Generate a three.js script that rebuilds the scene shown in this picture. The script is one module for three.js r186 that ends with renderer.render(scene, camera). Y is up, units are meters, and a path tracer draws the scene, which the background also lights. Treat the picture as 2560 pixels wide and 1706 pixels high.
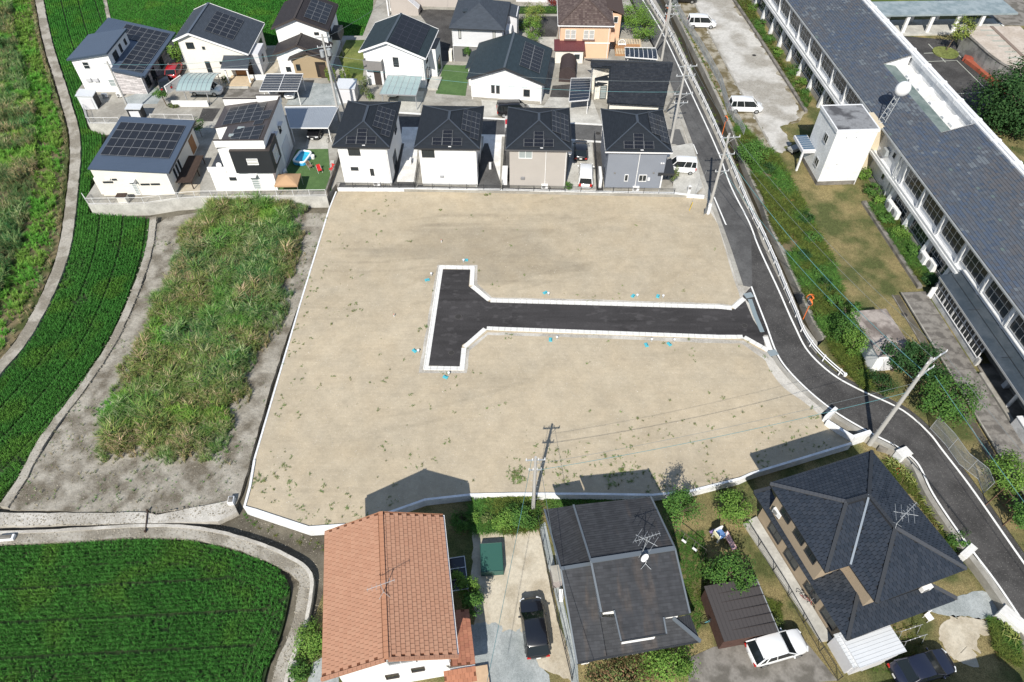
import * as THREE from 'three';
import { mergeGeometries, toCreasedNormals } from 'three/addons/utils/BufferGeometryUtils.js';
import { RoundedBoxGeometry } from 'three/addons/geometries/RoundedBoxGeometry.js';

// ---------------------------------------------------------------- camera, sky, sun, exposure
const scene = new THREE.Scene();
const camera = new THREE.PerspectiveCamera(52.76, 1024 / 682, 0.5, 900);
camera.position.set(0, 51.5, 0);
camera.lookAt(0, 51.5 - 100 * Math.sin(THREE.MathUtils.degToRad(49)), -100 * Math.cos(THREE.MathUtils.degToRad(49)));
const renderer = new THREE.WebGLRenderer({ antialias: true });
renderer.toneMapping = THREE.LinearToneMapping;
renderer.toneMappingExposure = 1.25;
renderer.shadowMap.enabled = true;
{ // clear summer sky
  const W = 128, H = 64, d = new Float32Array(W * H * 4);
  for (let j = 0; j < H; j++) for (let i = 0; i < W; i++) {
    const el = ((j + 0.5) / H - 0.5) * Math.PI, t = Math.pow(Math.max(0, 1 - Math.max(0, el) / (Math.PI / 2)), 2.2);
    const k = (j * W + i) * 4;
    d[k] = 0.135 + 0.23 * t; d[k + 1] = 0.215 + 0.215 * t; d[k + 2] = 0.375 + 0.14 * t; d[k + 3] = 1;
  }
  const t = new THREE.DataTexture(d, W, H, THREE.RGBAFormat, THREE.FloatType);
  t.mapping = THREE.EquirectangularReflectionMapping; t.magFilter = t.minFilter = THREE.LinearFilter; t.needsUpdate = true;
  scene.background = t; scene.environment = t;
}
const sun = new THREE.DirectionalLight(new THREE.Color(1.0, 0.95, 0.86), 5.0);
sun.position.set(-16.6 * 6, 67.6 * 6, 71.8 * 6 - 60);
sun.target.position.set(0, 0, -60);
sun.castShadow = true; sun.shadow.radius = 1; sun.shadow.mapSize.set(4096, 4096);
Object.assign(sun.shadow.camera, { left: -110, right: 110, top: 110, bottom: -110, near: 10, far: 900 });
scene.add(sun, sun.target);

// ---------------------------------------------------------------- helpers
const R2 = Math.PI / 180, V3 = (x, y, z) => new THREE.Vector3(x, y, z);
function rng(seed) { let s = seed >>> 0; return () => { s = (s + 0x6D2B79F5) | 0; let t = Math.imul(s ^ (s >>> 15), 1 | s); t = (t + Math.imul(t ^ (t >>> 7), 61 | t)) ^ t; return ((t ^ (t >>> 14)) >>> 0) / 4294967296; }; }
function lat(ix, iy, seed) { let h = Math.imul(ix, 374761393) ^ Math.imul(iy, 668265263) ^ Math.imul(seed, 1274126177); h = Math.imul(h ^ (h >>> 13), 1274126177); return ((h ^ (h >>> 16)) >>> 0) / 4294967296; }
function vnoise(x, y, seed, per = 0) {
  const ix = Math.floor(x), iy = Math.floor(y), fx = x - ix, fy = y - iy, sx = fx * fx * (3 - 2 * fx), sy = fy * fy * (3 - 2 * fy);
  const m = per ? (v) => ((v % per) + per) % per : (v) => v;
  const a = lat(m(ix), m(iy), seed), b = lat(m(ix + 1), m(iy), seed), c = lat(m(ix), m(iy + 1), seed), d = lat(m(ix + 1), m(iy + 1), seed);
  return (a + (b - a) * sx) * (1 - sy) + (c + (d - c) * sx) * sy;
}
function fbm(x, y, oct, seed, per = 0) { let s = 0, a = 0.5, n = 0; for (let o = 0; o < oct; o++) { s += a * vnoise(x, y, seed + o * 17, per); n += a; a *= 0.5; x *= 2; y *= 2; per *= 2; } return s / n; }
const clamp = (v, a = 0, b = 1) => Math.min(b, Math.max(a, v)), mix = (a, b, t) => a + (b - a) * t, sstep = (a, b, v) => { const t = clamp((v - a) / (b - a)); return t * t * (3 - 2 * t); };
const toS = (v) => (v <= 0.0031308 ? v * 12.92 : 1.055 * Math.pow(v, 1 / 2.4) - 0.055) * 255;
// colour texture from a function of the texel (linear colours in, sRGB stored); repeat in metres
function tex(w, h, mx, my, fn) {
  const d = new Uint8Array(w * h * 4), o = [0, 0, 0];
  for (let j = 0; j < h; j++) for (let i = 0; i < w; i++) { fn(i / w, j / h, o, i, j); const k = (j * w + i) * 4; d[k] = clamp(toS(o[0]), 0, 255); d[k + 1] = clamp(toS(o[1]), 0, 255); d[k + 2] = clamp(toS(o[2]), 0, 255); d[k + 3] = 255; }
  const t = new THREE.DataTexture(d, w, h); t.colorSpace = THREE.SRGBColorSpace; t.wrapS = t.wrapT = THREE.RepeatWrapping; t.magFilter = THREE.LinearFilter; t.minFilter = THREE.LinearMipmapLinearFilter; t.generateMipmaps = true;
  t.repeat.set(1 / mx, 1 / my); t.needsUpdate = true; return t;
}
function bump(w, h, mx, my, fn) { // grey relief texture
  const d = new Uint8Array(w * h * 4);
  for (let j = 0; j < h; j++) for (let i = 0; i < w; i++) { const v = clamp(fn(i / w, j / h, i, j)) * 255, k = (j * w + i) * 4; d[k] = d[k + 1] = d[k + 2] = v; d[k + 3] = 255; }
  const t = new THREE.DataTexture(d, w, h); t.wrapS = t.wrapT = THREE.RepeatWrapping; t.magFilter = THREE.LinearFilter; t.minFilter = THREE.LinearMipmapLinearFilter; t.generateMipmaps = true; t.repeat.set(1 / mx, 1 / my); t.needsUpdate = true; return t;
}
const col = (r, g, b) => new THREE.Color().setRGB(r, g, b);
function std(c, rough = 0.8, o = {}) { const m = new THREE.MeshPhysicalMaterial({ roughness: rough, specularIntensity: rough > 0.68 ? 0.3 : 1, ...o }); if (c) m.color.copy(Array.isArray(c) ? col(...c) : c); return m; }
// neutral speckle shared by all plain materials (two-scale noise and fine grain), tinted by the material's colour
const neutral = {};
function grainTex({ m = 8, big = 0.1, fine = 0.12 } = {}) {
  const lv = big > 0.13 || fine > 0.13 ? 2 : big > 0.07 || fine > 0.07 ? 1 : 0, B = [0.05, 0.11, 0.22][lv], Fi = [0.03, 0.08, 0.14][lv];
  if (!neutral[lv]) { const r = rng(lv * 77 + 5), per = 6; neutral[lv] = tex(256, 256, 1, 1, (u, v, o) => { o[0] = o[1] = o[2] = 0.75 * (1 + (fbm(u * per, v * per, 4, lv + 3, per) - 0.5) * 2 * B + (r() - 0.5) * 2 * Fi); }); }
  const t = neutral[lv].clone(); t.repeat.set(1 / m, 1 / m); t.needsUpdate = true; return t;
}
const tint = (c, k = 0.75) => [c[0] / k, c[1] / k, c[2] / k];
const grain = (c, o = {}, rough = 0.9, mo = {}) => std(tint(c), rough, { map: grainTex(o), ...mo });
const used = {};
function numbered(n) { used[n] = (used[n] ?? -1) + 1; return used[n] ? n + '_' + String(used[n]).padStart(3, '0') : n; }
function mesh(name, g, m, parent) { const o = new THREE.Mesh(Array.isArray(g) ? merge(g) : g, m); o.castShadow = o.receiveShadow = true; o.name = name; if (parent) parent.add(o); return o; }
function tag(o, label, category, group) { o.name = numbered(o.name); o.userData = { label, category, kind: 'thing' }; if (group) o.userData.group = group; scene.add(o); return o; }
function struct(name, g, m, y = 0) { const o = mesh(numbered(name), g, m); o.userData.kind = 'structure'; o.position.y = y; scene.add(o); return o; }
function thing(name, label, category, [x, y, z] = [0, 0, 0], turn = 0, group) { const o = new THREE.Group(); o.name = name; tag(o, label, category, group); o.position.set(x, y, z); o.rotation.y = turn; return o; }
function single(name, g, m, label, category, group, pos) { const o = mesh(name, g, m); tag(o, label, category, group); if (pos) o.position.set(...pos); return o; }
function dup(root, [x, y, z], turn, label, group) { const r = root.clone(); r.name = root.name.replace(/_\d{3}$/, ''); r.userData = { ...root.userData }; tag(r, label ?? root.userData.label, root.userData.category, group ?? root.userData.group); r.position.set(x, y, z); r.rotation.y = turn; return r; }
function plain(g) { const r = g.index ? g.toNonIndexed() : g; for (const k of Object.keys(r.attributes)) if (!['position', 'normal', 'uv', 'color'].includes(k)) r.deleteAttribute(k); if (!r.attributes.uv) r.setAttribute('uv', new THREE.BufferAttribute(new Float32Array(r.attributes.position.count * 2), 2)); if (!r.attributes.normal) r.computeVertexNormals(); return r; }
const merge = (list) => (list.length === 1 ? list[0] : mergeGeometries(list.map(plain)));
// box by centre or by base centre; uv in metres
function boxUV(g, w, h, d) { const p = g.attributes.position, n = g.attributes.normal, u = g.attributes.uv; for (let i = 0; i < p.count; i++) { const ax = Math.abs(n.getX(i)), ay = Math.abs(n.getY(i)), az = Math.abs(n.getZ(i)); if (ay > ax && ay > az) u.setXY(i, p.getX(i), p.getZ(i)); else if (ax > az) u.setXY(i, p.getZ(i), p.getY(i)); else u.setXY(i, p.getX(i), p.getY(i)); } return g; }
function box(w, h, d, x = 0, y = 0, z = 0, ry = 0) { const g = boxUV(new THREE.BoxGeometry(w, h, d), w, h, d); if (ry) g.rotateY(ry); g.translate(x, y, z); return g; }
const bbox = (w, h, d, x = 0, y = 0, z = 0, ry = 0) => box(w, h, d, x, y + h / 2, z, ry); // y = its foot
function rbox(w, h, d, r, x = 0, y = 0, z = 0, ry = 0) { const g = new RoundedBoxGeometry(w, h, d, 2, Math.min(r, w / 2.01, h / 2.01, d / 2.01)); if (ry) g.rotateY(ry); g.translate(x, y + h / 2, z); return g; }
function cyl(r0, r1, h, x = 0, y = 0, z = 0, n = 10) { const g = new THREE.CylinderGeometry(r1, r0, h, n); g.translate(x, y + h / 2, z); return g; }
function rod(a, b, r, n = 6, r2 = r) { const A = V3(...a), B = V3(...b), d = B.clone().sub(A), L = d.length(), g = new THREE.CylinderGeometry(r2, r, L, n); g.applyQuaternion(new THREE.Quaternion().setFromUnitVectors(V3(0, 1, 0), d.normalize())); g.translate((A.x + B.x) / 2, (A.y + B.y) / 2, (A.z + B.z) / 2); return g; }
function beam(a, b, w, h) { const A = V3(...a), B = V3(...b), L = A.distanceTo(B), g = new THREE.BoxGeometry(w, h, L); const m = new THREE.Matrix4().lookAt(A, B, V3(0, 1, 0)); g.applyMatrix4(m); g.translate((A.x + B.x) / 2, (A.y + B.y) / 2, (A.z + B.z) / 2); return g; }
function geoFrom(pos, uv) { const g = new THREE.BufferGeometry(); g.setAttribute('position', new THREE.Float32BufferAttribute(pos, 3)); if (uv) g.setAttribute('uv', new THREE.Float32BufferAttribute(uv, 2)); g.computeVertexNormals(); return g; }
// flat ground piece with sides: outline [[x, z]...], top and bottom height; uv in metres
function slab(pts, y1, y0, holes = []) {
  const P = pts.map(([x, z]) => new THREE.Vector2(x, z)); if (!THREE.ShapeUtils.isClockWise(P)) P.reverse();
  const H = holes.map((h) => { const q = h.map(([x, z]) => new THREE.Vector2(x, z)); if (THREE.ShapeUtils.isClockWise(q)) q.reverse(); return q; });
  const all = P.concat(...H), pos = [], uv = [];
  for (const [a, b, c] of THREE.ShapeUtils.triangulateShape(P, H)) for (const i of (((all[b].x - all[a].x) * (all[c].y - all[a].y) - (all[c].x - all[a].x) * (all[b].y - all[a].y)) < 0 ? [a, b, c] : [a, c, b])) { pos.push(all[i].x, y1, all[i].y); uv.push(all[i].x, all[i].y); }
  if (y0 < y1) for (const L of [P, ...H]) { let s = 0; for (let i = 0; i < L.length; i++) { const a = L[i], b = L[(i + 1) % L.length], l = a.distanceTo(b); const q = [[a, y1, s], [a, y0, s], [b, y0, s + l], [a, y1, s], [b, y0, s + l], [b, y1, s + l]]; for (const [p, y, t] of q.reverse()) { pos.push(p.x, y, p.y); uv.push(t, y); } s += l; } }
  return geoFrom(pos, uv);
}
// subdivide an outline and let it wander, for soil and turf edges
function wander(pts, step, amp, seed, closed = true) {
  const out = [], n = pts.length;
  for (let i = 0; i < (closed ? n : n - 1); i++) { const a = pts[i], b = pts[(i + 1) % n], L = Math.hypot(b[0] - a[0], b[1] - a[1]), k = Math.max(1, Math.round(L / step)); for (let j = 0; j < k; j++) { const t = j / k, x = a[0] + (b[0] - a[0]) * t, z = a[1] + (b[1] - a[1]) * t; out.push([x + (fbm(x * 1.3, z * 1.3, 3, seed) - 0.5) * 2 * amp, z + (fbm(x * 1.3 + 40, z * 1.3, 3, seed + 9) - 0.5) * 2 * amp]); } }
  if (!closed) out.push(pts[n - 1]); return out;
}
function smooth(pts, n = 6) { const c = new THREE.CatmullRomCurve3(pts.map(([x, z]) => V3(x, 0, z)), false, 'centripetal'); return c.getPoints((pts.length - 1) * n).map((p) => [p.x, p.z]); }
function offset(pts, d) { return pts.map((p, i) => { const a = pts[Math.max(0, i - 1)], b = pts[Math.min(pts.length - 1, i + 1)], dx = b[0] - a[0], dz = b[1] - a[1], L = Math.hypot(dx, dz) || 1; return [p[0] - dz / L * d, p[1] + dx / L * d]; }); }
const band = (pts, w, y1, y0) => slab([...offset(pts, w / 2), ...offset(pts, -w / 2).reverse()], y1, y0);
function cut(pts, a, b) { // part of a polyline between two lengths
  const out = []; let s = 0; for (let i = 0; i + 1 < pts.length; i++) { const p = pts[i], q = pts[i + 1], L = Math.hypot(q[0] - p[0], q[1] - p[1]); const at = (t) => [p[0] + (q[0] - p[0]) * t / L, p[1] + (q[1] - p[1]) * t / L]; if (s + L >= a && s <= b) { if (!out.length) out.push(at(Math.max(0, a - s))); out.push(at(Math.min(L, b - s))); } s += L; } return out;
}
const lengthOf = (pts) => pts.reduce((s, p, i) => i ? s + Math.hypot(p[0] - pts[i - 1][0], p[1] - pts[i - 1][1]) : 0, 0);
function along(pts, s) { for (let i = 0; i + 1 < pts.length; i++) { const p = pts[i], q = pts[i + 1], L = Math.hypot(q[0] - p[0], q[1] - p[1]); if (s <= L || i + 2 === pts.length) { const t = s / L; return [p[0] + (q[0] - p[0]) * t, p[1] + (q[1] - p[1]) * t, Math.atan2(-(q[1] - p[1]), q[0] - p[0])]; } s -= L; } }
function insetPoly(pts, d) { const A = pts.reduce((s, p, i) => { const q = pts[(i + 1) % pts.length]; return s + p[0] * q[1] - q[0] * p[1]; }, 0), sg = A > 0 ? 1 : -1, n = pts.length; return pts.map((p, i) => { const a = pts[(i + n - 1) % n], b = pts[(i + 1) % n], e = (u, v) => { const L = Math.hypot(v[0] - u[0], v[1] - u[1]); return [-(v[1] - u[1]) / L * sg, (v[0] - u[0]) / L * sg]; }, n1 = e(a, p), n2 = e(p, b), k = d / Math.max(0.35, 1 + n1[0] * n2[0] + n1[1] * n2[1]); return [p[0] + (n1[0] + n2[0]) * k, p[1] + (n1[1] + n2[1]) * k]; }); }
function inside(pts, x, z) { let c = false; for (let i = 0, j = pts.length - 1; i < pts.length; j = i++) { const [xi, zi] = pts[i], [xj, zj] = pts[j]; if ((zi > z) !== (zj > z) && x < (xj - xi) * (z - zi) / (zj - zi) + xi) c = !c; } return c; }
function boundsOf(pts) { const b = [1e9, 1e9, -1e9, -1e9]; for (const [x, z] of pts) { b[0] = Math.min(b[0], x); b[1] = Math.min(b[1], z); b[2] = Math.max(b[2], x); b[3] = Math.max(b[3], z); } return b; }
function edgeDist(pts, x, z) { let d = 1e9; for (let i = 0, j = pts.length - 1; i < pts.length; j = i++) { const ax = pts[j][0], az = pts[j][1], bx = pts[i][0] - ax, bz = pts[i][1] - az, t = clamp(((x - ax) * bx + (z - az) * bz) / (bx * bx + bz * bz || 1)); d = Math.min(d, Math.hypot(x - ax - bx * t, z - az - bz * t)); } return d; }

// ---------------------------------------------------------------- ground materials
const rg = rng(11);
function soilTex(c1, c2, { size = 512, m = 16, seed = 3, fine = 0.16, fleck = 0, fleckC = [0.6, 0.58, 0.52], per = 8, sharp = 0.5 } = {}) {
  const r = rng(seed * 31 + 1), px = size / m;
  return tex(size, size, m, m, (u, v, o) => {
    const a = clamp((fbm(u * per, v * per, 5, seed, per) - 0.5) / (0.5 - sharp * 0.35) + 0.5), f = 1 + (r() - 0.5) * 2 * fine + (vnoise(u * per * 8, v * per * 8, seed + 4, per * 8) - 0.5) * 0.2;
    for (let k = 0; k < 3; k++) o[k] = mix(c1[k], c2[k], a) * f;
    if (fleck && r() < fleck) for (let k = 0; k < 3; k++) o[k] = mix(o[k], fleckC[k], 0.7);
  });
}
const M = {};
M.mud = std(null, 0.95, { map: soilTex([0.085, 0.075, 0.058], [0.15, 0.135, 0.105], { seed: 5, fleck: 0.02, fleckC: [0.3, 0.28, 0.24] }) });
M.greyMud = std(null, 0.95, { map: soilTex([0.13, 0.112, 0.085], [0.33, 0.305, 0.26], { seed: 6, size: 1024, m: 22, per: 22, fine: 0.3, fleck: 0.08, fleckC: [0.42, 0.4, 0.35], sharp: 0.15 }), bumpMap: bump(256, 256, 3, 3, (u, v) => fbm(u * 12, v * 12, 4, 8, 12)), bumpScale: 0.05 });
M.levee = std(null, 0.95, { map: soilTex([0.21, 0.188, 0.152], [0.35, 0.325, 0.28], { seed: 7, m: 10, fleck: 0.06, sharp: 0.7 }), bumpMap: bump(256, 256, 2.5, 2.5, (u, v) => fbm(u * 10, v * 10, 4, 18, 10)), bumpScale: 0.04 });
M.paleGravel = std(null, 0.95, { map: soilTex([0.33, 0.305, 0.265], [0.47, 0.445, 0.4], { seed: 9, m: 14, fleck: 0.1, fleckC: [0.7, 0.68, 0.64], sharp: 0.6 }) });
M.whiteGravel = std(null, 0.95, { map: soilTex([0.3, 0.28, 0.245], [0.48, 0.465, 0.435], { seed: 19, size: 1024, m: 30, per: 14, fleck: 0.06, fleckC: [0.7, 0.69, 0.67], sharp: 0.5 }) });
M.blueGravel = std(null, 0.95, { map: soilTex([0.25, 0.275, 0.275], [0.34, 0.365, 0.365], { seed: 21, m: 8, fine: 0.35, fleck: 0.1, fleckC: [0.45, 0.46, 0.46] }) });
M.sand = std(null, 0.95, { map: soilTex([0.38, 0.33, 0.25], [0.5, 0.45, 0.36], { seed: 22, m: 9, fleck: 0.05 }) });
{ const r = rng(93); M.asphaltNew = std(null, 0.9, { map: tex(1024, 1024, 26, 26, (u, v, o) => { const s = fbm(u * 5, v * 52, 4, 94, 0), p = fbm(u * 9, v * 9, 4, 95, 9), d = sstep(0.6, 0.78, fbm(u * 30, v * 60, 3, 96)), k = (0.8 + 0.45 * (s - 0.5) + 0.5 * (p - 0.5)) * (1 + (r() - 0.5) * 0.6) + d * 0.35; o[0] = 0.056 * k; o[1] = 0.053 * k; o[2] = 0.054 * k; }) }); }
M.asphalt = std(null, 0.92, { map: soilTex([0.075, 0.074, 0.074], [0.11, 0.109, 0.108], { seed: 24, m: 14, fine: 0.22, fleck: 0.02, fleckC: [0.2, 0.2, 0.2] }) });
M.asphaltOld = std(null, 0.92, { map: soilTex([0.052, 0.05, 0.049], [0.078, 0.075, 0.073], { seed: 25, m: 12, fine: 0.2, fleck: 0.01 }) });
M.concrete = std(null, 0.85, { map: soilTex([0.4, 0.39, 0.36], [0.5, 0.49, 0.455], { seed: 26, m: 9, fine: 0.06 }) });
M.concreteOld = std(null, 0.9, { map: soilTex([0.26, 0.245, 0.215], [0.36, 0.345, 0.31], { seed: 27, m: 15, per: 10, fine: 0.1, sharp: 0.3 }) });
M.concreteDark = std(null, 0.9, { map: soilTex([0.13, 0.12, 0.105], [0.22, 0.205, 0.185], { seed: 29, m: 6, fine: 0.12, sharp: 0.7 }) });
M.concreteNew = std(null, 0.8, { map: soilTex([0.62, 0.61, 0.585], [0.72, 0.71, 0.685], { seed: 28, m: 6, fine: 0.05 }) });
M.whiteWall = std(null, 0.75, { map: soilTex([0.64, 0.65, 0.66], [0.74, 0.745, 0.75], { seed: 30, m: 6, fine: 0.04 }) });
M.dryGrass = std(null, 1, { map: soilTex([0.1, 0.115, 0.042], [0.27, 0.22, 0.105], { seed: 31, size: 1024, m: 40, per: 20, fine: 0.45, sharp: 0.45 }), bumpMap: bump(256, 256, 2, 2, (u, v, i, j) => lat(i, j, 3) * 0.7 + 0.3 * fbm(u * 8, v * 8, 3, 4, 8)), bumpScale: 0.05 });
M.lawn = std(null, 1, { map: soilTex([0.075, 0.11, 0.03], [0.17, 0.19, 0.06], { seed: 32, m: 24, per: 8, fine: 0.4, sharp: 0.6 }) });
M.turf = std(null, 1, { map: soilTex([0.075, 0.135, 0.05], [0.09, 0.155, 0.058], { seed: 33, m: 6, fine: 0.25 }) });
M.mossGround = std(null, 1, { map: soilTex([0.14, 0.115, 0.065], [0.33, 0.3, 0.24], { seed: 34, m: 18, per: 18, fine: 0.3, sharp: 0.7 }) });
M.paint = grain([0.74, 0.74, 0.72], { m: 3, big: 0.08, fine: 0.1, seed: 40 }, 0.7);
M.weedSoil = std(null, 1, { map: soilTex([0.06, 0.075, 0.025], [0.16, 0.13, 0.075], { seed: 35, m: 14, per: 10, fine: 0.4, sharp: 0.8 }) });

// ---------------------------------------------------------------- the ground itself
struct('ground', slab([[-260, -300], [260, -300], [260, 60], [-260, 60]], -1.25, -1.25), M.mud);

// bare building plot, 54 by 44 m, graded sandy soil
const lotN = [[-21.3, -69.04], [-11.85, -68.97], [-1.27, -68.77], [10.33, -68.5], [21.35, -67.96], [23.52, -67.63]];
const lotE1 = [[23.49, -65.17], [23.97, -62.85], [23.87, -53.7], [23.97, -51.53], [23.95, -51]];
const lotE2 = [[24.78, -43.16], [25.15, -40.5], [26.23, -38.18], [27.32, -36.76], [28.17, -35.77]];
const lotS = [[29.84, -32.92], [20.35, -29.89], [14.71, -28.2], [11.71, -27.89], [6.41, -27.97], [-0.67, -28], [-3.51, -27.93], [-7.19, -27.48], [-10.1, -26.33], [-11.68, -25.64], [-13.68, -25.21], [-16.39, -25.05], [-20.97, -26.52], [-21.99, -26.87]];
const lotW = [[-22.01, -28.59], [-22.23, -31.19], [-22.05, -50.1], [-21.77, -65.56]];
const lotPts = [...lotN, ...lotE1, ...lotE2, ...lotS, ...lotW];
{
  const [x0, z0, x1, z1] = boundsOf(lotPts), W = 1280, H = 1120, r = rng(91);
  const t = tex(W, H, x1 - x0, z1 - z0, (u, v, o) => {
    const x = x0 + u * (x1 - x0), z = z0 + v * (z1 - z0);
    let a = fbm(x * 0.12, z * 0.2, 4, 61), s = fbm(x * 0.18, z * 1.6, 4, 62), q = fbm(x * 1.1, z * 1.1, 4, 63), tr = vnoise(x * 0.05 + 3, z * 9 + fbm(x * 0.3, z * 0.3, 2, 5) * 4, 64);
    const f4 = fbm(x * 4.5, z * 4.5, 3, 74); let k = 0.9 + 0.2 * (a - 0.5) + 0.07 * (s - 0.5) + 0.22 * (q - 0.5) + 0.03 * (tr - 0.5) + 0.14 * (f4 - 0.5);
    // darker re-graded soil, streaked along the grader's passes
    const px = (x + 4) / 13 + (fbm(x * 0.15, z * 0.5, 3, 66) - 0.5) * 1.3, pz = (z + 58.5) / 6.5 + (fbm(x * 0.06, z * 0.9, 3, 67) - 0.5) * 1.6;
    const dk = sstep(1.05, 0.55, Math.hypot(px, pz)) * (0.65 + 0.5 * (s - 0.2));
    k *= 1 - 0.24 * clamp(dk);
    const tk = Math.abs(((z + 0.12 * x + 2.2 * Math.sin(x * 0.12)) % 7 + 7) % 7 - 3.5); k *= 1 - 0.07 * sstep(0.28, 0.1, Math.abs(tk - 0.75)) * sstep(0.42, 0.62, fbm(x * 0.2, z * 0.2, 2, 73));
    k *= 1 + (r() - 0.5) * 0.17;
    let w = 0.04 * (fbm(x * 0.5, z * 0.5, 3, 68) - 0.5);
    o[0] = 0.455 * k * (1 + w); o[1] = 0.387 * k; o[2] = 0.284 * k * (1 - w * 1.5);
    const e = r(); if (e < 0.0035) { o[0] = 0.6; o[1] = 0.57; o[2] = 0.5; } else if (e < 0.012) { o[0] *= 0.78; o[1] *= 0.78; o[2] *= 0.76; }
  });
  t.offset.set(-x0 / (x1 - x0), -z0 / (z1 - z0));
  struct('bare_soil', slab(lotPts, 0, -1.2), std(null, 0.97, { map: t, bumpMap: bump(512, 512, 6, 6, (u, v) => 0.6 * fbm(u * 16, v * 16, 4, 70, 16) + 0.4 * fbm(u * 4, v * 30, 3, 71, 0)), bumpScale: 0.025 }));
}
// T-shaped new access road with concrete kerb gutters
const tOut = [[-7.94, -55.63], [-4.12, -55.52], [-4.11, -52.61], [-2.25, -50.53], [8.35, -50.18], [21.59, -49.59], [22.77, -49.39], [24.22, -50.79], [24.42, -48.93], [24.63, -45.49], [25.01, -43.39], [23.03, -45.13], [20.7, -45.13], [8.01, -45.72], [-2.56, -46.27], [-4.54, -43.84], [-4.61, -41.07], [-8.45, -41.15]];
const tIn = [[-7.55, -55.14], [-4.55, -55.09], [-4.61, -52.5], [-2.47, -50.23], [8.32, -49.81], [21.52, -49.25], [22.9, -49.14], [24.37, -50.58], [24.6, -47.68], [25.13, -45.49], [24.86, -43.67], [23.12, -44.97], [20.77, -45.49], [8.03, -46.09], [-2.62, -46.18], [-4.92, -44.24], [-5.04, -41.53], [-8.02, -41.63]];
struct('access_road', slab(tIn, 0.012, -0.05), M.asphaltNew);
{
  // kerb gutter blocks, one by one, with recessed joints
  const gutter = new THREE.Group(); gutter.name = 'kerb_gutter'; gutter.userData.kind = 'structure'; scene.add(gutter);
  const runs = [[0, 1], [1, 2], [2, 3], [3, 5], [5, 6], [6, 7], [10, 11], [11, 12], [12, 14], [14, 15], [15, 16], [16, 17], [17, 0]];
  const mats = [0, 1, 2].map((k) => std(null, 0.85, { map: soilTex([0.56 + k * 0.03, 0.555 + k * 0.03, 0.53 + k * 0.03], [0.67 + k * 0.02, 0.66 + k * 0.02, 0.635 + k * 0.02], { size: 128, m: 3, seed: 80 + k, fine: 0.06 }) }));
  for (const [a, b] of runs) {
    const A = tOut[a], B = tOut[b], L = Math.hypot(B[0] - A[0], B[1] - A[1]), n = Math.max(1, Math.round(L / 0.62)), ang = Math.atan2(-(B[1] - A[1]), B[0] - A[0]);
    const g1 = merge([box(L / n - 0.022, 0.12, 0.12, 0, 0.03, 0), box(L / n - 0.022, 0.06, 0.36, 0, 0.0, 0.24)]);
    for (let i = 0; i < n; i++) {
      const t = (i + 0.5) / n, o = mesh(gutter.children.length ? 'kerb_block_' + String(gutter.children.length).padStart(3, '0') : 'kerb_block', g1, mats[Math.floor(rg() * 3)], gutter);
      o.position.set(A[0] + (B[0] - A[0]) * t, 0.01 + rg() * 0.006, A[1] + (B[1] - A[1]) * t); o.rotation.y = ang;
    }
  }
}
// gravel spill along the outside of the kerb
struct('gravel_edge', slab(wander([[-8.2, -55.85], [-3.81, -55.85], [-3.72, -52.87], [-2.1, -50.83], [8.37, -50.53], [21.65, -49.93], [22.83, -49.7], [24.26, -51.11], [24.22, -50.79], [22.78, -49.44], [21.6, -49.64], [8.35, -50.23], [-2.25, -50.58], [-4.07, -52.66], [-4.04, -55.47], [-7.94, -55.58], [-8.42, -41.11], [-4.61, -41.03], [-4.47, -43.8], [-2.46, -45.95], [8, -45.58], [20.68, -45], [22.95, -44.78], [24.94, -43.12], [25.15, -41.16], [25.44, -40.29], [24.56, -42.26], [22.7, -44.43], [20.57, -44.46], [7.97, -45.18], [-2.45, -45.58], [-4.16, -43.52], [-4.27, -40.7], [-8.91, -40.76]], 0.5, 0.07, 44), 0.006, -0.02), M.paleGravel);

// main road
const rightLine = smooth([[21.29, -134.66], [22.81, -123.59], [24.39, -111.91], [25.72, -94.76], [26.89, -77.25], [27.02, -69.91], [27.71, -62.85], [27.78, -58.92], [28.29, -51.8], [28.58, -46.94], [29.03, -43.39], [30.59, -40.5], [32.41, -38.81], [35.67, -36.37], [37.11, -33.85], [37.52, -32.25], [38.38, -28.81], [39.67, -22], [40.66, -17.44], [41.25, -14.71]]);
const leftEdge = [[20.17, -132.09], [21.02, -123.59], [22.28, -108.67], [22.99, -102.09], [23.62, -86.95], [24.06, -71.97], [24.38, -64.63], [24.58, -58.01], [24.62, -52.61]];
const leftLine = smooth([[25.51, -52.47], [25.75, -47.18], [26, -42.49], [27.24, -39.44], [29.32, -36.37], [31.79, -34.04], [33.87, -32.37], [34.83, -30.98], [35.02, -27.97], [35.9, -23.77], [36.82, -20.52], [37.44, -17.44], [37.95, -14.71]]);
struct('road', slab([...offset(rightLine, -0.55), ...offset(leftLine, 0.12).reverse(), ...[...leftEdge].reverse()], 0.0, -1.2), M.asphaltOld);
struct('road_surface', slab([...cut(offset(rightLine, -0.5), 0, 71), ...[[25.57, -52.34]], ...[...leftEdge].reverse()], 0.006, -0.05), M.asphalt);
const paintLine = (pts, w = 0.15) => struct('road_marking', band(pts, w, 0.014, 0.0), M.paint);
paintLine(rightLine, 0.17); paintLine(leftLine, 0.16);
paintLine([[24.53, -67.91], [24.88, -62.85], [24.93, -62.67]]); paintLine([[23.97, -79.22], [24.09, -76.99]], 0.12);
struct('road_gutter', band([...leftEdge].slice(3).map((p) => [p[0] - 0.2, p[1]]), 0.5, 0.03, -0.1), M.concreteOld);
struct('road_gutter', band(offset(leftLine, 0.42).slice(8), 0.45, 0.03, -0.9), M.concreteOld);
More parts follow.
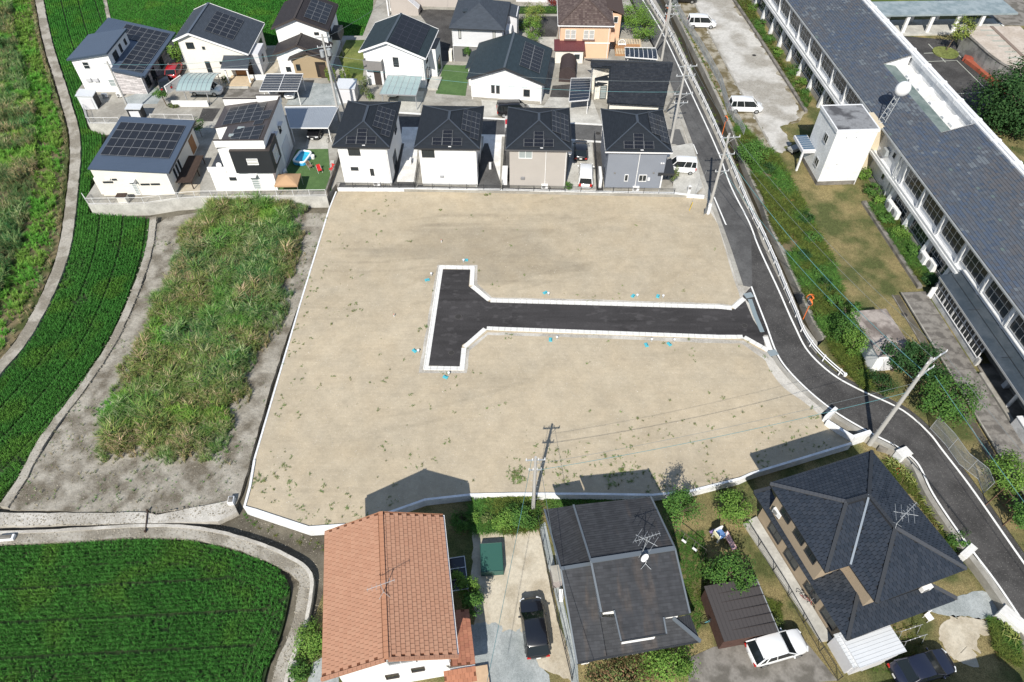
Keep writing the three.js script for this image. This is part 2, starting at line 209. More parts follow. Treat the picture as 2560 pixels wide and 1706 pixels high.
struct('pavement_edge', band(smooth([[24.94, -43.12], [25.15, -41.16], [25.84, -39.23], [27.11, -37.77], [28.29, -36.17]]), 0.9, 0.004, -0.2), M.paleGravel);
struct('road_verge', band(leftEdge.slice(3).map((p) => [p[0] - 0.55, p[1]]), 1.8, -0.012, -1.2), M.paleGravel); struct('road_verge', band(cut(offset(leftLine, 0.9), 0, 17), 2.2, -0.016, -1.2), M.paleGravel); struct('road_verge', slab([[23.73, -53.98], [24.84, -52.88], [25.54, -52.44], [25.61, -50.48], [24.16, -50.69], [22.76, -49.34]], -0.008, -1.2), M.paleGravel);
// canal beside the road
const canalL = [[24.3, -133.37], [25.06, -123.59], [26.52, -110.65], [26.94, -102.09], [27.7, -89.59], [28.29, -79.55], [28.61, -73.17], [28.96, -64.63], [29.11, -61.07], [29.37, -55.67], [29.54, -50.48], [29.56, -47.18], [30.24, -44.55]];
const canalR = [[26.4, -133.37], [27.17, -123.59], [28.21, -109.66], [28.93, -98.56], [29.44, -89.21], [29.61, -82.28], [29.65, -73.78], [29.98, -66.8], [29.83, -62.34], [30.18, -56.54], [30.39, -51.53], [30.53, -47.43], [30.94, -45.13]];
struct('canal_wall', slab([...offset(rightLine, -0.55).slice(0, 62), ...[...canalL].reverse()], 0.05, -1.2), M.concreteOld);
struct('water', slab([...canalL, ...[...canalR].reverse()], -1.0, -1.0), std([0.035, 0.03, 0.02], 0.25));
struct('canal_bank', band(offset(canalR, -0.2), 0.42, 0.1, -1.2), M.concreteOld);
// school side ground: dry lawn as one sheet, everything else laid on it
const schoolEdge = [...offset(canalR, -0.4), ...offset(rightLine, -0.6).slice(60)];
struct('school_ground', slab([...schoolEdge, [44, -4], [140, -4], [140, -260], [14, -260]], 0.0, -1.25), M.dryGrass);
struct('parking_strip', slab(wander([[29.61, -129.58], [31.53, -123.59], [31.99, -112.68], [32.6, -100.75], [33.19, -91.54], [33.6, -86.21], [34.11, -77.9], [33.1, -77.57], [31.85, -83.68], [30.51, -86.58], [29.71, -94.76], [29.22, -106.26], [28.39, -117.97], [27.42, -129.58]], 1, 0.12, 46), 0.02, -0.02), M.mossGround);
struct('gravel_drive', slab(wander([[30.97, -130.82], [31.53, -123.59], [31.99, -112.68], [32.6, -100.75], [33.19, -91.54], [33.6, -86.21], [34.2, -78.23], [35.21, -77.09], [36.71, -79.22], [36.63, -83.33], [39.55, -85.48], [40.26, -88.82], [39.95, -98.34], [39.19, -109.9], [38.13, -123.59], [37.83, -130.82]], 0.25, 0.7, 47), 0.03, -0.02), M.whiteGravel); struct('dirt_strip', slab(wander([[36.15, -130.82], [36.79, -121.3], [37.88, -108.67], [38.72, -97.27], [39.05, -88.07], [36.92, -83.68], [39.25, -84.39], [41.04, -86.95], [40.49, -98.34], [39.77, -109.9], [38.75, -123.59], [38.48, -130.82]], 0.3, 0.4, 43), 0.022, -0.02), M.mossGround);
struct('drive_kerb', band([[30.97, -130.82], [31.53, -123.59], [31.99, -112.68], [32.6, -100.75], [33.19, -91.54], [33.6, -86.21], [34.11, -77.9], [34.84, -70.2], [35.03, -64.63], [34.94, -61.39], [35.4, -56.83]], 0.25, 0.1, -0.1), M.concreteOld);
struct('weedy_bank', slab(wander([...offset(canalR, -0.35).slice(5), ...[[31.34, -42.94], [32.15, -40.07], [33.27, -38.39], [33.84, -41.6], [34.37, -46.94], [34.73, -51.53], [35.31, -56.54], [34.94, -61.39], [34.85, -67.01], [34.69, -69.62], [34.03, -77.57], [32.81, -77.9], [31.15, -84.04]]], 1, 0.15, 48), 0.012, -0.02), M.weedSoil);
// left side: soil around the reeds, levees and ditch
const reedPts = [[-37.35, -69.06], [-33.19, -69.58], [-25.91, -68.19], [-24.12, -61.83], [-24.01, -51.87], [-24.62, -44.54], [-25.02, -37.62], [-25.93, -32.21], [-28.28, -31.11], [-33.36, -31.55], [-36.27, -31.99], [-38.1, -36.63], [-37.47, -42.86], [-37.5, -51.87], [-38.18, -61.45]];
const mudPts = [...[[-41.12, -65.01], [-36.54, -66.25], [-22.2, -65.83], [-22.03, -61.45], [-22.49, -51.22], [-22.94, -42.86], [-22.98, -34.25], [-22.89, -28.17], [-23.07, -27.17], [-30.47, -26.58], [-41.78, -26.89], [-41.86, -28.58], [-41.38, -33.33], [-39.96, -45.12], [-40.06, -54.55], [-42.28, -63.4]]];
struct('dry_mud', slab(wander(mudPts, 0.8, 0.12, 49), -0.8, -1.3), M.greyMud);
const pathW = smooth([[-92.78, -142.92], [-83.56, -125.27], [-74.79, -108.94], [-64.58, -91.56], [-59, -81.49], [-54.21, -69.1], [-50.45, -57.25], [-49.23, -46.2], [-49.8, -41.96], [-50.89, -37.54], [-53.3, -30.62], [-55.85, -24.24]]);
struct('farm_path', slab(wander([...offset(pathW, 0.62), ...offset(pathW, -0.62).reverse()], 0.7, 0.1, 50), -0.62, -1.3), M.levee);
const levee1 = smooth([[-42.75, -64.89], [-41.49, -60.19], [-40.6, -54.44], [-40.1, -45.61], [-40.78, -39.57], [-41.89, -33.73], [-41.98, -29.35], [-42.27, -27.12]]);
struct('levee', slab(wander([...offset(levee1, 0.38), ...offset(levee1, -0.38).reverse()], 0.6, 0.08, 51), -0.62, -1.3), M.levee);
struct('levee', slab(wander([[-44.46, -26.6], [-36.88, -26.53], [-30.44, -26.6], [-29.28, -26.37], [-23.55, -27.72], [-22.71, -26.6], [-24.09, -25.75], [-29.39, -25.64], [-36.45, -25.52], [-43.79, -25.29]], 0.6, 0.09, 52), -0.66, -1.3), M.paleGravel);
const levee2 = smooth([[-43.25, -24.24], [-37.05, -24.47], [-29.85, -24.92], [-25.55, -24.69], [-21.43, -23.73], [-18.02, -22.43], [-16.05, -21.1], [-15.77, -19.36], [-15.84, -16.81], [-16.33, -14.71], [-16.32, -12.18]], 5);
struct('levee', slab(wander([...offset(levee2, 0.5), ...offset(levee2, -0.5).reverse()], 0.5, 0.08, 53), -0.66, -1.3), M.levee);
struct('farm_path', slab(wander([...offset(levee2, -0.35), ...offset(levee2, -0.62).reverse()], 0.4, 0.05, 54), -0.6, -1.3), M.paleGravel);
const paddy1 = [[-58.03, -83.77], [-55.52, -82.7], [-52.52, -70.11], [-50.8, -65.83], [-43.11, -64.77], [-41.92, -60.3], [-40.91, -53.87], [-40.39, -45.12], [-41.17, -39.39], [-42.27, -34.02], [-42.42, -29.62], [-43.62, -24.85], [-54.51, -22.12], [-50.22, -36.14], [-49.21, -41.5], [-48.66, -46.28], [-49.96, -57.36], [-53.51, -69.23], [-57.63, -80.61], [-64.02, -92.34], [-74.89, -110.65], [-82.79, -125.51], [-90.31, -141.07], [-79.21, -141.07], [-67.64, -115.01], [-66.95, -103.38], [-62.01, -90.55]];
const paddy2 = smooth([[-43.07, -23.77], [-36.87, -23.92], [-29.65, -24.25], [-25.39, -24.07], [-21.65, -23.12], [-18.62, -21.94], [-17.17, -20.56], [-16.98, -18.74], [-17.08, -16.53], [-17.48, -14.45], [-17.48, -11.66]], 4).concat([[-36.85, -11.66]]);
const paddy3 = [[-77.79, -141.07], [-70.93, -125.51], [-67.22, -116.95], [-61.65, -115.33], [-53.62, -110.65], [-41.99, -115.33], [-37.04, -106.21], [-28.11, -110.65], [-24.07, -112.18], [-23.63, -115.33], [-26.26, -141.07]];
M.paddy = std(null, 0.8, { map: soilTex([0.02, 0.04, 0.014], [0.04, 0.06, 0.024], { seed: 55, m: 10 }) });
struct('paddy_field', slab(paddy1, -0.9, -1.3), M.paddy); struct('paddy_field', slab(paddy2, -0.9, -1.3), M.paddy);
struct('paddy_field', slab([[-160, -132], [-52, -128], [-58.5, -104], [-22, -106], [-21, -240], [-160, -240]], -0.9, -1.3), M.paddy);
struct('river_bank', slab(wander([...offset(pathW, 0.9), [-140, -30], [-140, -190]], 1, 0.2, 56), -0.85, -1.3), M.weedSoil);
struct('levee', band([[-77.11, -136.68], [-72.02, -125.27], [-66.69, -114.16]], 0.6, -0.7, -1.3), M.levee);
struct('levee', band([[-24.33, -128.37], [-23.59, -121.34], [-23.12, -115.87]], 0.8, -0.3, -1.3), M.levee);

// south house plots, one step lower than the bare plot
const southW = [[-15.09, -24.49], [-14.33, -20.38], [-14.85, -17.72], [-15.17, -15.23], [-15.63, -13.53]];
struct('house_plot', slab([...southW, [-17, -8], [50, -8], ...offset(leftLine, 0.2).slice(26).reverse(), ...lotS.slice(0, 9), ...[[-11.85, -25.91], [-13.8, -25.04]]], -0.8, -1.3), M.dryGrass);
struct('sandy_yard', slab(wander([[2.02, -25.78], [2.73, -22.64], [3.05, -19.3], [4.27, -14.28], [4.43, -13.64], [2.15, -14.37], [-1.17, -14.47], [-2.64, -15.72], [-3.02, -20.38], [-3.21, -25.29], [-0.78, -25.29]], 0.15, 0.25, 57), -0.79, -0.85), M.sand);
struct('gravel_yard', slab(wander([[-3.35, -17.72], [-1.66, -17.82], [0.44, -16.91], [0.46, -17.41], [1.87, -15.04], [2.73, -13.72], [2.9, -12.98], [-4.13, -12.98], [-2.8, -14.28]], 0.12, 0.5, 58), -0.784, -0.85), M.blueGravel);
struct('gravel_yard', slab([[-13.47, -15.42], [-14.33, -14.85], [-14.42, -12.98], [-12.05, -12.98], [-12.52, -15.23]], -0.79, -0.85), M.blueGravel);
struct('gravel_yard', slab([[2.18, -25.41], [2.72, -25.78], [4.7, -14.85], [4.69, -12.98], [4.14, -12.98], [4.17, -15.23]], -0.776, -0.85), M.blueGravel);
struct('driveway', slab([[12.68, -15.23], [14.67, -16.01], [16.13, -16.11], [19.83, -16.31], [21.06, -17.06], [22.95, -13.74], [12.3, -12.98]], -0.785, -0.85), M.concreteDark);
struct('gravel_yard', slab(wander([[31.16, -18.51], [33.69, -19.77], [35.96, -20.05], [36.77, -19.3], [36.41, -18.38], [35.6, -18.06], [32.62, -18.19]], 0.12, 0.3, 59), -0.785, -0.85), M.blueGravel);
struct('sandy_yard', slab(wander([[32.35, -17.86], [35.14, -17.93], [35.36, -17.1], [34.35, -16.16], [33.6, -15.19], [32.38, -14.59], [31.85, -15.43], [31.36, -16.41]], 0.1, 0.8, 60), -0.785, -0.85), M.sand);

// north residential plots
const nLevel = 0.3;
const resid = [...[[-50.48, -66.08], [-43.87, -66.22], [-40.76, -67.13], [-37.62, -67.55], [-22.37, -67.76]], ...[[-21.65, -70.21], [-21.34, -69.38]], ...[[21.27, -67.81]], ...[[23, -68.93], [23.09, -86.44], [22.85, -101.49]], ...[[21.81, -108.04], [20.4, -122.87], [19.98, -128.21]], [-22, -150], [-23.5, -122], [-24, -109.5], [-36, -109.5], [-36.5, -106.2], [-62.8, -105.5], [-62.8, -92], ...[[-60.38, -88.76], [-57.62, -83.8], [-53.73, -83.8]], [-51.6, -81], ...[[-51.37, -69.41], [-51.36, -67.13]]];
struct('house_plot', slab(resid, nLevel, -1.3), M.concreteOld);
struct('street', slab([[-16.7, -86.37], [-3.64, -84.91], [12.08, -83.19], [20.85, -82.32], [22.58, -82.32], [22.87, -77.12], [21.45, -78.76], [10.64, -79.59], [-0.88, -80.91], [-16.12, -81.28]], 0.31, 0.2), M.asphalt);
struct('street_kerb', band([[-16.73, -86.59], [-3.65, -85.05], [12.1, -83.41], [19.92, -82.49]], 0.4, 0.33, 0.2), M.concreteNew);
struct('street_kerb', band([[-16.09, -81.04], [-0.88, -80.77], [10.63, -79.42], [19.86, -78.1]], 0.4, 0.33, 0.2), M.concreteNew);
const pad = (name, pts, m, y) => struct(name, slab(pts, y ?? nLevel + 0.014 + 0.004 * (rg() * 3 | 0), nLevel - 0.05), m);
pad('driveway', [[-3.77, -80.94], [-1.35, -80.77], [-1.51, -70.08], [-3.8, -70.22]], M.concreteNew); pad('driveway', [[-14.85, -82.84], [-12.53, -82.84], [-11.97, -70.52], [-14.27, -70.6]], M.concreteNew);
pad('driveway', [[8, -79.59], [10.44, -79.42], [10.32, -68.64], [6.41, -68.64]], M.concrete); pad('driveway', [[20.6, -78.1], [23.76, -79.09], [23.37, -69.5], [22.21, -68.08], [19.57, -68.36]], M.concrete);
pad('gravel_strip', [[10.6, -79.09], [11.76, -79.42], [11.1, -68.64], [10.41, -68.64]], M.asphaltOld); pad('gravel_strip', [[-15.25, -69.93], [-14.74, -75.1], [-14.44, -78.93], [-14.17, -78.93], [-14.23, -70.49], [-12.05, -70.49], [-11.85, -69.25], [-21.26, -69.38], [-21.17, -70.35]], M.asphalt, nLevel + 0.03);
pad('gravel_strip', [[-4.31, -69.8], [-4, -76.45], [-3.63, -78.93], [-3.15, -78.93], [-1.38, -70.19], [-1.47, -68.74], [-11.77, -69.25], [-11.49, -69.93]], M.asphalt, nLevel + 0.034); pad('gravel_strip', [[-1.16, -68.74], [-0.91, -77.22], [-0.25, -77.22], [0.5, -69.76], [7.37, -69.59], [10.3, -68.49]], M.asphalt, nLevel + 0.01);
pad('turf', [[-10.36, -99.94], [-7.43, -99.72], [-6.3, -99.94], [-6.65, -90.92], [-10.95, -91.59]], M.turf, nLevel + 0.05); pad('turf', [[-27.98, -77.48], [-23.96, -77.63], [-21.99, -68.79], [-28.58, -68.96], [-28.43, -72.94]], M.turf, nLevel + 0.05);
pad('lawn', wander([[-26.36, -108.04], [-23.29, -108.04], [-21.95, -95.45], [-23.96, -94.82], [-26.67, -102.4]], 0.6, 0.1, 3), M.lawn); pad('lawn', [[-36.99, -103.31], [-35.65, -104.24], [-35.13, -97.98], [-37.51, -95.45]], M.sand);
pad('driveway', [[-16.14, -92.19], [-12.64, -92.19], [-12.82, -86.07], [-16.12, -86.44]], M.concrete); pad('driveway', [[5.38, -90.61], [8.42, -90.42], [7.86, -87.55], [4.48, -87.93], [-0.91, -86.07], [-3.85, -85.34], [-4.39, -90.22], [4.49, -88.31]], M.concrete); pad('driveway', [[8.41, -90.22], [11.43, -89.84], [12.21, -83.55], [7.68, -84.26]], M.concrete);
pad('gravel_strip', [[5.91, -93.8], [8.63, -94.21], [8.31, -90.22], [5.37, -90.53]], M.asphaltOld); pad('parking_asphalt', [[-16.14, -118.84], [-9.27, -119.9], [-8.21, -105.49], [-9.23, -101.12], [-10.89, -101.12], [-11.95, -108.69]], M.asphaltOld, nLevel + 0.02);
pad('driveway', [[4.7, -116.51], [8.22, -116.51], [7.12, -109.16], [4.06, -109.16]], M.asphaltOld); pad('driveway', [[4.06, -109.05], [7.11, -109.05], [6.82, -104.6], [4.41, -105.94]], M.concrete);
pad('gravel_yard', [[-31.57, -95.26], [-27.8, -94.32], [-24.58, -94.55], [-23.61, -88.46], [-31.78, -88.46]], M.blueGravel); pad('driveway', [[-41.85, -93.39], [-36.87, -93.39], [-35.87, -90.66], [-41.57, -90.66]], M.concreteDark); pad('driveway', [[-43.22, -87.6], [-40.72, -87.6], [-40.9, -84.26], [-42.91, -84.26]], M.asphaltOld);
pad('driveway', [[-27.17, -80.68], [-24.49, -80.68], [-23.97, -77.71], [-27.04, -77.71]], M.concrete); pad('lawn', [[-40.39, -68.13], [-40.94, -76.22], [-39.37, -73.42], [-37.67, -67.71]], M.sand); pad('gravel_yard', [[-55.26, -90.38], [-52.19, -93.07], [-50.02, -93.21], [-49.99, -88.76], [-54.59, -88.76]], M.blueGravel);
// front walls of the plots
const wallOf = (name, pts, w, y1, y0, m, label, cat = 'wall') => single(name, band(pts, w, y1, y0), m, label, cat);
wallOf('retaining_wall', [[-21.32, -69.25], [-11.84, -69.18], [-1.27, -68.91], [10.3, -68.49], [19.66, -68.23], [21.28, -67.9], [23.21, -67.66]], 0.22, 0.42, -0.1, M.whiteWall, 'low pale concrete wall between the four row houses and the bare plot');
wallOf('retaining_wall', [[-50.4, -65.93], [-43.78, -66.06], [-40.66, -66.96], [-37.53, -67.37], [-22.31, -67.58]], 0.2, 0.42, -1.3, M.concrete, 'stained concrete retaining wall above the rice paddy corner and the reeds');
wallOf('retaining_wall', [[-60.26, -88.59], [-57.49, -83.54], [-53.59, -83.54]], 0.2, 0.42, -1.3, M.concrete, 'concrete retaining wall below the white house with blue roofs');
wallOf('retaining_wall', [[-22.34, -67.74], [-22.08, -74.75], [-22.24, -75.69]], 0.2, 1.1, -1.3, M.concreteDark, 'dark grey block wall between the artificial turf yard and the row house');
// white walls of the bare plot
wallOf('plot_wall', lotW.slice(1).concat([[-21.5, -68.97]]), 0.16, 0.05, -1.2, M.whiteWall, 'long thin white concrete kerb wall beside the reed ditch');
wallOf('plot_wall', [[-22.19, -31.13], [-21.93, -28.54], [-21.92, -26.72], [-20.91, -26.4], [-16.33, -24.88], [-13.42, -25.1]], 0.2, 0.12, -1.2, M.whiteWall, 'bright white retaining wall above the muddy ditch corner');
wallOf('plot_wall', [[-11.65, -25.53], [-10.07, -26.19], [-7.17, -27.36], [-3.5, -27.81], [0.66, -27.9], [6.4, -27.88], [11.68, -27.79], [14.68, -28.11]], 0.2, 0.1, -0.9, M.whiteWall, 'long white boundary wall behind the terracotta and slate roofed houses');
wallOf('plot_wall', [[14.73, -28.11], [19.31, -29.34], [20.31, -29.8], [29.77, -32.82]], 0.2, 0.1, -0.9, M.whiteWall, 'white boundary wall behind the dark hip roofed house');

// ---------------------------------------------------------------- building kit
const courses = {};
function courseTex({ course = 0.2, unit = 0.45, rows = 12, seed = 1, gap = 0.75, vary = 0.12 } = {}) { // slates / strips too small to part, neutral, tinted by the material
  const key = [unit / course > 4, gap, vary].join(), cols = 8, px = 24, W = 256, H = rows * px, r = rng(seed);
  courses[key] ??= tex(W, H, 1, 1, (u, v, o) => { const row = Math.floor(v * rows), fv = v * rows - row, cu = u * cols + (row % 2) * 0.5, ci = Math.floor(cu) % cols, fu = cu - Math.floor(cu); let k = 1 + (lat(ci, row, seed) - 0.5) * 2 * vary + (r() - 0.5) * 0.16; if (fv < 0.1 || fu < 0.03) k *= gap; o[0] = o[1] = o[2] = 0.7 * k; });
  const t = courses[key].clone(); t.repeat.set(1 / (unit * cols), 1 / (course * rows)); t.needsUpdate = true; return t;
}
const courseBumps = {}; const courseBump = (course, rows = 4) => courseBumps[course] ??= bump(8, rows * 16, 1, course * rows, (u, v) => { const f = v * rows - Math.floor(v * rows); return f < 0.12 ? f / 0.12 * 0.3 : 0.3 + 0.7 * (1 - f); });
const ribs = {}; const ribBump = (pitch, w = 0.2, vertical = false) => { const key = vertical + ',' + w; ribs[key] ??= vertical ? bump(64, 8, 1, 1, (u) => (u < w ? 1 : 0.2)) : bump(8, 64, 1, 1, (u, v) => (v < w ? 1 : 0.2)); const t = ribs[key].clone(); t.repeat.set(vertical ? 1 / pitch : 1, vertical ? 1 : 1 / pitch); t.needsUpdate = true; return t; };
const slate = (c, seed, course = 0.2) => std(tint(c, 0.7), 0.62, { specularIntensity: 0.5, map: courseTex({ seed, course }), bumpMap: courseBump(course), bumpScale: 0.012 });
const ribbed = (c, pitch = 0.35, seed = 1, vertical = false, rough = 0.45, metal = 0.25) => std(tint(c), rough, { map: grainTex({ m: 6, big: 0.06, fine: 0.03 }), bumpMap: ribBump(pitch, 0.16, vertical), bumpScale: 0.03, metalness: metal });
const siding = (c, seed, pitch = 0.2, vertical = false) => std(tint(c), 0.72, { map: grainTex({ m: 7, big: 0.035, fine: 0.02 }), bumpMap: ribBump(pitch, 0.1, vertical), bumpScale: -0.008 });
M.slateDark = slate([0.017, 0.021, 0.027], 101); M.slateBlue = slate([0.027, 0.041, 0.05], 102); M.slateGrey = slate([0.05, 0.06, 0.075], 103); M.slateGreen = slate([0.025, 0.038, 0.045], 104); M.slateBrown = slate([0.033, 0.028, 0.029], 105);
M.metalBlue = ribbed([0.085, 0.115, 0.165], 0.28, 106); M.metalBrown = ribbed([0.07, 0.06, 0.06], 0.3, 107); M.metalCarport = ribbed([0.3, 0.33, 0.37], 0.22, 108, true, 0.5, 0.2);
M.wWhite = siding([0.76, 0.765, 0.765], 110); M.wWarm = siding([0.72, 0.69, 0.625], 111, 0.18); M.wStucco = grain([0.8, 0.8, 0.79], { m: 5, big: 0.04, fine: 0.03, seed: 112 }, 0.85); M.wBeige = siding([0.4, 0.375, 0.35], 113, 0.12, true); M.wGrey = siding([0.215, 0.235, 0.275], 114, 0.15, true); M.wPeach = grain([0.66, 0.44, 0.3], { m: 4, big: 0.04, fine: 0.05, seed: 115 }, 0.9); M.wVertical = siding([0.76, 0.765, 0.77], 116, 0.22, true); M.wPale = siding([0.6, 0.6, 0.62], 117, 0.2); M.wGreyLow = siding([0.2, 0.195, 0.19], 118); M.wTan = siding([0.36, 0.28, 0.18], 119, 0.1); M.wCream = grain([0.58, 0.5, 0.37], { m: 4, big: 0.04, fine: 0.04, seed: 120 }, 0.9); M.wBlack = grain([0.018, 0.02, 0.024], { m: 4, big: 0.1, fine: 0.08, seed: 121 }, 0.6);
M.trimWhite = grain([0.74, 0.74, 0.74], { m: 2, big: 0.03, fine: 0.02, size: 64, seed: 122 }, 0.55); M.trimDark = std([0.03, 0.032, 0.036], 0.5); M.trimBrown = std([0.05, 0.04, 0.036], 0.6); M.trimBlue = std([0.06, 0.085, 0.125], 0.45, { metalness: 0.2 }); M.steel = std([0.45, 0.46, 0.47], 0.45, { metalness: 0.5 }); M.alu = std([0.55, 0.56, 0.57], 0.4, { metalness: 0.5 }); M.galv = grain([0.42, 0.44, 0.45], { m: 2, size: 64, big: 0.1, fine: 0.06, seed: 123 }, 0.5, { metalness: 0.35 });
M.glass = std([0.025, 0.032, 0.036], 0.08); M.glassPale = std([0.3, 0.34, 0.34], 0.12); M.curtain = std([0.42, 0.42, 0.4], 0.3); M.blackPlastic = std([0.02, 0.02, 0.022], 0.55); M.wood = grain([0.28, 0.13, 0.05], { m: 1, size: 128, big: 0.25, fine: 0.1, seed: 124 }, 0.65); M.woodDark = grain([0.06, 0.042, 0.034], { m: 1, size: 128, big: 0.2, fine: 0.15, seed: 125 }, 0.7);
M.pv = std(null, 0.3, { map: tex(128, 128, 1, 1, (u, v, o, i, j) => { const e = Math.min(u, 1 - u, v, 1 - v) < 0.028, cu = (u * 6) % 1, cv = (v * 4) % 1, g = Math.min(cu, cv) < 0.07; const k = e ? 0.19 : g ? 0.035 : 0.008; o[0] = k; o[1] = k * 1.02; o[2] = k * (e ? 1.04 : 1.35); }) });
M.pvBlack = std(null, 0.3, { map: tex(128, 128, 1, 1, (u, v, o) => { const e = Math.min(u, 1 - u, v, 1 - v) < 0.02, cv = (v * 4) % 1; const k = e ? 0.06 : cv < 0.05 ? 0.016 : 0.008; o[0] = k; o[1] = k; o[2] = k * 1.3; }) });
function metricUV(g0) { const g = g0.index ? g0.toNonIndexed() : g0; g.computeVertexNormals(); const p = g.attributes.position, n = g.attributes.normal, uv = new Float32Array(p.count * 2); for (let i = 0; i < p.count; i++) { const ax = Math.abs(n.getX(i)), ay = Math.abs(n.getY(i)), az = Math.abs(n.getZ(i)); if (ay > 0.9) { uv[2 * i] = p.getX(i); uv[2 * i + 1] = p.getZ(i); } else if (ax > az) { uv[2 * i] = p.getZ(i); uv[2 * i + 1] = p.getY(i); } else { uv[2 * i] = p.getX(i); uv[2 * i + 1] = p.getY(i); } } g.setAttribute('uv', new THREE.BufferAttribute(uv, 2)); return g; }
function extrudeZ(profile, z0, z1) { const s = new THREE.Shape(profile.map(([x, y]) => new THREE.Vector2(x, y))); const g = new THREE.ExtrudeGeometry(s, { depth: z1 - z0, bevelEnabled: false }); g.translate(0, 0, z0); return metricUV(g); }
function extrudeX(profile, x0, x1) { const s = new THREE.Shape(profile.map(([z, y]) => new THREE.Vector2(-z, y))); const g = new THREE.ExtrudeGeometry(s, { depth: x1 - x0, bevelEnabled: false }); g.rotateY(Math.PI / 2); g.translate(x0, 0, 0); return metricUV(g); }
// plane polygon in space with thickness (straight down); uv: u along the level line, v up the slope, in metres
function planeOf(pts) { const n = V3(0, 0, 0); for (let i = 0; i < pts.length; i++) { const a = pts[i], b = pts[(i + 1) % pts.length]; n.x += (a[1] - b[1]) * (a[2] + b[2]); n.y += (a[2] - b[2]) * (a[0] + b[0]); n.z += (a[0] - b[0]) * (a[1] + b[1]); } n.normalize(); if (n.y < 0) n.negate(); const U = V3(n.z, 0, -n.x); if (U.length() < 1e-4) U.set(1, 0, 0); U.normalize(); const D = V3().crossVectors(U, n).normalize(); if (D.y > 0) { D.negate(); U.negate(); } return { n, U, D, o: V3(...pts[0]) }; }
function roofPoly(pts, th = 0.14) {
  const f = planeOf(pts), q = pts.map((p) => { const d = V3(...p).sub(f.o); return new THREE.Vector2(d.dot(f.U), d.dot(f.D)); }), pos = [], uv = [];
  const tri = THREE.ShapeUtils.triangulateShape(q, []);
  for (const t of tri) for (const [dy, order] of [[0, 1], [-th, 0]]) { const [a, b, c] = t, A = V3(...pts[a]), B = V3(...pts[b]), C = V3(...pts[c]), up = B.clone().sub(A).cross(C.clone().sub(A)).dot(f.n) > 0; for (const i of (up === !!order ? [a, b, c] : [a, c, b])) { pos.push(pts[i][0], pts[i][1] + dy, pts[i][2]); uv.push(q[i].x, -q[i].y); } }
  const cw = THREE.ShapeUtils.area(q) < 0; const ring = pts.map((p, i) => i);
  for (let k = 0; k < ring.length; k++) { const i = ring[k], j = ring[(k + 1) % ring.length], a = pts[i], b = pts[j]; const quad = [[a, 0], [a, -th], [b, -th], [a, 0], [b, -th], [b, 0]]; const A = V3(a[0], a[1], a[2]), B = V3(b[0], b[1], b[2]); const c = pts.reduce((s, p) => s.add(V3(...p)), V3()).divideScalar(pts.length); const nn = V3(0, -th, 0).cross(B.clone().sub(A)); const flip = nn.dot(A.clone().add(B).multiplyScalar(0.5).sub(c)) < 0; for (const [p, dy] of flip ? quad.reverse() : quad) { pos.push(p[0], p[1] + dy, p[2]); uv.push(p[0] + p[2], p[1] + dy); } }
  return geoFrom(pos, uv);
}
// something flat laid on a roof plane: u along the level line, d down the slope from pts[0]
function lay(o, f, u, d, lift) { const p = f.o.clone().addScaledVector(f.U, u).addScaledVector(f.D, d).addScaledVector(f.n, lift); o.position.copy(p); o.quaternion.setFromRotationMatrix(new THREE.Matrix4().makeBasis(f.U, f.n, f.D)); return o; }
const geoCache = {};
const cached = (k, fn) => geoCache[k] ?? (geoCache[k] = fn());
function solar(parent, f, u0, d0, nu, nd, pw, ph, m = M.pv, skip = () => false) {
  const g = cached('pv' + pw + ',' + ph, () => { const b = new THREE.BoxGeometry(pw - 0.02, 0.04, ph - 0.02); return b; });
  for (let j = 0; j < nd; j++) for (let i = 0; i < nu; i++) if (!skip(i, j)) lay(mesh('solar_panel', g, m, parent), f, u0 + (i + 0.5) * pw, d0 + (j + 0.5) * ph, 0.09);
}
// window in a wall: frame mesh with its pane(s) as children; sides S +z, N -z, E +x, W -x of parent.rect
function win(parent, side, a, y, w, h, { frame = M.trimWhite, pane = M.glass, split = 1, cross = 0, rect = parent.userData.rect, ft = 0.06, name = 'window', out = 0 } = {}) {
  const key = ['w', w, h, split, cross, ft].join();
  const g = cached(key, () => { const L = [box(w, ft, 0.09, 0, h - ft / 2, 0.03), box(w, ft, 0.12, 0, ft / 2, 0.045), box(ft, h - 2 * ft, 0.09, -w / 2 + ft / 2, h / 2, 0.03), box(ft, h - 2 * ft, 0.09, w / 2 - ft / 2, h / 2, 0.03)]; for (let i = 1; i < split; i++) L.push(box(ft * 0.8, h - 2 * ft, 0.08, -w / 2 + w * i / split, h / 2, 0.028)); for (let i = 1; i <= cross; i++) L.push(box(w - 2 * ft, ft * 0.7, 0.07, 0, h * i / (cross + 1), 0.024)); return merge(L); });
  const gp = cached('p' + w + ',' + h + ft, () => box(w - 2 * ft, h - 2 * ft, 0.03, 0, h / 2, 0.018));
  const o = mesh(name, g, frame, parent); mesh('pane', gp, pane, o);
  const [x0, x1, z0, z1] = rect;
  if (side === 'S') o.position.set(a, y, z1 + out); else if (side === 'N') { o.position.set(a, y, z0 - out); o.rotation.y = Math.PI; } else if (side === 'E') { o.position.set(x1 + out, y, a); o.rotation.y = Math.PI / 2; } else { o.position.set(x0 - out, y, a); o.rotation.y = -Math.PI / 2; }
  return o;
}
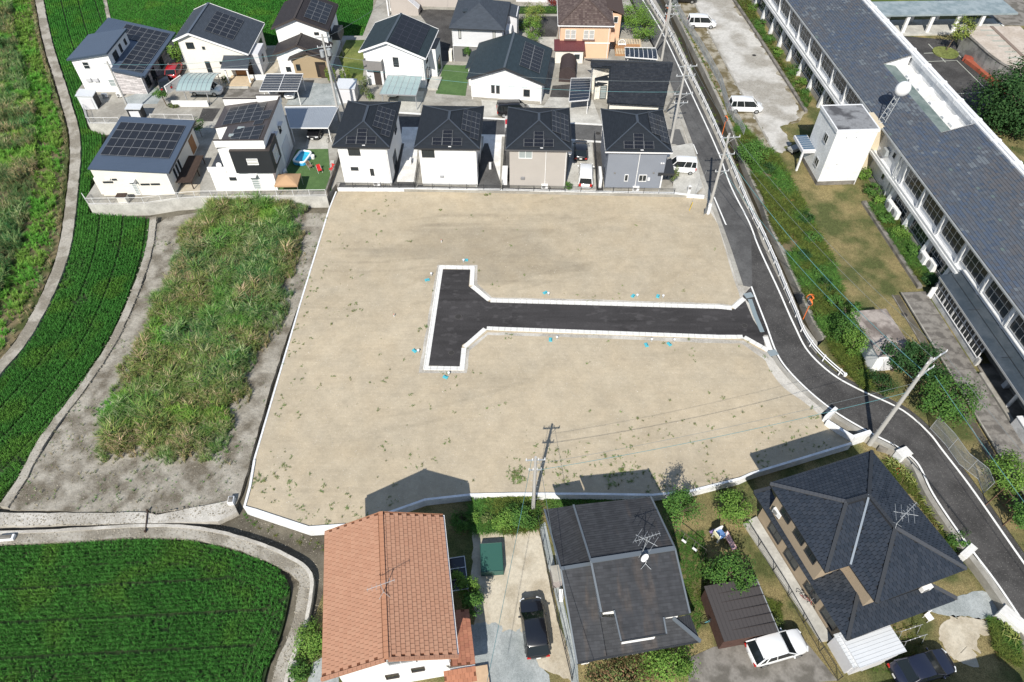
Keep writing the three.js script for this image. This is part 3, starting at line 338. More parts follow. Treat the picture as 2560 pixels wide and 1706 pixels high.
function tileGeo(w, e, t) { // flat tile: thick lower edge, tapering under the one above
  const l = e * 1.12, p = [[-w / 2, 0, -l / 2], [w / 2, 0, -l / 2], [w / 2, 0, l / 2], [-w / 2, 0, l / 2], [-w / 2, t * 0.25, -l / 2], [w / 2, t * 0.25, -l / 2], [w / 2, t, l / 2], [-w / 2, t, l / 2]], q = [[4, 7, 6, 5], [3, 2, 6, 7], [0, 3, 7, 4], [1, 5, 6, 2]], pos = [];
  for (const [a, b, c, d] of q) for (const i of [a, b, c, a, c, d]) pos.push(...p[i]);
  return geoFrom(pos, pos.flatMap((v, i) => i % 3 === 1 ? [] : [v]).slice(0, pos.length / 3 * 2));
}
function tileRoof(parent, faces, w, e, t, cols, { parts = 300, seed = 1, stagger = 0.5, rough = 0.75, name = 'roof_tile', gap = 0.012, off = [0, 0, 0], vary = 0.12, patch = null } = {}) {
  const r = rng(seed), all = [], cam = V3(0, 51.5, 0), q = new THREE.Quaternion(), tilt = new THREE.Quaternion().setFromAxisAngle(V3(1, 0, 0), 0.0);
  const inv = parent.matrixWorld.clone(); parent.updateMatrixWorld(true);
  for (const pts of faces) {
    const f = planeOf(pts), P = pts.map((p) => { const d = V3(...p).sub(f.o); return [d.dot(f.U), d.dot(f.D)]; }), b = boundsOf(P); q.setFromRotationMatrix(new THREE.Matrix4().makeBasis(f.U, f.n, f.D));
    let row = 0; for (let d = b[3] - e * 0.5; d > b[1]; d -= e, row++) for (let u = b[0] + w * 0.5 + (row % 2) * w * stagger - w; u < b[2] + w * 0.5; u += w) if (inside(P, u - w * 0.3, d) && inside(P, u + w * 0.3, d) && inside(P, u, d - e * 0.3)) all.push({ p: f.o.clone().addScaledVector(f.U, u).addScaledVector(f.D, d).addScaledVector(f.n, 0.012), q: q.clone(), k: r() });
  }
  const g = tileGeo(w - gap, e, t), wp = V3(); for (const a of all) a.d = parent.localToWorld(wp.copy(a.p)).distanceTo(cam);
  all.sort((a, b) => a.d - b.d);
  const mats = parts ? [0, 1, 2, 3].map((i) => { const k = 1 + (i / 3 - 0.5) * 2 * vary, c = cols[i % cols.length]; return grain([c[0] * k, c[1] * k, c[2] * k], { size: 64, m: 0.9, big: 0.12, fine: 0.08, seed: seed + i }, rough); }) : [];
  all.slice(0, parts).forEach((a) => { const o = mesh(name, g, mats[Math.floor(a.k * 3.999)], parent); o.position.copy(a.p); o.quaternion.copy(a.q); });
  const rest = all.slice(parts); if (!rest.length) return;
  const im = new THREE.InstancedMesh(g, std([1, 1, 1], rough, { metalness: 0 }), rest.length), m = new THREE.Matrix4(), one = V3(1, 1, 1), c = new THREE.Color();
  rest.forEach((a, i) => { im.setMatrixAt(i, m.compose(a.p, a.q, one)); const k = 1 + (a.k - 0.5) * 2 * vary, cc = patch ? patch(a, cols) : cols[Math.floor(a.k * 7919) % cols.length]; im.setColorAt(i, c.setRGB(cc[0] * k, cc[1] * k, cc[2] * k)); });
  im.name = name + '_field'; im.userData.kind = 'stuff'; im.castShadow = im.receiveShadow = true; parent.add(im);
}
const ridgeCap = (a, b, w = 0.22, h = 0.09) => beam([a[0], a[1] + 0.04, a[2]], [b[0], b[1] + 0.04, b[2]], w, h);
function capTiles(a, b, n = 0.3, w = 0.26) { const A = V3(...a), B = V3(...b), L = A.distanceTo(B), k = Math.max(1, Math.round(L / n)), out = []; for (let i = 0; i < k; i++) { const p = A.clone().lerp(B, i / k), q = A.clone().lerp(B, (i + 1.08) / k); out.push(beam([p.x, p.y + 0.075, p.z], [q.x, q.y + 0.05, q.z], w, 0.1)); } return out; }
function downpipe(parent, x, z, y0, y1, m = M.trimWhite) { return mesh('downpipe', merge([cyl(0.045, 0.045, y1 - y0, x, y0, z, 8), box(0.12, 0.03, 0.1, x, y0 + (y1 - y0) * 0.5, z)]), m, parent); }
// air conditioner outdoor unit
const acProto = (() => { const g = new THREE.Group(); g.name = 'outdoor_unit'; mesh('casing', rbox(0.8, 0.56, 0.3, 0.03, 0, 0.08, 0), M.trimWhite, g); mesh('fan_grille', merge([cyl(0.21, 0.21, 0.02, 0, 0, 0, 16).rotateX(Math.PI / 2).translate(-0.12, 0.36, 0.16), ...[-0.14, -0.07, 0, 0.07, 0.14].map((d) => box(0.4, 0.012, 0.012, -0.12, 0.36 + d, 0.176))]), std([0.2, 0.2, 0.2], 0.6), g); mesh('foot', box(0.12, 0.08, 0.34, -0.26, 0.04, 0), M.blackPlastic, g); mesh('foot', box(0.12, 0.08, 0.34, 0.26, 0.04, 0), M.blackPlastic, g); return g; })();
function ac([x, y, z], turn, label) { const o = acProto.clone(); tag(o, label, 'air conditioner', 'outdoor air conditioner units'); o.position.set(x, y, z); o.rotation.y = turn; return o; }
const satDish = (parent, x, y, z, s = 1, turn = 0) => { const g = new THREE.SphereGeometry(0.5 * s, 16, 6, 0, Math.PI * 2, 0, 0.7); g.scale(1, 0.6, 1); g.rotateX(-2.0); g.rotateY(turn); const o = mesh('satellite_dish', merge([g.translate(x, y + 0.2 * s, z), rod([x, y - 0.4, z], [x, y, z], 0.02)]), M.trimWhite, parent); return o; };
function hipFaces(w, d, y, rise) { const a = w / 2, b = d / 2, r = Math.abs(b - a); return d >= w ? { S: [[-a, y, b], [a, y, b], [0, y + rise, r]], N: [[a, y, -b], [-a, y, -b], [0, y + rise, -r]], E: [[a, y, b], [a, y, -b], [0, y + rise, -r], [0, y + rise, r]], W: [[-a, y, -b], [-a, y, b], [0, y + rise, r], [0, y + rise, -r]], r } : null; }

// ---------------------------------------------------------------- four row houses with hip roofs
function rowHouse(o) {
  const { x, z, w, d, turn, wall, trim = M.trimDark, label, cat = 'house' } = o, g = thing('hip_roof_house', label, 'house', [x, nLevel, z], turn, 'row of four new houses behind the bare plot');
  const he = 5.6, ov = 0.45, rise = 0.39 * w / 2, wx = w / 2 - ov, wz = d / 2 - ov; g.userData.rect = [-wx, wx, -wz, wz];
  mesh('foundation', bbox(2 * wx - 0.06, 0.35, 2 * wz - 0.06, 0, 0, 0), M.concreteOld, g);
  mesh('wall', bbox(2 * wx, he - 0.33, 2 * wz, 0, 0.33, 0), wall, g);
  const f = hipFaces(w, d, he + 0.12, rise);
  const roof = mesh('roof', ['S', 'N', 'E', 'W'].map((k) => roofPoly(f[k], 0.1)), M.slateDark, g);
  mesh('fascia', [box(w + 0.02, 0.16, 0.05, 0, he, d / 2), box(w + 0.02, 0.16, 0.05, 0, he, -d / 2), box(0.05, 0.16, d - 0.06, w / 2, he, 0), box(0.05, 0.16, d - 0.06, -w / 2, he, 0)], trim, roof);
  mesh('soffit', box(w - 0.08, 0.05, d - 0.08, 0, he - 0.05, 0), M.trimWhite, roof);
  const T = [0, he + 0.12 + rise], R = (s) => [0, T[1], s * f.r];
  mesh('ridge_cap', [ridgeCap(R(1), R(-1), 0.3), ...[[-1, 1], [1, 1], [-1, -1], [1, -1]].map(([a, b]) => ridgeCap([a * w / 2, he + 0.12, b * d / 2], R(b), 0.14, 0.07))], std([0.06, 0.072, 0.09], 0.5, { metalness: 0.2 }), roof);
  const fS = planeOf(f.S), fE = planeOf(f.E), dS = Math.hypot(w / 2, rise), sg = (pl, pu, pd) => pl.o.clone();
  // laid out from a corner of each slope: u runs along the eave
  const place = (pl, pts, uc, dFromEave, nu, nd, pw, ph) => { const e0 = V3(...pts[0]), e1 = V3(...pts[1]), mid = e0.clone().add(e1).multiplyScalar(0.5).sub(pl.o), um = mid.dot(pl.U), dm = mid.dot(pl.D); solar(g, pl, um + uc - nu * pw / 2, dm - dFromEave - nd * ph, nu, nd, pw, ph); };
  place(fS, f.S, 0, 0.35, 3, 2, 1.16, 0.53); place(fS, f.S, 0, 0.35 + 2 * 0.53, 1, 2, 1.16, 0.53);
  const dirE = Math.sign(planeOf(f.E).U.z) || 1; place(fE, f.E, 0.35 * dirE, 0.3, 5, 2, 1.14, 0.53); place(fE, f.E, -0.15 * dirE, 0.36 + 2 * 0.53, 4, 2, 1.14, 0.53);
  mesh('eave_vent', box(0.34, 0.06, 0.1, 0.35, he + 0.27, d / 2 - 0.15), M.trimWhite, roof);
  return { g, wx, wz, he };
}
const dk = { frame: M.trimDark, pane: M.glass };
{
  const a = rowHouse({ x: -17.45, z: -74.43, w: 6.7, d: 10.1, turn: -1.5 * R2, wall: M.wWhite, label: 'narrow white house with dark hip roof beside the artificial turf yard' });
  win(a.g, 'S', -1.0, 4.3, 1.4, 1.1, { ...dk, split: 2 }); win(a.g, 'S', -1.35, 2.2, 0.9, 0.45, dk); win(a.g, 'S', 0.7, 1.5, 0.45, 0.95, dk); downpipe(a.g, 2.75, a.wz + 0.06, 0.1, 5.3); mesh('wall_joint', box(0.02, 5, 0.01, 0.9, 2.9, a.wz + 0.006), M.trimWhite, a.g);
  win(a.g, 'E', 1.2, 0.3, 2.0, 2.1, { ...dk, split: 2 }); win(a.g, 'E', -1.6, 3.6, 1.4, 1.2, { ...dk, split: 2 }); mesh('roof_drain', rbox(0.22, 0.3, 0.2, 0.03, a.wx + 0.2, 5.1, a.wz - 0.1), M.trimWhite, a.g);
  const b = rowHouse({ x: -7.44, z: -73.75, w: 7.63, d: 9.3, turn: -1.6 * R2, wall: M.wWhite, label: 'white house with dark hip roof and a single black upper window' });
  win(b.g, 'S', -2.3, 4.2, 1.5, 1.1, { ...dk, split: 2 }); mesh('vent_hood', rbox(0.5, 0.3, 0.16, 0.04, -0.9, 1.4, b.wz + 0.08), std([0.3, 0.31, 0.33], 0.5), b.g); downpipe(b.g, 3.2, b.wz + 0.06, 0.1, 5.3); win(b.g, 'E', 1.5, 0.3, 1.8, 2.1, { ...dk, split: 2 }); win(b.g, 'E', -1.4, 3.6, 1.4, 1.2, { ...dk, split: 2 }); win(b.g, 'W', 2.2, 1.0, 0.6, 1.1, dk); mesh('roof_drain', rbox(0.22, 0.3, 0.2, 0.03, b.wx + 0.2, 5.1, b.wz - 0.1), M.trimWhite, b.g);
  const c = rowHouse({ x: 3.2, z: -73.4, w: 7.65, d: 9.15, turn: -1.6 * R2, wall: M.wBeige, trim: std([0.09, 0.09, 0.095], 0.5), label: 'beige ribbed house with dark hip roof beside the driveway with two cars' });
  win(c.g, 'S', -1.5, 4.25, 1.6, 1.1, { split: 2, pane: M.glassPale }); mesh('vent_hood', rbox(0.5, 0.34, 0.16, 0.04, -1.8, 1.3, c.wz + 0.08), std([0.2, 0.2, 0.21], 0.5), c.g); downpipe(c.g, 0.9, c.wz + 0.06, 0.1, 5.4); downpipe(c.g, c.wx - 0.12, c.wz + 0.06, 0.1, 5.4); satDish(c.g, c.wx + 0.35, 4.6, c.wz - 0.5, 0.8); win(c.g, 'E', 1.0, 0.3, 1.8, 2.1, { split: 2 }); mesh('storage_box', rbox(0.7, 1.1, 2.6, 0.05, -c.wx - 0.65, 0, 2.4), M.trimWhite, c.g);
  const e = rowHouse({ x: 14.75, z: -73.0, w: 7.7, d: 9.2, turn: -1.4 * R2, wall: M.wGrey, trim: M.trimWhite, label: 'blue grey house with dark hip roof and white fascia near the utility poles' });
  win(e.g, 'S', -0.95, 1.35, 0.45, 0.95, {}); win(e.g, 'S', 1.0, 1.35, 0.95, 0.95, { split: 2 }); downpipe(e.g, 0.25, e.wz + 0.06, 0.1, 5.4); for (const [vx, vy] of [[-2.4, 2.4], [2.2, 2.5]]) mesh('vent_hood', rbox(0.2, 0.2, 0.12, 0.04, vx, vy, e.wz + 0.06), M.wGreyLow, e.g); mesh('meter_box', rbox(0.28, 0.4, 0.12, 0.02, 1.75, 1.5, e.wz + 0.06), M.trimWhite, e.g);
  mesh('entrance_canopy', [box(0.16, 0.3, 3.0, e.wx + 1.15, 2.65, e.wz - 1.2), box(1.9, 0.3, 0.16, e.wx + 0.25, 2.65, e.wz + 0.34), box(1.2, 0.06, 2.9, e.wx + 0.6, 2.76, e.wz - 1.15), box(0.1, 2.6, 0.1, e.wx + 1.15, 1.3, e.wz - 2.6)], M.trimDark, e.g); mesh('canopy_post', box(0.14, 2.5, 0.14, e.wx - 0.2, 1.25, e.wz + 0.34), M.trimWhite, e.g); satDish(e.g, e.wx + 0.5, 3.9, e.wz - 1.4, 0.7); mesh('floodlight', [rbox(0.18, 0.16, 0.14, 0.03, 2.9, 3.9, e.wz + 0.1), rbox(0.18, 0.16, 0.14, 0.03, 3.15, 3.9, e.wz + 0.1)], M.trimWhite, e.g); mesh('screen_wall', rbox(0.35, 1.5, 2.4, 0.03, -e.wx - 0.5, 0, 2.6), M.trimWhite, e.g); win(e.g, 'W', 2.4, 0.9, 0.5, 1.0, dk);
  ac([3.97, 0.34, -69.11], 0, 'outdoor unit behind the black fence of the beige ribbed house'); ac([15.02, 0.34, -68.68], 0, 'outdoor unit behind the black fence of the blue grey house'); ac([-16.51, 0.34, -69.67], 0, 'outdoor unit behind the black fence of the narrow white row house');
  ac([-12.9, nLevel, -74.5], Math.PI / 2, 'outdoor unit on the shaded east side of the narrow white row house'); ac([-2.75, nLevel, -73.4], Math.PI / 2, 'outdoor unit on the shaded east side of the white house with a single upper window');
}
// black mesh fences along the plots: rails and every post
function fence(name, label, pts, y, h, { step = 2, m = M.trimDark, rail = 0.03, post = 0.05, bars = 0, meshM = null, cat = 'fence', group } = {}) {
  const g = thing(name, label, cat, [pts[0][0], y, pts[0][1]], 0, group), o = (p, yy) => [p[0] - pts[0][0], yy, p[1] - pts[0][1]], L = lengthOf(pts), n = Math.max(1, Math.round(L / step)), railG = [];
  for (let i = 0; i + 1 < pts.length; i++) for (const yy of [h, 0.08, ...Array.from({ length: bars }, (_, k) => h * (k + 1) / (bars + 1))]) railG.push(rod(o(pts[i], yy), o(pts[i + 1], yy), rail * (yy === h || yy === 0.08 ? 0.8 : 0.35), 5));
  mesh('rail', railG, m, g); for (let i = 0; i <= n; i++) { const [x, z] = along(pts, Math.min(L, i * L / n)); mesh('post', cached('fp' + h + post, () => cyl(post * 0.6, post * 0.6, h + 0.04, 0, 0, 0, 6)), m, g).position.set(x - pts[0][0], 0, z - pts[0][1]); }
  if (meshM) { const w = []; for (let i = 0; i + 1 < pts.length; i++) { const a = pts[i], b = pts[i + 1], l = Math.hypot(b[0] - a[0], b[1] - a[1]), k = Math.round(l / (h > 1.3 ? 0.07 : 0.12)); if (h > 1.3) for (let y = 0.15; y < h; y += 0.09) w.push(rod(o(a, y), o(b, y), 0.008, 3)); for (let j = 0; j < k; j++) { const t = j / k, p = [a[0] + (b[0] - a[0]) * t, a[1] + (b[1] - a[1]) * t]; w.push(rod(o(p, 0.08), o(p, h), h > 1.3 ? 0.008 : 0.006, 3)); } } const wm = mesh('wire_mesh', w, meshM, g); wm.userData.kind = 'stuff'; }
  return g;
}
fence('mesh_fence', 'black mesh fence in front of the narrow white row house', [[-21.25, -69.22], [-11.9, -69.09]], 0.42, 0.75, { meshM: M.trimDark });
fence('mesh_fence', 'black mesh fence in front of the white house with a single upper window', [[-11.74, -69.06], [-2.92, -68.81], [-1.37, -68.75]], 0.42, 0.75, { meshM: M.trimDark });
fence('mesh_fence', 'black mesh fence in front of the beige ribbed house and its cars', [[-1.16, -68.71], [10.22, -68.32]], 0.42, 0.75, { meshM: M.trimDark });
fence('mesh_fence', 'black mesh fence in front of the blue grey house', [[10.38, -68.32], [19.6, -67.99]], 0.42, 0.75, { meshM: M.trimDark });
fence('mesh_fence', 'black side fence between the white driveway and the beige ribbed house', [[-1.22, -68.91], [-0.87, -80.57]], nLevel, 0.9, { meshM: M.trimDark }); fence('mesh_fence', 'black side fence between the two cars and the blue grey house', [[10.29, -68.57], [10.87, -80.37]], nLevel, 0.9, { meshM: M.trimDark }); fence('mesh_fence', 'black side fence between the two white row houses', [[-11.9, -69.32], [-11.86, -74.06]], nLevel, 0.9, { meshM: M.trimDark });
fence('white_fence', 'white mesh fence on the retaining wall above the reeds', [[-51.24, -66.97], [-50.42, -66.01], [-43.8, -66.15], [-40.67, -67], [-37.53, -67.39], [-22.41, -67.69]], 0.42, 0.85, { m: M.trimWhite, meshM: M.galv }); fence('white_fence', 'white mesh fence beside the garden shed of the white house with blue roofs', [[-60.23, -88.55], [-57.5, -83.6], [-53.21, -83.6]], 0.42, 0.85, { m: M.trimWhite, meshM: M.galv }); fence('white_fence', 'white mesh fence between the two solar panel houses', [[-49.4, -84.78], [-43.59, -84.65]], nLevel, 0.8, { m: M.trimWhite, meshM: M.galv });

// ---------------------------------------------------------------- gable houses further back
function gable(g, { xl, xr, rx, hl, hr, hR, z0, z1, ov = 0.45, ovz = 0.45, wall, roof, trim = M.trimDark, th = 0.14, cap = null, name = 'wall' }) { // ridge along local z
  const at = (x) => x < rx ? hR - (rx - x) * (hR - hl) / (rx - xl) : hR - (x - rx) * (hR - hr) / (xr - rx), a = xl + ov, b = xr - ov;
  mesh(name, extrudeZ([[a, 0], [b, 0], [b, at(b) - th], [rx, hR - th], [a, at(a) - th]], z0 + ovz, z1 - ovz), wall, g); g.userData.rect ??= [a, b, z0 + ovz, z1 - ovz];
  const L = [[xl, hl, z1], [xl, hl, z0], [rx, hR, z0], [rx, hR, z1]], R = [[xr, hr, z0], [xr, hr, z1], [rx, hR, z1], [rx, hR, z0]];
  const r = mesh('roof', [roofPoly(L, th), roofPoly(R, th)], roof, g), bd = (p, q, dz) => beam([p[0], p[1] - th * 0.6, p[2] + dz], [q[0], q[1] - th * 0.6, q[2] + dz], 0.05, th + 0.12);
  for (const q of [bd(L[0], L[3], 0.03), bd(L[3], R[1], 0.03), bd(L[1], L[2], -0.03), bd(R[0], R[3], -0.03)]) mesh('verge_board', q, trim, r); for (const q of [box(0.1, 0.1, z1 - z0, xl - 0.05, hl - th, (z0 + z1) / 2), box(0.1, 0.1, z1 - z0, xr + 0.05, hr - th, (z0 + z1) / 2)]) mesh('gutter', q, trim, r);
  mesh('ridge_cap', ridgeCap([rx, hR, z0], [rx, hR, z1], 0.3, 0.08), cap ?? trim, r);
  return { L: planeOf(L), R: planeOf(R), Lp: L, Rp: R };
}
const plane = (pts) => ({ ...planeOf(pts) });
// u measured from local z of a point on an east/west slope
function solarAt(g, f, eaveP, uz, dUp, nu, nd, pw, ph, m, skip) { const d = V3(eaveP[0], eaveP[1], uz).sub(f.o); const s = f.U.z > 0 ? 1 : -1; solar(g, f, d.dot(f.U) + (s > 0 ? 0 : -nu * pw), d.dot(f.D) - dUp - nd * ph, nu, nd, pw, ph, m, skip); }
{ // big white house, ridge front to back, all black panels on its east slope
  const g = thing('gable_house', 'white house with dark gable roof covered in black solar panels', 'house', [-16.2, nLevel, -97.7], -7.5 * R2);
  const f = gable(g, { xl: -4.75, xr: 4.75, rx: -0.6, hl: 5.1, hr: 4.7, hR: 6.7, z0: -4.5, z1: 4.5, wall: M.wVertical, roof: M.slateGreen, trim: M.trimWhite, cap: std([0.06, 0.075, 0.09], 0.5) });
  solarAt(g, f.R, f.Rp[0], -4.35, 1.2, 6, 4, 1.42, 1.05, M.pvBlack); win(g, 'S', 0.3, 3.0, 0.8, 1.35, { frame: M.trimDark }); downpipe(g, 4.1, 4.15, 0.1, 4.6);
  mesh('balcony', [bbox(2.6, 1.3, 0.08, -2.9, 2.7, 4.9), bbox(0.08, 1.3, 0.8, -1.6, 2.7, 4.5), bbox(0.08, 1.3, 0.8, -4.2, 2.7, 4.5), bbox(2.6, 0.1, 0.9, -2.9, 2.65, 4.5)], siding([0.22, 0.21, 0.205], 131, 0.1, true), g); mesh('door_recess', box(1.6, 2.1, 0.06, -2.4, 1.1, 4.09), M.trimBrown, g); mesh('post', bbox(0.3, 2.6, 0.3, -1.75, 0, 4.7), M.trimWhite, g);
  mesh('bay', bbox(1.3, 4.4, 3.2, 4.75, 0, -0.6), M.wVertical, g); mesh('bay_roof', box(1.4, 0.1, 3.3, 4.8, 4.45, -0.6), M.slateDark, g); win(g, 'E', -0.6, 0.5, 1.7, 1.9, { rect: [0, 5.4, 0, 0], frame: M.trimDark, split: 2 }); win(g, 'E', 2.6, 0.2, 1.0, 2.1, { frame: M.trimDark }); win(g, 'E', 2.2, 3.0, 1.0, 0.9, { frame: M.trimDark }); mesh('terrace', bbox(1.6, 0.3, 3.4, 5.3, 0, 2.8), M.concrete, g); mesh('vent_hood', rbox(0.12, 0.3, 0.4, 0.03, 4.36, 1.4, 1.3), M.wGreyLow, g);
}
{ // low white house, wide gable
  const g = thing('gable_house', 'single storey white house with wide dark green gable roof', 'house', [-0.3, nLevel, -94.2], -7.6 * R2);
  const f = gable(g, { xl: -5.3, xr: 5.55, rx: -0.05, hl: 3.3, hr: 3.15, hR: 5.2, z0: -5.2, z1: 5.2, wall: M.wWhite, roof: M.slateBlue, trim: M.trimDark, cap: std([0.07, 0.085, 0.1], 0.5) });
  solarAt(g, f.R, f.Rp[0], -2.9, 1.1, 6, 1, 1.0, 1.5, M.pv); solarAt(g, f.R, f.Rp[0], -2.9, 2.6, 6, 1, 1.0, 1.5, M.pv); solarAt(g, f.R, f.Rp[0], -3.9, 1.1, 1, 2, 1.0, 1.5, M.pv);
  win(g, 'S', -1.75, 1.15, 0.5, 1.15, { frame: M.trimBrown }); win(g, 'S', -1.05, 1.15, 0.5, 1.15, { frame: M.trimBrown }); win(g, 'S', 3.0, 1.0, 0.9, 1.0, { frame: M.trimBrown, cross: 1 }); downpipe(g, -4.7, 4.8, 0, 3.1); downpipe(g, 5.0, 4.8, 0, 3.1); mesh('foundation', bbox(9.9, 0.4, 9.5, 0.1, -0.05, 0.04), M.concreteOld, g); mesh('vent_hood', rbox(0.14, 0.14, 0.1, 0.02, 1.2, 2.5, 4.8), M.trimWhite, g);
  mesh('side_wing', bbox(1.5, 3.0, 4.2, -5.1, 0, -1.0), M.wWhite, g); mesh('side_roof', roofPoly([[-6.2, 2.85, 1.6], [-6.2, 2.85, -3.4], [-4.4, 3.62, -3.4], [-4.4, 3.62, 1.6]], 0.12), M.slateBlue, g); win(g, 'S', -5.0, 1.1, 0.55, 1.1, { rect: [0, 0, 0, 1.1], frame: M.trimBrown });
  ac([-5.36, 0.32, -91.76], 0, 'outdoor unit beside the single storey white house near the artificial turf');
}
{ // tall white house with two lower gables in front
  const g = thing('gable_house', 'white house with brown roof and timber clad entrance gable', 'house', [-31, nLevel, -99.8], 0);
  const f = gable(g, { xl: -3.9, xr: 4.3, rx: -0.2, hl: 5.75, hr: 5.45, hR: 7.2, z0: -8.4, z1: 0.3, wall: M.wStucco, roof: M.slateBrown, trim: M.trimBrown });
  g.userData.rect = [-3.45, 3.85, -7.9, -0.15]; solarAt(g, f.R, f.Rp[0], -7.2, 0.6, 5, 3, 1.25, 1.05, M.pv); win(g, 'S', 2.4, 4.6, 0.7, 0.4, { frame: M.trimBrown });
  gable(g, { xl: -3.6, xr: 4.3, rx: 0.2, hl: 3.4, hr: 3.2, hR: 4.85, z0: -0.6, z1: 3.6, wall: M.wStucco, roof: M.slateBrown, trim: M.trimBrown, name: 'front_wing' });
  gable(g, { xl: -1.3, xr: 4.6, rx: 1.35, hl: 3.0, hr: 2.9, hR: 4.05, z0: 2.0, z1: 4.1, ovz: 0.35, wall: M.wTan, roof: M.slateBrown, trim: M.trimBrown, name: 'entrance_gable' });
  win(g, 'S', -0.2, 1.2, 0.6, 0.9, { rect: [0, 0, 0, 3.76], frame: M.trimDark }); win(g, 'S', -1.9, 0.7, 0.7, 0.7, { rect: [0, 0, 0, 3.16], frame: M.trimDark }); mesh('door_recess', box(1.5, 2.3, 0.08, 3.1, 1.3, 3.76), std([0.03, 0.026, 0.022], 0.7), g); mesh('door', box(0.9, 2.0, 0.06, 3.3, 1.05, 3.82), M.woodDark, g);
  mesh('balcony', [bbox(1.4, 1.1, 2.6, 4.5, 2.6, -4), bbox(0.1, 4.5, 0.1, 5.1, 0, -2.7)], M.trimDark, g); win(g, 'E', -2.2, 3.4, 1.4, 1.7, { frame: M.trimDark, split: 2 });
}
{ // cream house, long east slope
  const g = thing('gable_house', 'cream sided house with blue grey gable roof and timber front door', 'house', [-43, nLevel, -100.9], 0);
  const f = gable(g, { xl: -5.0, xr: 5.05, rx: -2.5, hl: 5.7, hr: 3.7, hR: 6.7, z0: -4.9, z1: 5.0, wall: M.wWarm, roof: M.slateGrey, trim: M.trimWhite, cap: std([0.08, 0.1, 0.13], 0.5) });
  solarAt(g, f.R, f.Rp[0], -3.4, 2.6, 5, 4, 1.25, 0.98, M.pv); win(g, 'S', -3.0, 4.3, 1.1, 0.9, { frame: M.trimDark, split: 2 }); win(g, 'S', -1.2, 4.2, 0.4, 0.4, { frame: M.trimDark }); win(g, 'S', -1.4, 0.5, 0.7, 1.9, { frame: M.trimDark }); win(g, 'S', 0.9, 2.0, 1.0, 0.35, { frame: M.trimDark }); downpipe(g, -4.5, 4.6, 0, 5);
  mesh('porch_roof', [roofPoly([[1.3, 2.55, 7.0], [5.2, 2.55, 7.0], [5.2, 3.35, 4.4], [1.3, 3.35, 4.4]], 0.12)], M.slateGrey, g); mesh('porch_beam', [box(3.9, 0.16, 0.08, 3.25, 2.45, 7.02)], M.trimWhite, g); for (const x of [1.75, 4.9]) mesh('post', bbox(0.2, 2.45, 0.2, x, 0, 6.7), M.trimWhite, g); mesh('porch_floor', bbox(3.5, 0.28, 3.2, 3.3, 0, 5.9), grain([0.5, 0.4, 0.28], { m: 2, size: 64, seed: 140 }, 0.9), g); mesh('door', box(1.9, 2.1, 0.08, 3.3, 1.3, 4.6), M.wood, g); mesh('side_wing', bbox(1.4, 3.2, 3.4, 5.4, 0, 2.3), M.wPale, g); mesh('door_panel', box(0.8, 1.9, 0.06, 4.6, 1.2, 4.62), M.woodDark, g);
  mesh('step', [bbox(3.2, 0.14, 0.5, 3.2, 0, 7.75)], M.concrete, g); win(g, 'E', 2.4, 1.4, 0.5, 1.0, { rect: [0, 6.1, 0, 0], frame: M.trimDark }); win(g, 'E', -2.2, 0.3, 1.8, 2.0, { frame: M.trimDark, split: 2 });
}
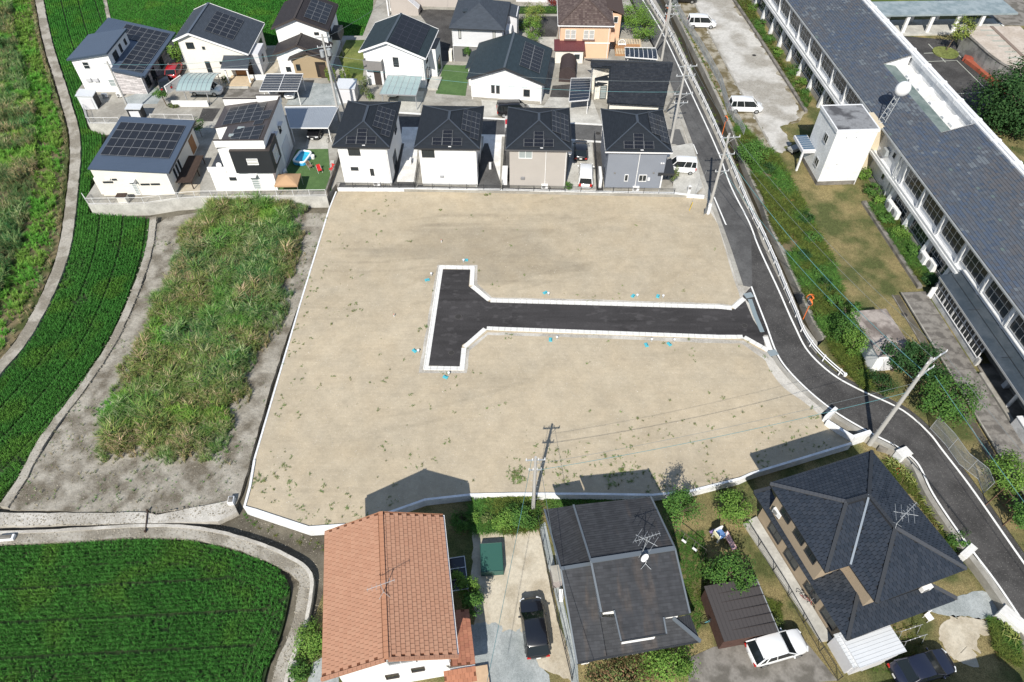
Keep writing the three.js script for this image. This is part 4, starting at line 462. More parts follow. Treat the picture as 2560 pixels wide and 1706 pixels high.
{ // white house with two blue mono-pitch roofs
  const g = thing('mono_pitch_house', 'tall white house with steel blue lean-to roofs beside the rice field', 'house', [-58.5, nLevel, -95.4], 0);
  mesh('wall', extrudeZ([[-2.7, 0], [2.7, 0], [2.7, 5.75], [-2.7, 5.05]], -3.4, 3.4), M.wStucco, g); g.userData.rect = [-2.7, 2.7, -3.4, 3.4];
  const up = mesh('roof', roofPoly([[-3.05, 5.05, 3.75], [2.85, 5.95, 3.75], [2.85, 5.95, -3.75], [-3.05, 5.05, -3.75]], 0.2), M.metalBlue, g); mesh('fascia', [beam([-3.05, 4.95, 3.78], [2.85, 5.85, 3.78], 0.05, 0.24), box(0.05, 0.24, 7.5, 2.88, 5.83, 0)], M.trimBlue, up);
  const lowH = (x) => 3.95 - (x - 2.7) * 0.24; // low wing east of and behind the tall block
  mesh('low_wall', [extrudeZ([[2.68, 0], [6.3, 0], [6.3, lowH(6.3) - 0.2], [2.68, lowH(2.68) - 0.2]], -8.8, 3.9)], std(tint([0.5, 0.47, 0.47], 0.7), 0.85, { map: courseTex({ course: 0.14, unit: 0.8, rows: 12, vary: 0.28, gap: 0.5, seed: 141 }) }), g);
  const lp = [[2.72, lowH(2.72), 4.4], [7.1, lowH(7.1), 4.4], [7.1, lowH(7.1), -9.1], [-2.2, lowH(-2.2), -9.1], [-2.2, lowH(-2.2), -3.42], [2.72, lowH(2.72), -3.42]], lf = planeOf(lp);
  const lr = mesh('low_roof', roofPoly(lp, 0.18), M.metalBlue, g); mesh('fascia', [beam([2.72, lowH(2.72) - 0.1, 4.43], [7.1, lowH(7.1) - 0.1, 4.43], 0.05, 0.26), box(0.06, 0.24, 13.5, 7.12, lowH(7.1) - 0.1, -2.35)], M.trimBlue, lr);
  const e = [7.1, lowH(7.1), -8.4]; solarAt(g, lf, e, -8.2, 0.55, 9, 3, 1.32, 1.02, M.pv); solarAt(g, lf, e, -8.2, 0.55 + 3 * 1.02, 3, 3, 1.32, 1.02, M.pv); mesh('back_wing', extrudeZ([[-2.0, 0], [2.7, 0], [2.7, 3.6], [-2.0, 4.7]], -8.8, -3.4), M.wStucco, g);
  win(g, 'S', -0.9, 3.5, 0.9, 1.05, { frame: M.trimWhite, cross: 1 }); win(g, 'S', 1.6, 0.9, 0.9, 1.1, { cross: 1, pane: M.glassPale }); for (const x of [-1.5, -0.5]) mesh('window_hood', [rbox(0.75, 0.5, 0.3, 0.04, x, 1.7, 3.55)], std([0.5, 0.5, 0.52], 0.6), g); for (const [z, w, h, y] of [[1.6, 1.3, 1.1, 4.0], [-0.4, 0.6, 1.1, 4.1], [-2.2, 0.55, 0.8, 4.3]]) win(g, 'E', z, y, w, h, { frame: M.trimDark }); for (const z of [2.6, 0.4, -3]) win(g, 'E', z, 0.5, 1.4, 1.9, { rect: [0, 6.3, 0, 0], frame: M.trimDark, split: 2 }); downpipe(g, 6.28, 3.98, 0.1, 2.8);
  mesh('wall_joint', box(0.025, 5.0, 0.01, 0.55, 2.6, 3.41), M.wPale, g);
  ac([-57.91, 0.32, -90.49], 0, 'outdoor unit against the white wall behind the garden shed'); ac([-55.85, 0.32, -90.63], 0, 'outdoor unit beside the utility pole and toys at the white house');
}
{ // white box house with a black corner bay
  const g = thing('box_house', 'white two storey box house with large black corner bay', 'house', [-31.3, 0.35, -73.5], 0.6 * R2);
  g.userData.rect = [-2.75, 2.75, -4.7, 4.7];
  mesh('wall', extrudeZ([[-2.75, 0], [2.75, 0], [2.75, 6.55], [-2.75, 5.75]], -4.7, 4.7), M.wStucco, g); mesh('back_wing', extrudeZ([[-4.5, 0], [-2.74, 0], [-2.74, 5.72], [-4.5, 5.45]], -5.2, -0.4), M.wStucco, g);
  const rp = [[2.6, 6.58, 4.6], [2.6, 6.58, -5.0], [-4.6, 5.5, -5.3], [-4.6, 5.5, -0.3], [-2.85, 5.78, -0.3], [-2.85, 5.78, 4.6]], rf = planeOf(rp); mesh('roof', roofPoly(rp, 0.12), ribbed([0.075, 0.064, 0.064], 0.3, 145, true), g);
  mesh('parapet', [bbox(5.7, 0.9, 0.18, 0, 6.05, 4.68), bbox(0.18, 0.62, 9.5, 2.72, 6.35, 0), bbox(3.0, 0.9, 0.16, 1.3, 6.2, -4.9), bbox(4.4, 1.1, 0.16, -2.4, 5.3, -5.35)], M.wStucco, g); mesh('coping', [box(5.8, 0.05, 0.26, 0, 6.975, 4.68), box(0.26, 0.05, 9.4, 2.72, 6.995, -0.1), box(3.1, 0.05, 0.24, 1.3, 7.125, -4.9), box(4.5, 0.05, 0.24, -2.4, 6.425, -5.35)], M.trimBrown, g);
  // panels run across the slope
  solarAt(g, rf, [2.6, 6.58, 0], -4.4, -6.3, 2, 4, 1.0, 1.2, M.pv); solarAt(g, rf, [2.6, 6.58, 0], -2.4, -6.3, 2, 5, 1.0, 1.2, M.pv); solarAt(g, rf, [2.6, 6.58, 0], 0.9, -4.3, 3, 3, 1.05, 1.25, M.pv); solarAt(g, rf, [2.6, 6.58, 0], -0.4, -2.1, 1, 1, 1.0, 1.2, M.pv);
  for (const [x, z] of [[-0.9, 0.8], [-1.6, 2.2], [-1.9, 3.5]]) mesh('skylight', box(0.8, 0.16, 0.45, x, 6.2 + x * 0.12, z), M.glassPale, g);
  const bay = mesh('black_bay', [bbox(4.6, 3.0, 0.42, 0.95, 2.75, 4.9), bbox(0.42, 3.0, 3.6, 3.0, 2.75, 3.3)], M.wBlack, g); mesh('bay_coping', [box(4.66, 0.05, 0.5, 0.97, 5.78, 4.88), box(0.5, 0.05, 3.1, 2.98, 5.785, 3.05)], M.trimBrown, bay);
  win(g, 'S', 1.0, 4.4, 1.3, 0.36, { rect: [0, 0, 0, 5.11], pane: M.curtain }); win(g, 'S', 1.0, 3.95, 1.3, 0.36, { rect: [0, 0, 0, 5.11], pane: M.curtain }); win(g, 'E', 3.2, 3.3, 1.6, 1.7, { rect: [0, 3.21, 0, 0], split: 2, cross: 1, pane: M.curtain });
  win(g, 'S', -2.2, 1.5, 0.8, 0.42, { frame: M.trimDark }); win(g, 'S', 0.4, 0.2, 0.9, 1.9, { cross: 5, pane: M.glassPale, name: 'back_door' }); mesh('door_canopy', box(1.1, 0.08, 0.7, 0.3, 2.3, 5.05), M.trimWhite, g); for (const [z, y] of [[-1.6, 4.0], [0.9, 4.2]]) { win(g, 'E', z, y, 0.8, 1.1, { frame: M.trimDark }); mesh('window_hood', box(0.5, 0.06, 1.0, 2.98, y + 1.2, z), M.wPale, g); } mesh('garage_panel', box(0.06, 2.5, 3.0, 2.78, 1.4, -1.9), M.wPale, g); mesh('garage_panel', box(0.06, 2.2, 2.2, 2.78, 1.2, 1.6), M.wPale, g);
  mesh('annex', bbox(2.0, 2.7, 4.4, -3.7, 0, 2.5), M.wStucco, g); mesh('annex_roof', roofPoly([[-4.75, 2.72, 4.5], [-4.75, 2.72, 0.3], [-2.76, 3.3, 0.3], [-2.76, 3.3, 4.5]], 0.1), ribbed([0.05, 0.052, 0.06], 0.3, 146, true), g); mesh('annex_parapet', bbox(2.1, 0.65, 0.14, -3.72, 2.7, 4.72), M.wStucco, g); satDish(g, -3.3, 3.5, 4.9, 1.0);
  ac([-28.23, 0.4, -71.92], Math.PI / 2, 'outdoor unit beside the tan canopy tent');
}
{ // single storey house with a whole roof of panels
  const g = thing('mono_pitch_house', 'single storey cream house with four rows of solar panels on a blue lean-to roof', 'house', [-44.95, 0.35, -73.3], 1.6 * R2);
  const hl = 4.0, hr = 3.25, at = (x) => hl + (x + 4.55) * (hr - hl) / 9.1; mesh('wall', extrudeZ([[-4.4, 0], [4.1, 0], [4.1, at(4.1) - 0.16], [-4.4, at(-4.4) - 0.16]], -5.2, 5.5), M.wWarm, g); g.userData.rect = [-4.4, 4.1, -5.2, 5.5];
  const rp = [[-4.55, hl, 5.65], [4.55, hr, 5.65], [4.55, hr, -5.65], [-4.55, hl, -5.65]], rf = planeOf(rp), r = mesh('roof', roofPoly(rp, 0.16), ribbed([0.085, 0.115, 0.165], 0.3, 147, true), g); mesh('fascia', [box(0.06, 0.22, 11.3, 4.58, hr - 0.09, 0)], M.trimDark, r);
  solarAt(g, rf, rp[1], -4.2, 0.75, 4, 8, 1.78, 0.985, M.pv); for (const [x, y, w, h] of [[-3.1, 1.9, 1.15, 0.2], [-2.2, 2.25, 0.55, 0.2], [1.1, 1.5, 1.05, 0.2], [2.3, 1.5, 1.05, 0.2]]) win(g, 'S', x, y, w, h, { frame: M.trimDark, ft: 0.03 });
  win(g, 'S', -0.2, 0.15, 0.55, 1.9, { cross: 7, pane: M.glassPale, name: 'back_door' }); mesh('door_canopy', [box(1.1, 0.08, 0.7, -0.3, 2.35, 5.85), box(0.04, 0.4, 0.6, 0.22, 2.15, 5.82)], M.trimWhite, g); downpipe(g, 4.15, 5.56, 0, 3.1); mesh('vent_hood', rbox(0.5, 0.24, 0.14, 0.02, -2.9, 2.3, 5.57), M.trimWhite, g);
  for (const z of [3.6, 2.7, 1.8]) win(g, 'E', z, 0.3, 0.75, 2.2, {}); mesh('pergola', [box(1.9, 0.06, 5.6, 5.2, 1.1, 1.8), ...[4.4, 1.8, -0.8].map((z) => bbox(0.1, 1.1, 0.1, 6.0, 0, z))], M.woodDark, g); mesh('door', box(0.06, 2.0, 1.6, 4.12, 1.2, -3.4), M.wood, g); mesh('west_annex', bbox(0.5, 2.3, 3.2, -4.6, 0, 3.6), M.wWarm, g);
}
{ // grey and white house at the back
  const g = thing('hip_roof_house', 'pale house with grey ground floor and slate blue hip roof', 'house', [-4.75, nLevel, -105.1], -5 * R2), w = 8.2, d = 9.6, he = 5.3; g.userData.rect = [-3.7, 3.7, -4.4, 4.4];
  mesh('wall', bbox(7.4, he - 2.5, 8.8, 0, 2.5, 0), M.wPale, g); mesh('ground_floor', bbox(7.3, 2.45, 8.7, 0, 0, 0), M.wGreyLow, g); mesh('belt_trim', box(7.5, 0.14, 8.9, 0, 2.5, 0), M.trimWhite, g); const f = hipFaces(w, d, he, 2.0); const r = mesh('roof', ['S', 'N', 'E', 'W'].map((k) => roofPoly(f[k], 0.16)), M.slateGrey, g); mesh('gutter', [box(w + 0.05, 0.12, 0.1, 0, he - 0.14, d / 2 + 0.04), box(0.1, 0.12, d, w / 2 + 0.04, he - 0.14, 0)], M.trimDark, r);
  win(g, 'S', -2.6, 3.6, 0.4, 1.4, { frame: M.trimDark, pane: M.curtain }); win(g, 'S', 2.5, 3.6, 0.4, 1.4, { frame: M.trimDark, pane: M.curtain }); win(g, 'S', -2.1, 0.9, 0.5, 1.1, { frame: M.trimDark, rect: [0, 0, 0, 4.35] }); win(g, 'S', -1.2, 0.9, 0.5, 1.1, { frame: M.trimDark, rect: [0, 0, 0, 4.35] }); downpipe(g, -3.7, 4.45, 0, 5); mesh('pillar_wall', rbox(0.5, 1.6, 1.2, 0.08, -4.2, 0, 4.0), M.wWarm, g); mesh('side_wing', bbox(2.2, 4.6, 3.6, 4.3, 0, -3.2), M.wPale, g); mesh('side_roof', roofPoly([[3.2, 5.2, -1.2], [5.6, 4.5, -1.2], [5.6, 4.5, -5.2], [3.2, 5.2, -5.2]], 0.12), M.slateGrey, g); mesh('balcony', [bbox(0.9, 1.1, 2.2, 4.3, 2.6, 0.2)], M.trimWhite, g); mesh('skylight', box(0.7, 0.1, 1.0, -2.1, 6.42, 1.4, 0.1), M.glass, r);
}
{ // peach house with brown tiles
  const g = thing('hip_roof_house', 'peach rendered house with brown tiled hip roof', 'house', [11.1, nLevel, -106.9], -1.6 * R2), w = 8.2, d = 10.2, he = 5.1; g.userData.rect = [-3.75, 3.75, -4.75, 4.75];
  mesh('wall', bbox(7.5, he, 9.5, 0, 0, 0), M.wPeach, g); mesh('belt_trim', box(7.62, 0.16, 9.62, 0, 2.35, 0), M.trimWhite, g); const f = hipFaces(w, d, he + 0.1, 2.3), r = mesh('roof', ['S', 'N', 'E', 'W'].map((k) => roofPoly(f[k], 0.14)), std([0.07, 0.05, 0.045], 0.8), g); mesh('gutter', [box(w + 0.1, 0.14, 0.12, 0, he - 0.06, d / 2 + 0.05), box(0.12, 0.14, d, w / 2 + 0.05, he - 0.06, 0), box(0.12, 0.14, d, -w / 2 - 0.05, he - 0.06, 0)], M.trimWhite, r); tileRoof(g, [f.S, f.E, f.W], 0.3, 0.3, 0.06, [[0.1, 0.075, 0.068], [0.13, 0.1, 0.09], [0.085, 0.062, 0.058]], { parts: 0, seed: 31, stagger: 0 }); mesh('ridge_cap', ['S'].flatMap(() => [...capTiles(f.S[0], f.S[2]), ...capTiles(f.S[1], f.S[2]), ...capTiles(f.S[2], [0, f.S[2][1], -f.r])]), std([0.09, 0.068, 0.062], 0.8), r);
  for (const x of [-2.2, 0.55]) { win(g, 'S', x - 0.42, 2.95, 0.75, 1.35, { cross: 1, pane: M.curtain }); win(g, 'S', x + 0.42, 2.95, 0.75, 1.35, { cross: 1, pane: M.curtain }); mesh('window_sill', box(1.85, 0.14, 0.26, x, 2.86, 4.88), std([0.2, 0.13, 0.11], 0.8), g); } win(g, 'S', -2.9, 0.7, 1.1, 0.7, { split: 2, pane: M.glassPale }); win(g, 'S', -1.7, 0.2, 0.65, 1.7, { name: 'back_door', pane: M.glassPale }); downpipe(g, 3.5, 4.82, 0, 4.8);
  mesh('side_wing', bbox(2.0, 4.6, 4.4, 4.7, 0, -2.4), M.wPeach, g); mesh('side_wing_roof', [roofPoly([[3.4, 5.7, 0.2], [6.1, 4.7, 0.2], [6.1, 4.7, -5], [3.4, 5.7, -5]], 0.14)], std([0.08, 0.058, 0.052], 0.8), g); mesh('balcony', [bbox(1.2, 1.1, 1.0, 3.9, 2.4, 3.9), bbox(0.08, 0.2, 1.6, 4.5, 3.5, 3.6)], M.wPeach, g); win(g, 'S', 4.9, 3.2, 0.7, 1.0, { rect: [0, 0, 0, -0.2] });
  const t = thing('garden_deck', 'pale yellow picket terrace beside the peach house', 'terrace', [18, nLevel, -104.4], -0.05); mesh('deck_floor', bbox(4.0, 0.3, 3.4, 0, 0, 0), grain([0.36, 0.2, 0.1], { m: 2, size: 64, seed: 148 }, 0.9), t); const pk = cached('picket', () => bbox(0.12, 0.85, 0.04)); for (let i = 0; i < 16; i++) { const a = mesh('picket', pk, M.wCream, t); a.position.set(-1.9 + i * 0.25, 0.3, 1.65); const b = mesh('picket', pk, M.wCream, t); b.position.set(-1.9 + i * 0.25, 0.3, -1.65); } for (let i = 0; i < 12; i++) { const b = mesh('picket', pk, M.wCream, t); b.position.set(1.95, 0.3, -1.5 + i * 0.27); b.rotation.y = Math.PI / 2; }
}
{ // black tiled single storey house by the road: plan is skewed along the road
  const A = [12.7, 2.95, -84.53], B = [20.26, 2.95, -83.66], C = [22.3, 4.9, -91.36], D = [10.96, 4.9, -92.21], E = [10.91, 4.55, -91.12], F = [13.48, 4.5, -90.98], o = [16.5, nLevel, -88];
  const g = thing('tiled_house', 'single storey cream house with black tiled roof beside the road', 'house', o), sub = (p) => [p[0] - o[0], p[1] - o[1], p[2] - o[2]], face = [A, B, C, D, E, F].map(sub), s2 = ([x, , z]) => [x, z];
  mesh('roof', roofPoly(face, 0.16), M.slateDark, g); tileRoof(g, [face], 0.32, 0.27, 0.05, [[0.024, 0.026, 0.03], [0.03, 0.032, 0.036], [0.02, 0.022, 0.026]], { parts: 0, seed: 33, stagger: 0, rough: 0.38 });
  const b1 = sub([C[0] + 0.1, 3.9, C[2] - 2.6]), b2 = sub([D[0] - 0.5, 3.9, D[2] - 2.4]); mesh('back_roof', roofPoly([sub(D), sub(C), b1, b2], 0.14), ribbed([0.035, 0.036, 0.04], 0.4, 150, true), g); mesh('ridge_cap', ridgeCap(sub(D), sub(C), 0.3, 0.14), M.trimDark, g);
  const inset = (p, dx, dz) => { const q = sub(p); return [q[0] + dx, q[2] + dz]; }; mesh('wall', slab([inset(A, 0.5, -0.6), inset(B, -0.6, -0.6), inset(C, -0.6, -1.0), inset(D, 1.6, -1.0), inset(F, 0.4, 0.6)], 2.72, 0), M.wWarm, g); mesh('upper_wall', slab([inset(F, 0.1, -1.6), inset(C, -0.6, 0.4), inset(C, -0.6, -1.6), inset(D, 0.4, -1.6), inset(E, 0.4, -0.4)], 4.0, 0), M.wWarm, g);
  const w1 = win(g, 'S', 0, 0.9, 0.9, 1.1, { rect: [0, 0, 0, 0], frame: M.alu, split: 2 }); w1.position.set(-1.3, 0.9, 3.0); w1.rotation.y = -6.8 * R2; const w2 = win(g, 'S', 0, 0.6, 1.7, 1.3, { rect: [0, 0, 0, 0], frame: M.alu, split: 2 }); w2.position.set(1.2, 0.7, 3.32); w2.rotation.y = -6.8 * R2;
  mesh('porch_roof', roofPoly([[11.49, 2.7, -89.48], [13.43, 2.7, -90.18], [13.7, 3.1, -91.81], [11.57, 3.1, -90.82]].map(sub), 0.12), M.slateDark, g); const dd = win(g, 'S', 0, 0, 0.9, 2.0, { rect: [0, 0, 0, 0], cross: 6, frame: M.trimDark, pane: M.glassPale, name: 'front_door' }); const dp = sub([12.85, 0.4, -90.05]); dd.position.set(dp[0], 0.1, dp[2]); mesh('porch_wall', [bbox(1.9, 2.6, 0.2, dp[0] - 0.1, 0, dp[2] - 0.2), bbox(0.2, 2.6, 2.6, dp[0] - 1.1, 0, dp[2] - 1.2)], M.wWarm, g);
  const k = thing('garden_shed', 'cream shed with maroon roof below the peach house', 'shed', [8.61, 0.3, -100.48], -0.02); mesh('wall', bbox(4.2, 2.1, 1.8, 0, 0, -0.9), M.wWarm, k); mesh('roof', roofPoly([[-2.3, 2.1, 0.25], [2.3, 2.1, 0.25], [2.3, 2.75, -2.0], [-2.3, 2.75, -2.0]], 0.12), ribbed([0.14, 0.045, 0.05], 0.3, 151, true), k); win(k, 'S', 1.2, 0.6, 0.9, 0.9, { rect: [0, 0, 0, 0] });
}
{ // long grey building at the top edge and slate roof beyond the hedge
  const g = thing('long_house', 'pale pinkish grey house with plank walls behind the asphalt forecourt', 'house', [-10.5, nLevel, -124], -4 * R2); g.userData.rect = [-8.5, 6.5, -5, 5]; mesh('wall', bbox(15, 5.4, 10, -1, 0, 0), siding([0.44, 0.4, 0.37], 152, 0.9, true), g); mesh('roof', roofPoly([[-9, 5.2, 5.6], [7, 5.2, 5.6], [7, 7.2, -0.4], [-9, 7.2, -0.4]], 0.16), M.slateGrey, g); mesh('foundation', bbox(15.1, 0.45, 10.1, -1, 0, 0.01), M.concreteOld, g); win(g, 'S', -4.4, 2.2, 0.9, 1.6, { pane: M.curtain }); win(g, 'S', -0.2, 2.8, 0.6, 1.2, { frame: M.trimDark }); mesh('downpipe', [bbox(0.3, 4, 0.3, 4.6, 1, 5.2), bbox(0.3, 4, 0.3, 5.6, 1, 5.2)], M.trimWhite, g); mesh('stair_wall', [extrudeZ([[-9.2, 0], [-4.6, 0], [-4.6, 1.1], [-9.2, 5.2]], 5.5, 7.6)], siding([0.42, 0.38, 0.35], 153, 0.9, true), g); mesh('stair_coping', beam([-9.2, 5.25, 7.0], [-4.5, 1.15, 7.0], 1.4, 0.12), M.wPale, g); mesh('gable_post', [bbox(0.2, 4, 0.2, -9.6, 0, 6), bbox(0.2, 4, 0.2, -9.6, 0, 8)], M.trimWhite, g); win(g, 'W', 6.5, 1.0, 2.0, 2.4, { rect: [-9.3, 0, 0, 0], frame: M.trimWhite, split: 2 });
  const h = thing('slate_house', 'grey slate roofed house behind the clipped hedge', 'house', [4.4, nLevel, -126], -3 * R2); mesh('wall', bbox(7, 4, 8, 0, 0, 0), M.wPale, h); mesh('roof', [roofPoly([[-4, 3.6, 5], [4, 3.6, 5], [4, 6.4, -1], [-4, 6.4, -1]], 0.16)], slate([0.12, 0.12, 0.13], 154, 0.25), h); mesh('gutter', box(8.1, 0.12, 0.12, 0, 3.5, 5.05), M.trimWhite, h);
}

// ---------------------------------------------------------------- three houses south of the plot
M.wTaupe = siding([0.36, 0.29, 0.21], 126, 0.2);
const antennaParts = (g, h = 1.6, n = 7) => { mesh('mast', [rod([0, 0, 0], [0, h, 0], 0.025), rod([0, 0.35, 0], [-0.35, 0, 0.3], 0.012), rod([0, 0.35, 0], [0.35, 0, 0.3], 0.012), rod([0, 0.35, 0], [0, 0, -0.4], 0.012)], M.galv, g); mesh('boom', [rod([-0.9, h, 0.15], [0.9, h, -0.15], 0.018), ...Array.from({ length: n }, (_, i) => { const t = -0.85 + 1.7 * i / (n - 1), l = 0.14 + 0.05 * (i % 3); return rod([t, h, -0.167 * t - l], [t, h, -0.167 * t + l], 0.01); })], M.galv, g); if (h > 1.8) mesh('boom', [rod([-0.6, h - 0.5, -0.5], [0.6, h - 0.5, 0.5], 0.018), ...[-0.5, -0.2, 0.1, 0.4].map((t) => rod([t + 0.45, h - 0.5, t * 0.83 - 0.45], [t - 0.45, h - 0.5, t * 0.83 + 0.45], 0.012))], M.galv, g); };
{
  const g = thing('terracotta_house', 'white house with terracotta tiled gable roof', 'house', [-8.43, -0.8, -17.8], 9.1 * R2), base = std([0.13, 0.055, 0.032], 0.9);
  const f = gable(g, { xl: -4.19, xr: 4.19, rx: -0.02, hl: 6.2, hr: 6.2, hR: 7.9, z0: -4.9, z1: 4.9, ov: 0.55, ovz: 0.6, wall: M.wStucco, roof: base, trim: grain([0.34, 0.17, 0.1], { m: 1, size: 64, seed: 160 }), th: 0.16 });
  tileRoof(g, [f.Lp, f.Rp], 0.31, 0.305, 0.075, [[0.405, 0.22, 0.144], [0.415, 0.23, 0.151], [0.395, 0.212, 0.138]], { parts: 300, seed: 40, vary: 0.03, rough: 0.85, gap: 0.028 });
  mesh('ridge_cap', capTiles([-0.02, 7.92, -4.9], [-0.02, 7.92, 4.95], 0.33, 0.3), grain([0.38, 0.19, 0.115], { m: 1, size: 64, seed: 161 }), g);
  const vt = grain([0.38, 0.2, 0.13], { m: 0.8, size: 64, big: 0.15, seed: 162 }); for (const s of [-1, 1]) for (let i = 0; i < 14; i++) { const a = [s * (0.1 + i * 0.3), 7.9 - (i * 0.3 + 0.1) * 0.407, 5.0], b = [s * (0.1 + (i + 0.95) * 0.3), 7.9 - (i + 0.95) * 0.3 * 0.407 - 0.04, 5.0]; mesh('verge_tile', beam([a[0], a[1] - 0.03, a[2]], [b[0], b[1] - 0.03, b[2]], 0.22, 0.2), vt, g); }
  win(g, 'S', 0.5, 4.6, 1.7, 1.1, { split: 2, frame: M.alu, ft: 0.09 }); mesh('window_sill', box(1.9, 0.1, 0.35, 0.5, 4.52, 4.45), M.trimWhite, g); win(g, 'S', 3.0, 5.1, 0.7, 0.55, { frame: M.alu }); win(g, 'S', -0.4, 1.7, 0.9, 0.8, { frame: M.trimBrown }); win(g, 'S', 1.4, 2.3, 0.9, 0.7, { frame: M.trimBrown }); downpipe(g, 3.55, 4.36, 0, 6);
  const pr = [[3.6, 3.05, 0.85], [3.6, 3.05, 4.6], [5.25, 2.65, 4.6], [5.25, 2.65, 0.85]]; mesh('porch_roof', roofPoly([...pr].reverse(), 0.12), base, g); tileRoof(g, [pr], 0.31, 0.305, 0.05, [[0.33, 0.14, 0.09], [0.36, 0.16, 0.1]], { parts: 0, seed: 41, name: 'porch_tile' }); const p2 = [[3.1, 2.4, 5.6], [5.25, 2.4, 5.6], [5.25, 2.75, 4.75], [3.1, 2.75, 4.75]]; mesh('porch_roof', roofPoly(p2, 0.1), base, g); tileRoof(g, [p2], 0.31, 0.3, 0.05, [[0.34, 0.15, 0.09]], { parts: 0, seed: 42, name: 'porch_tile' });
  mesh('porch_wall', [bbox(1.3, 2.6, 3.2, 4.3, 0, 2.6)], M.wStucco, g); mesh('gutter', [box(0.1, 0.1, 9.8, 4.28, 6.08, 0), box(1.7, 0.1, 0.1, 4.4, 2.62, 4.68)], M.trimWhite, g); mesh('step', [bbox(2.4, 0.3, 3.0, 4.9, 0, 5.6), bbox(2.0, 0.15, 0.5, 4.9, 0, 7.3)], grain([0.5, 0.36, 0.24], { m: 1.2, size: 64, seed: 163 }), g);
  mesh('lean_to', [box(1.25, 0.03, 2.5, 4.75, 2.5, -1.9)], std([0.02, 0.022, 0.03], 0.15), g); mesh('lean_to_frame', [-3.15, -2.3, -1.45, -0.65].map((z) => box(1.35, 0.05, 0.05, 4.75, 2.54, z)).concat([box(0.05, 0.08, 2.5, 5.4, 2.5, -1.9), bbox(0.06, 2.5, 0.06, 5.38, 0, -3.1), bbox(0.06, 2.5, 0.06, 5.38, 0, -0.7)]), M.alu, g);
  const a = thing('tv_antenna', 'thin television antenna on the terracotta ridge', 'antenna', [-8.3, 7.05, -16.9], 0.2); antennaParts(a, 1.5);
}
{ // slate house
  const o = [7.5, -0.8, -19.5], g = thing('slate_roof_house', 'white house with weathered dark slate roof and satellite dish', 'house', o), sub = (p) => [p[0] - o[0], p[1] - o[1], p[2] - o[2]];
  const rust = tex(512, 512, 9, 9, (u, v, c) => { const row = Math.floor(v * 45), k = 1 + (lat(Math.floor(u * 24 + (row % 2) * 0.5), row, 7) - 0.5) * 0.3, d = (v * 45) % 1 < 0.12 ? 0.72 : 1, s = sstep(0.56, 0.8, fbm(u * 14, v * 3, 4, 171)) * fbm(u * 5, v * 5, 3, 172), st = 1 + 0.3 * (fbm(u * 30, v * 2, 3, 173) - 0.5); c[0] = mix(0.047, 0.16, s * 0.3) * k * d * st; c[1] = mix(0.049, 0.11, s * 0.28) * k * d * st; c[2] = mix(0.054, 0.065, s * 0.3) * k * d * st; });
  const rm = std(null, 0.78, { map: rust, bumpMap: courseBump(0.2), bumpScale: 0.012 }), cap = std([0.13, 0.15, 0.17], 0.5, { metalness: 0.2 });
  const back = [[4.56, 5, -24.29], [10.38, 5, -24.96], [11.26, 6.2, -20.38], [5.38, 6.2, -19.46]].map(sub), front = [[5.38, 6.2, -19.46], [11.26, 6.2, -20.38], [11.85, 5, -16.37], [10.06, 5, -16.1], [10.15, 4.75, -15.13], [7.12, 4.75, -14.66], [6.79, 5.15, -16.52], [5.93, 5.15, -16.39]].map(sub);
  const wb = [[2.44, 4.1, -24.4], [4.65, 4.35, -24.6], [5.45, 5.5, -19.56], [3.36, 5.4, -19.25]].map(sub), wf = [[3.36, 5.4, -19.25], [5.45, 5.5, -19.56], [6.37, 2.65, -14.27], [4.35, 2.55, -13.9]].map(sub);
  const lf = [[5.66, 3.65, -16.61], [11.02, 3.4, -16.56], [12.94, 2.3, -15.41], [5.87, 2.35, -14.24]].map(sub), lr = [[11.02, 3.45, -16.58], [12.47, 2.6, -17.15], [12.94, 2.32, -15.41]].map(sub);
  mesh('roof', [roofPoly(back, 0.15), roofPoly(front, 0.15)], rm, g); mesh('wing_roof', [roofPoly(wb, 0.14), roofPoly(wf, 0.14)], rm, g); mesh('lower_roof', [roofPoly(lf, 0.12), roofPoly(lr, 0.12)], rm, g);
  mesh('ridge_cap', [ridgeCap(front[0], front[1], 0.32), ridgeCap(wb[3], wb[2], 0.24), ridgeCap(lr[0], lr[2], 0.26)], cap, g); mesh('verge_trim', [ridgeCap(back[0], back[3], 0.14), ridgeCap(front[0], front[7], 0.14), ridgeCap(back[1], back[2], 0.12), ridgeCap(front[1], front[2], 0.12), ridgeCap(front[6], front[5], 0.1), ridgeCap(wb[0], wb[3], 0.12), ridgeCap(wf[0], wf[3], 0.12), ridgeCap(front[3], front[4], 0.1)], cap, g);
  const poly = (pts, f) => insetPoly(pts.map((p) => [p[0], p[2]]), f);
  mesh('upper_wall', slab(poly([back[0], back[1], front[2], front[3], front[4], front[5], front[6], front[7]], 0.4), 5.45, 2.6), M.wStucco, g); mesh('wing_wall', slab(poly([wb[0], wb[1], wf[2], wf[3]], 0.75), 3.0, 0), M.wStucco, g); mesh('ground_wall', slab(poly([back[0], back[1], lr[1], lr[2], lf[3], lf[0]], 0.75), 2.75, 0), M.wStucco, g);
  mesh('gutter', [beam(lf[3], lf[2], 0.1, 0.1), beam(front[5], front[4], 0.09, 0.09), beam(wf[3], [wf[2][0], wf[2][1], wf[2][2]], 0.1, 0.1)], M.trimDark, g); satDish(g, 1.6, 7.35, 0.2, 1.0, 0.5); mesh('stain_dish_stand', [rod([1.6, 6.95, 0.2], [1.25, 6.85, 0.55], 0.02), rod([1.6, 6.95, 0.2], [1.95, 6.85, 0.55], 0.02)], M.galv, g);
  const a = thing('tv_antenna', 'double television antenna behind the dish on the slate roof', 'antenna', [9.0, 6.15, -20.1], 0.15); antennaParts(a, 2.4, 8);
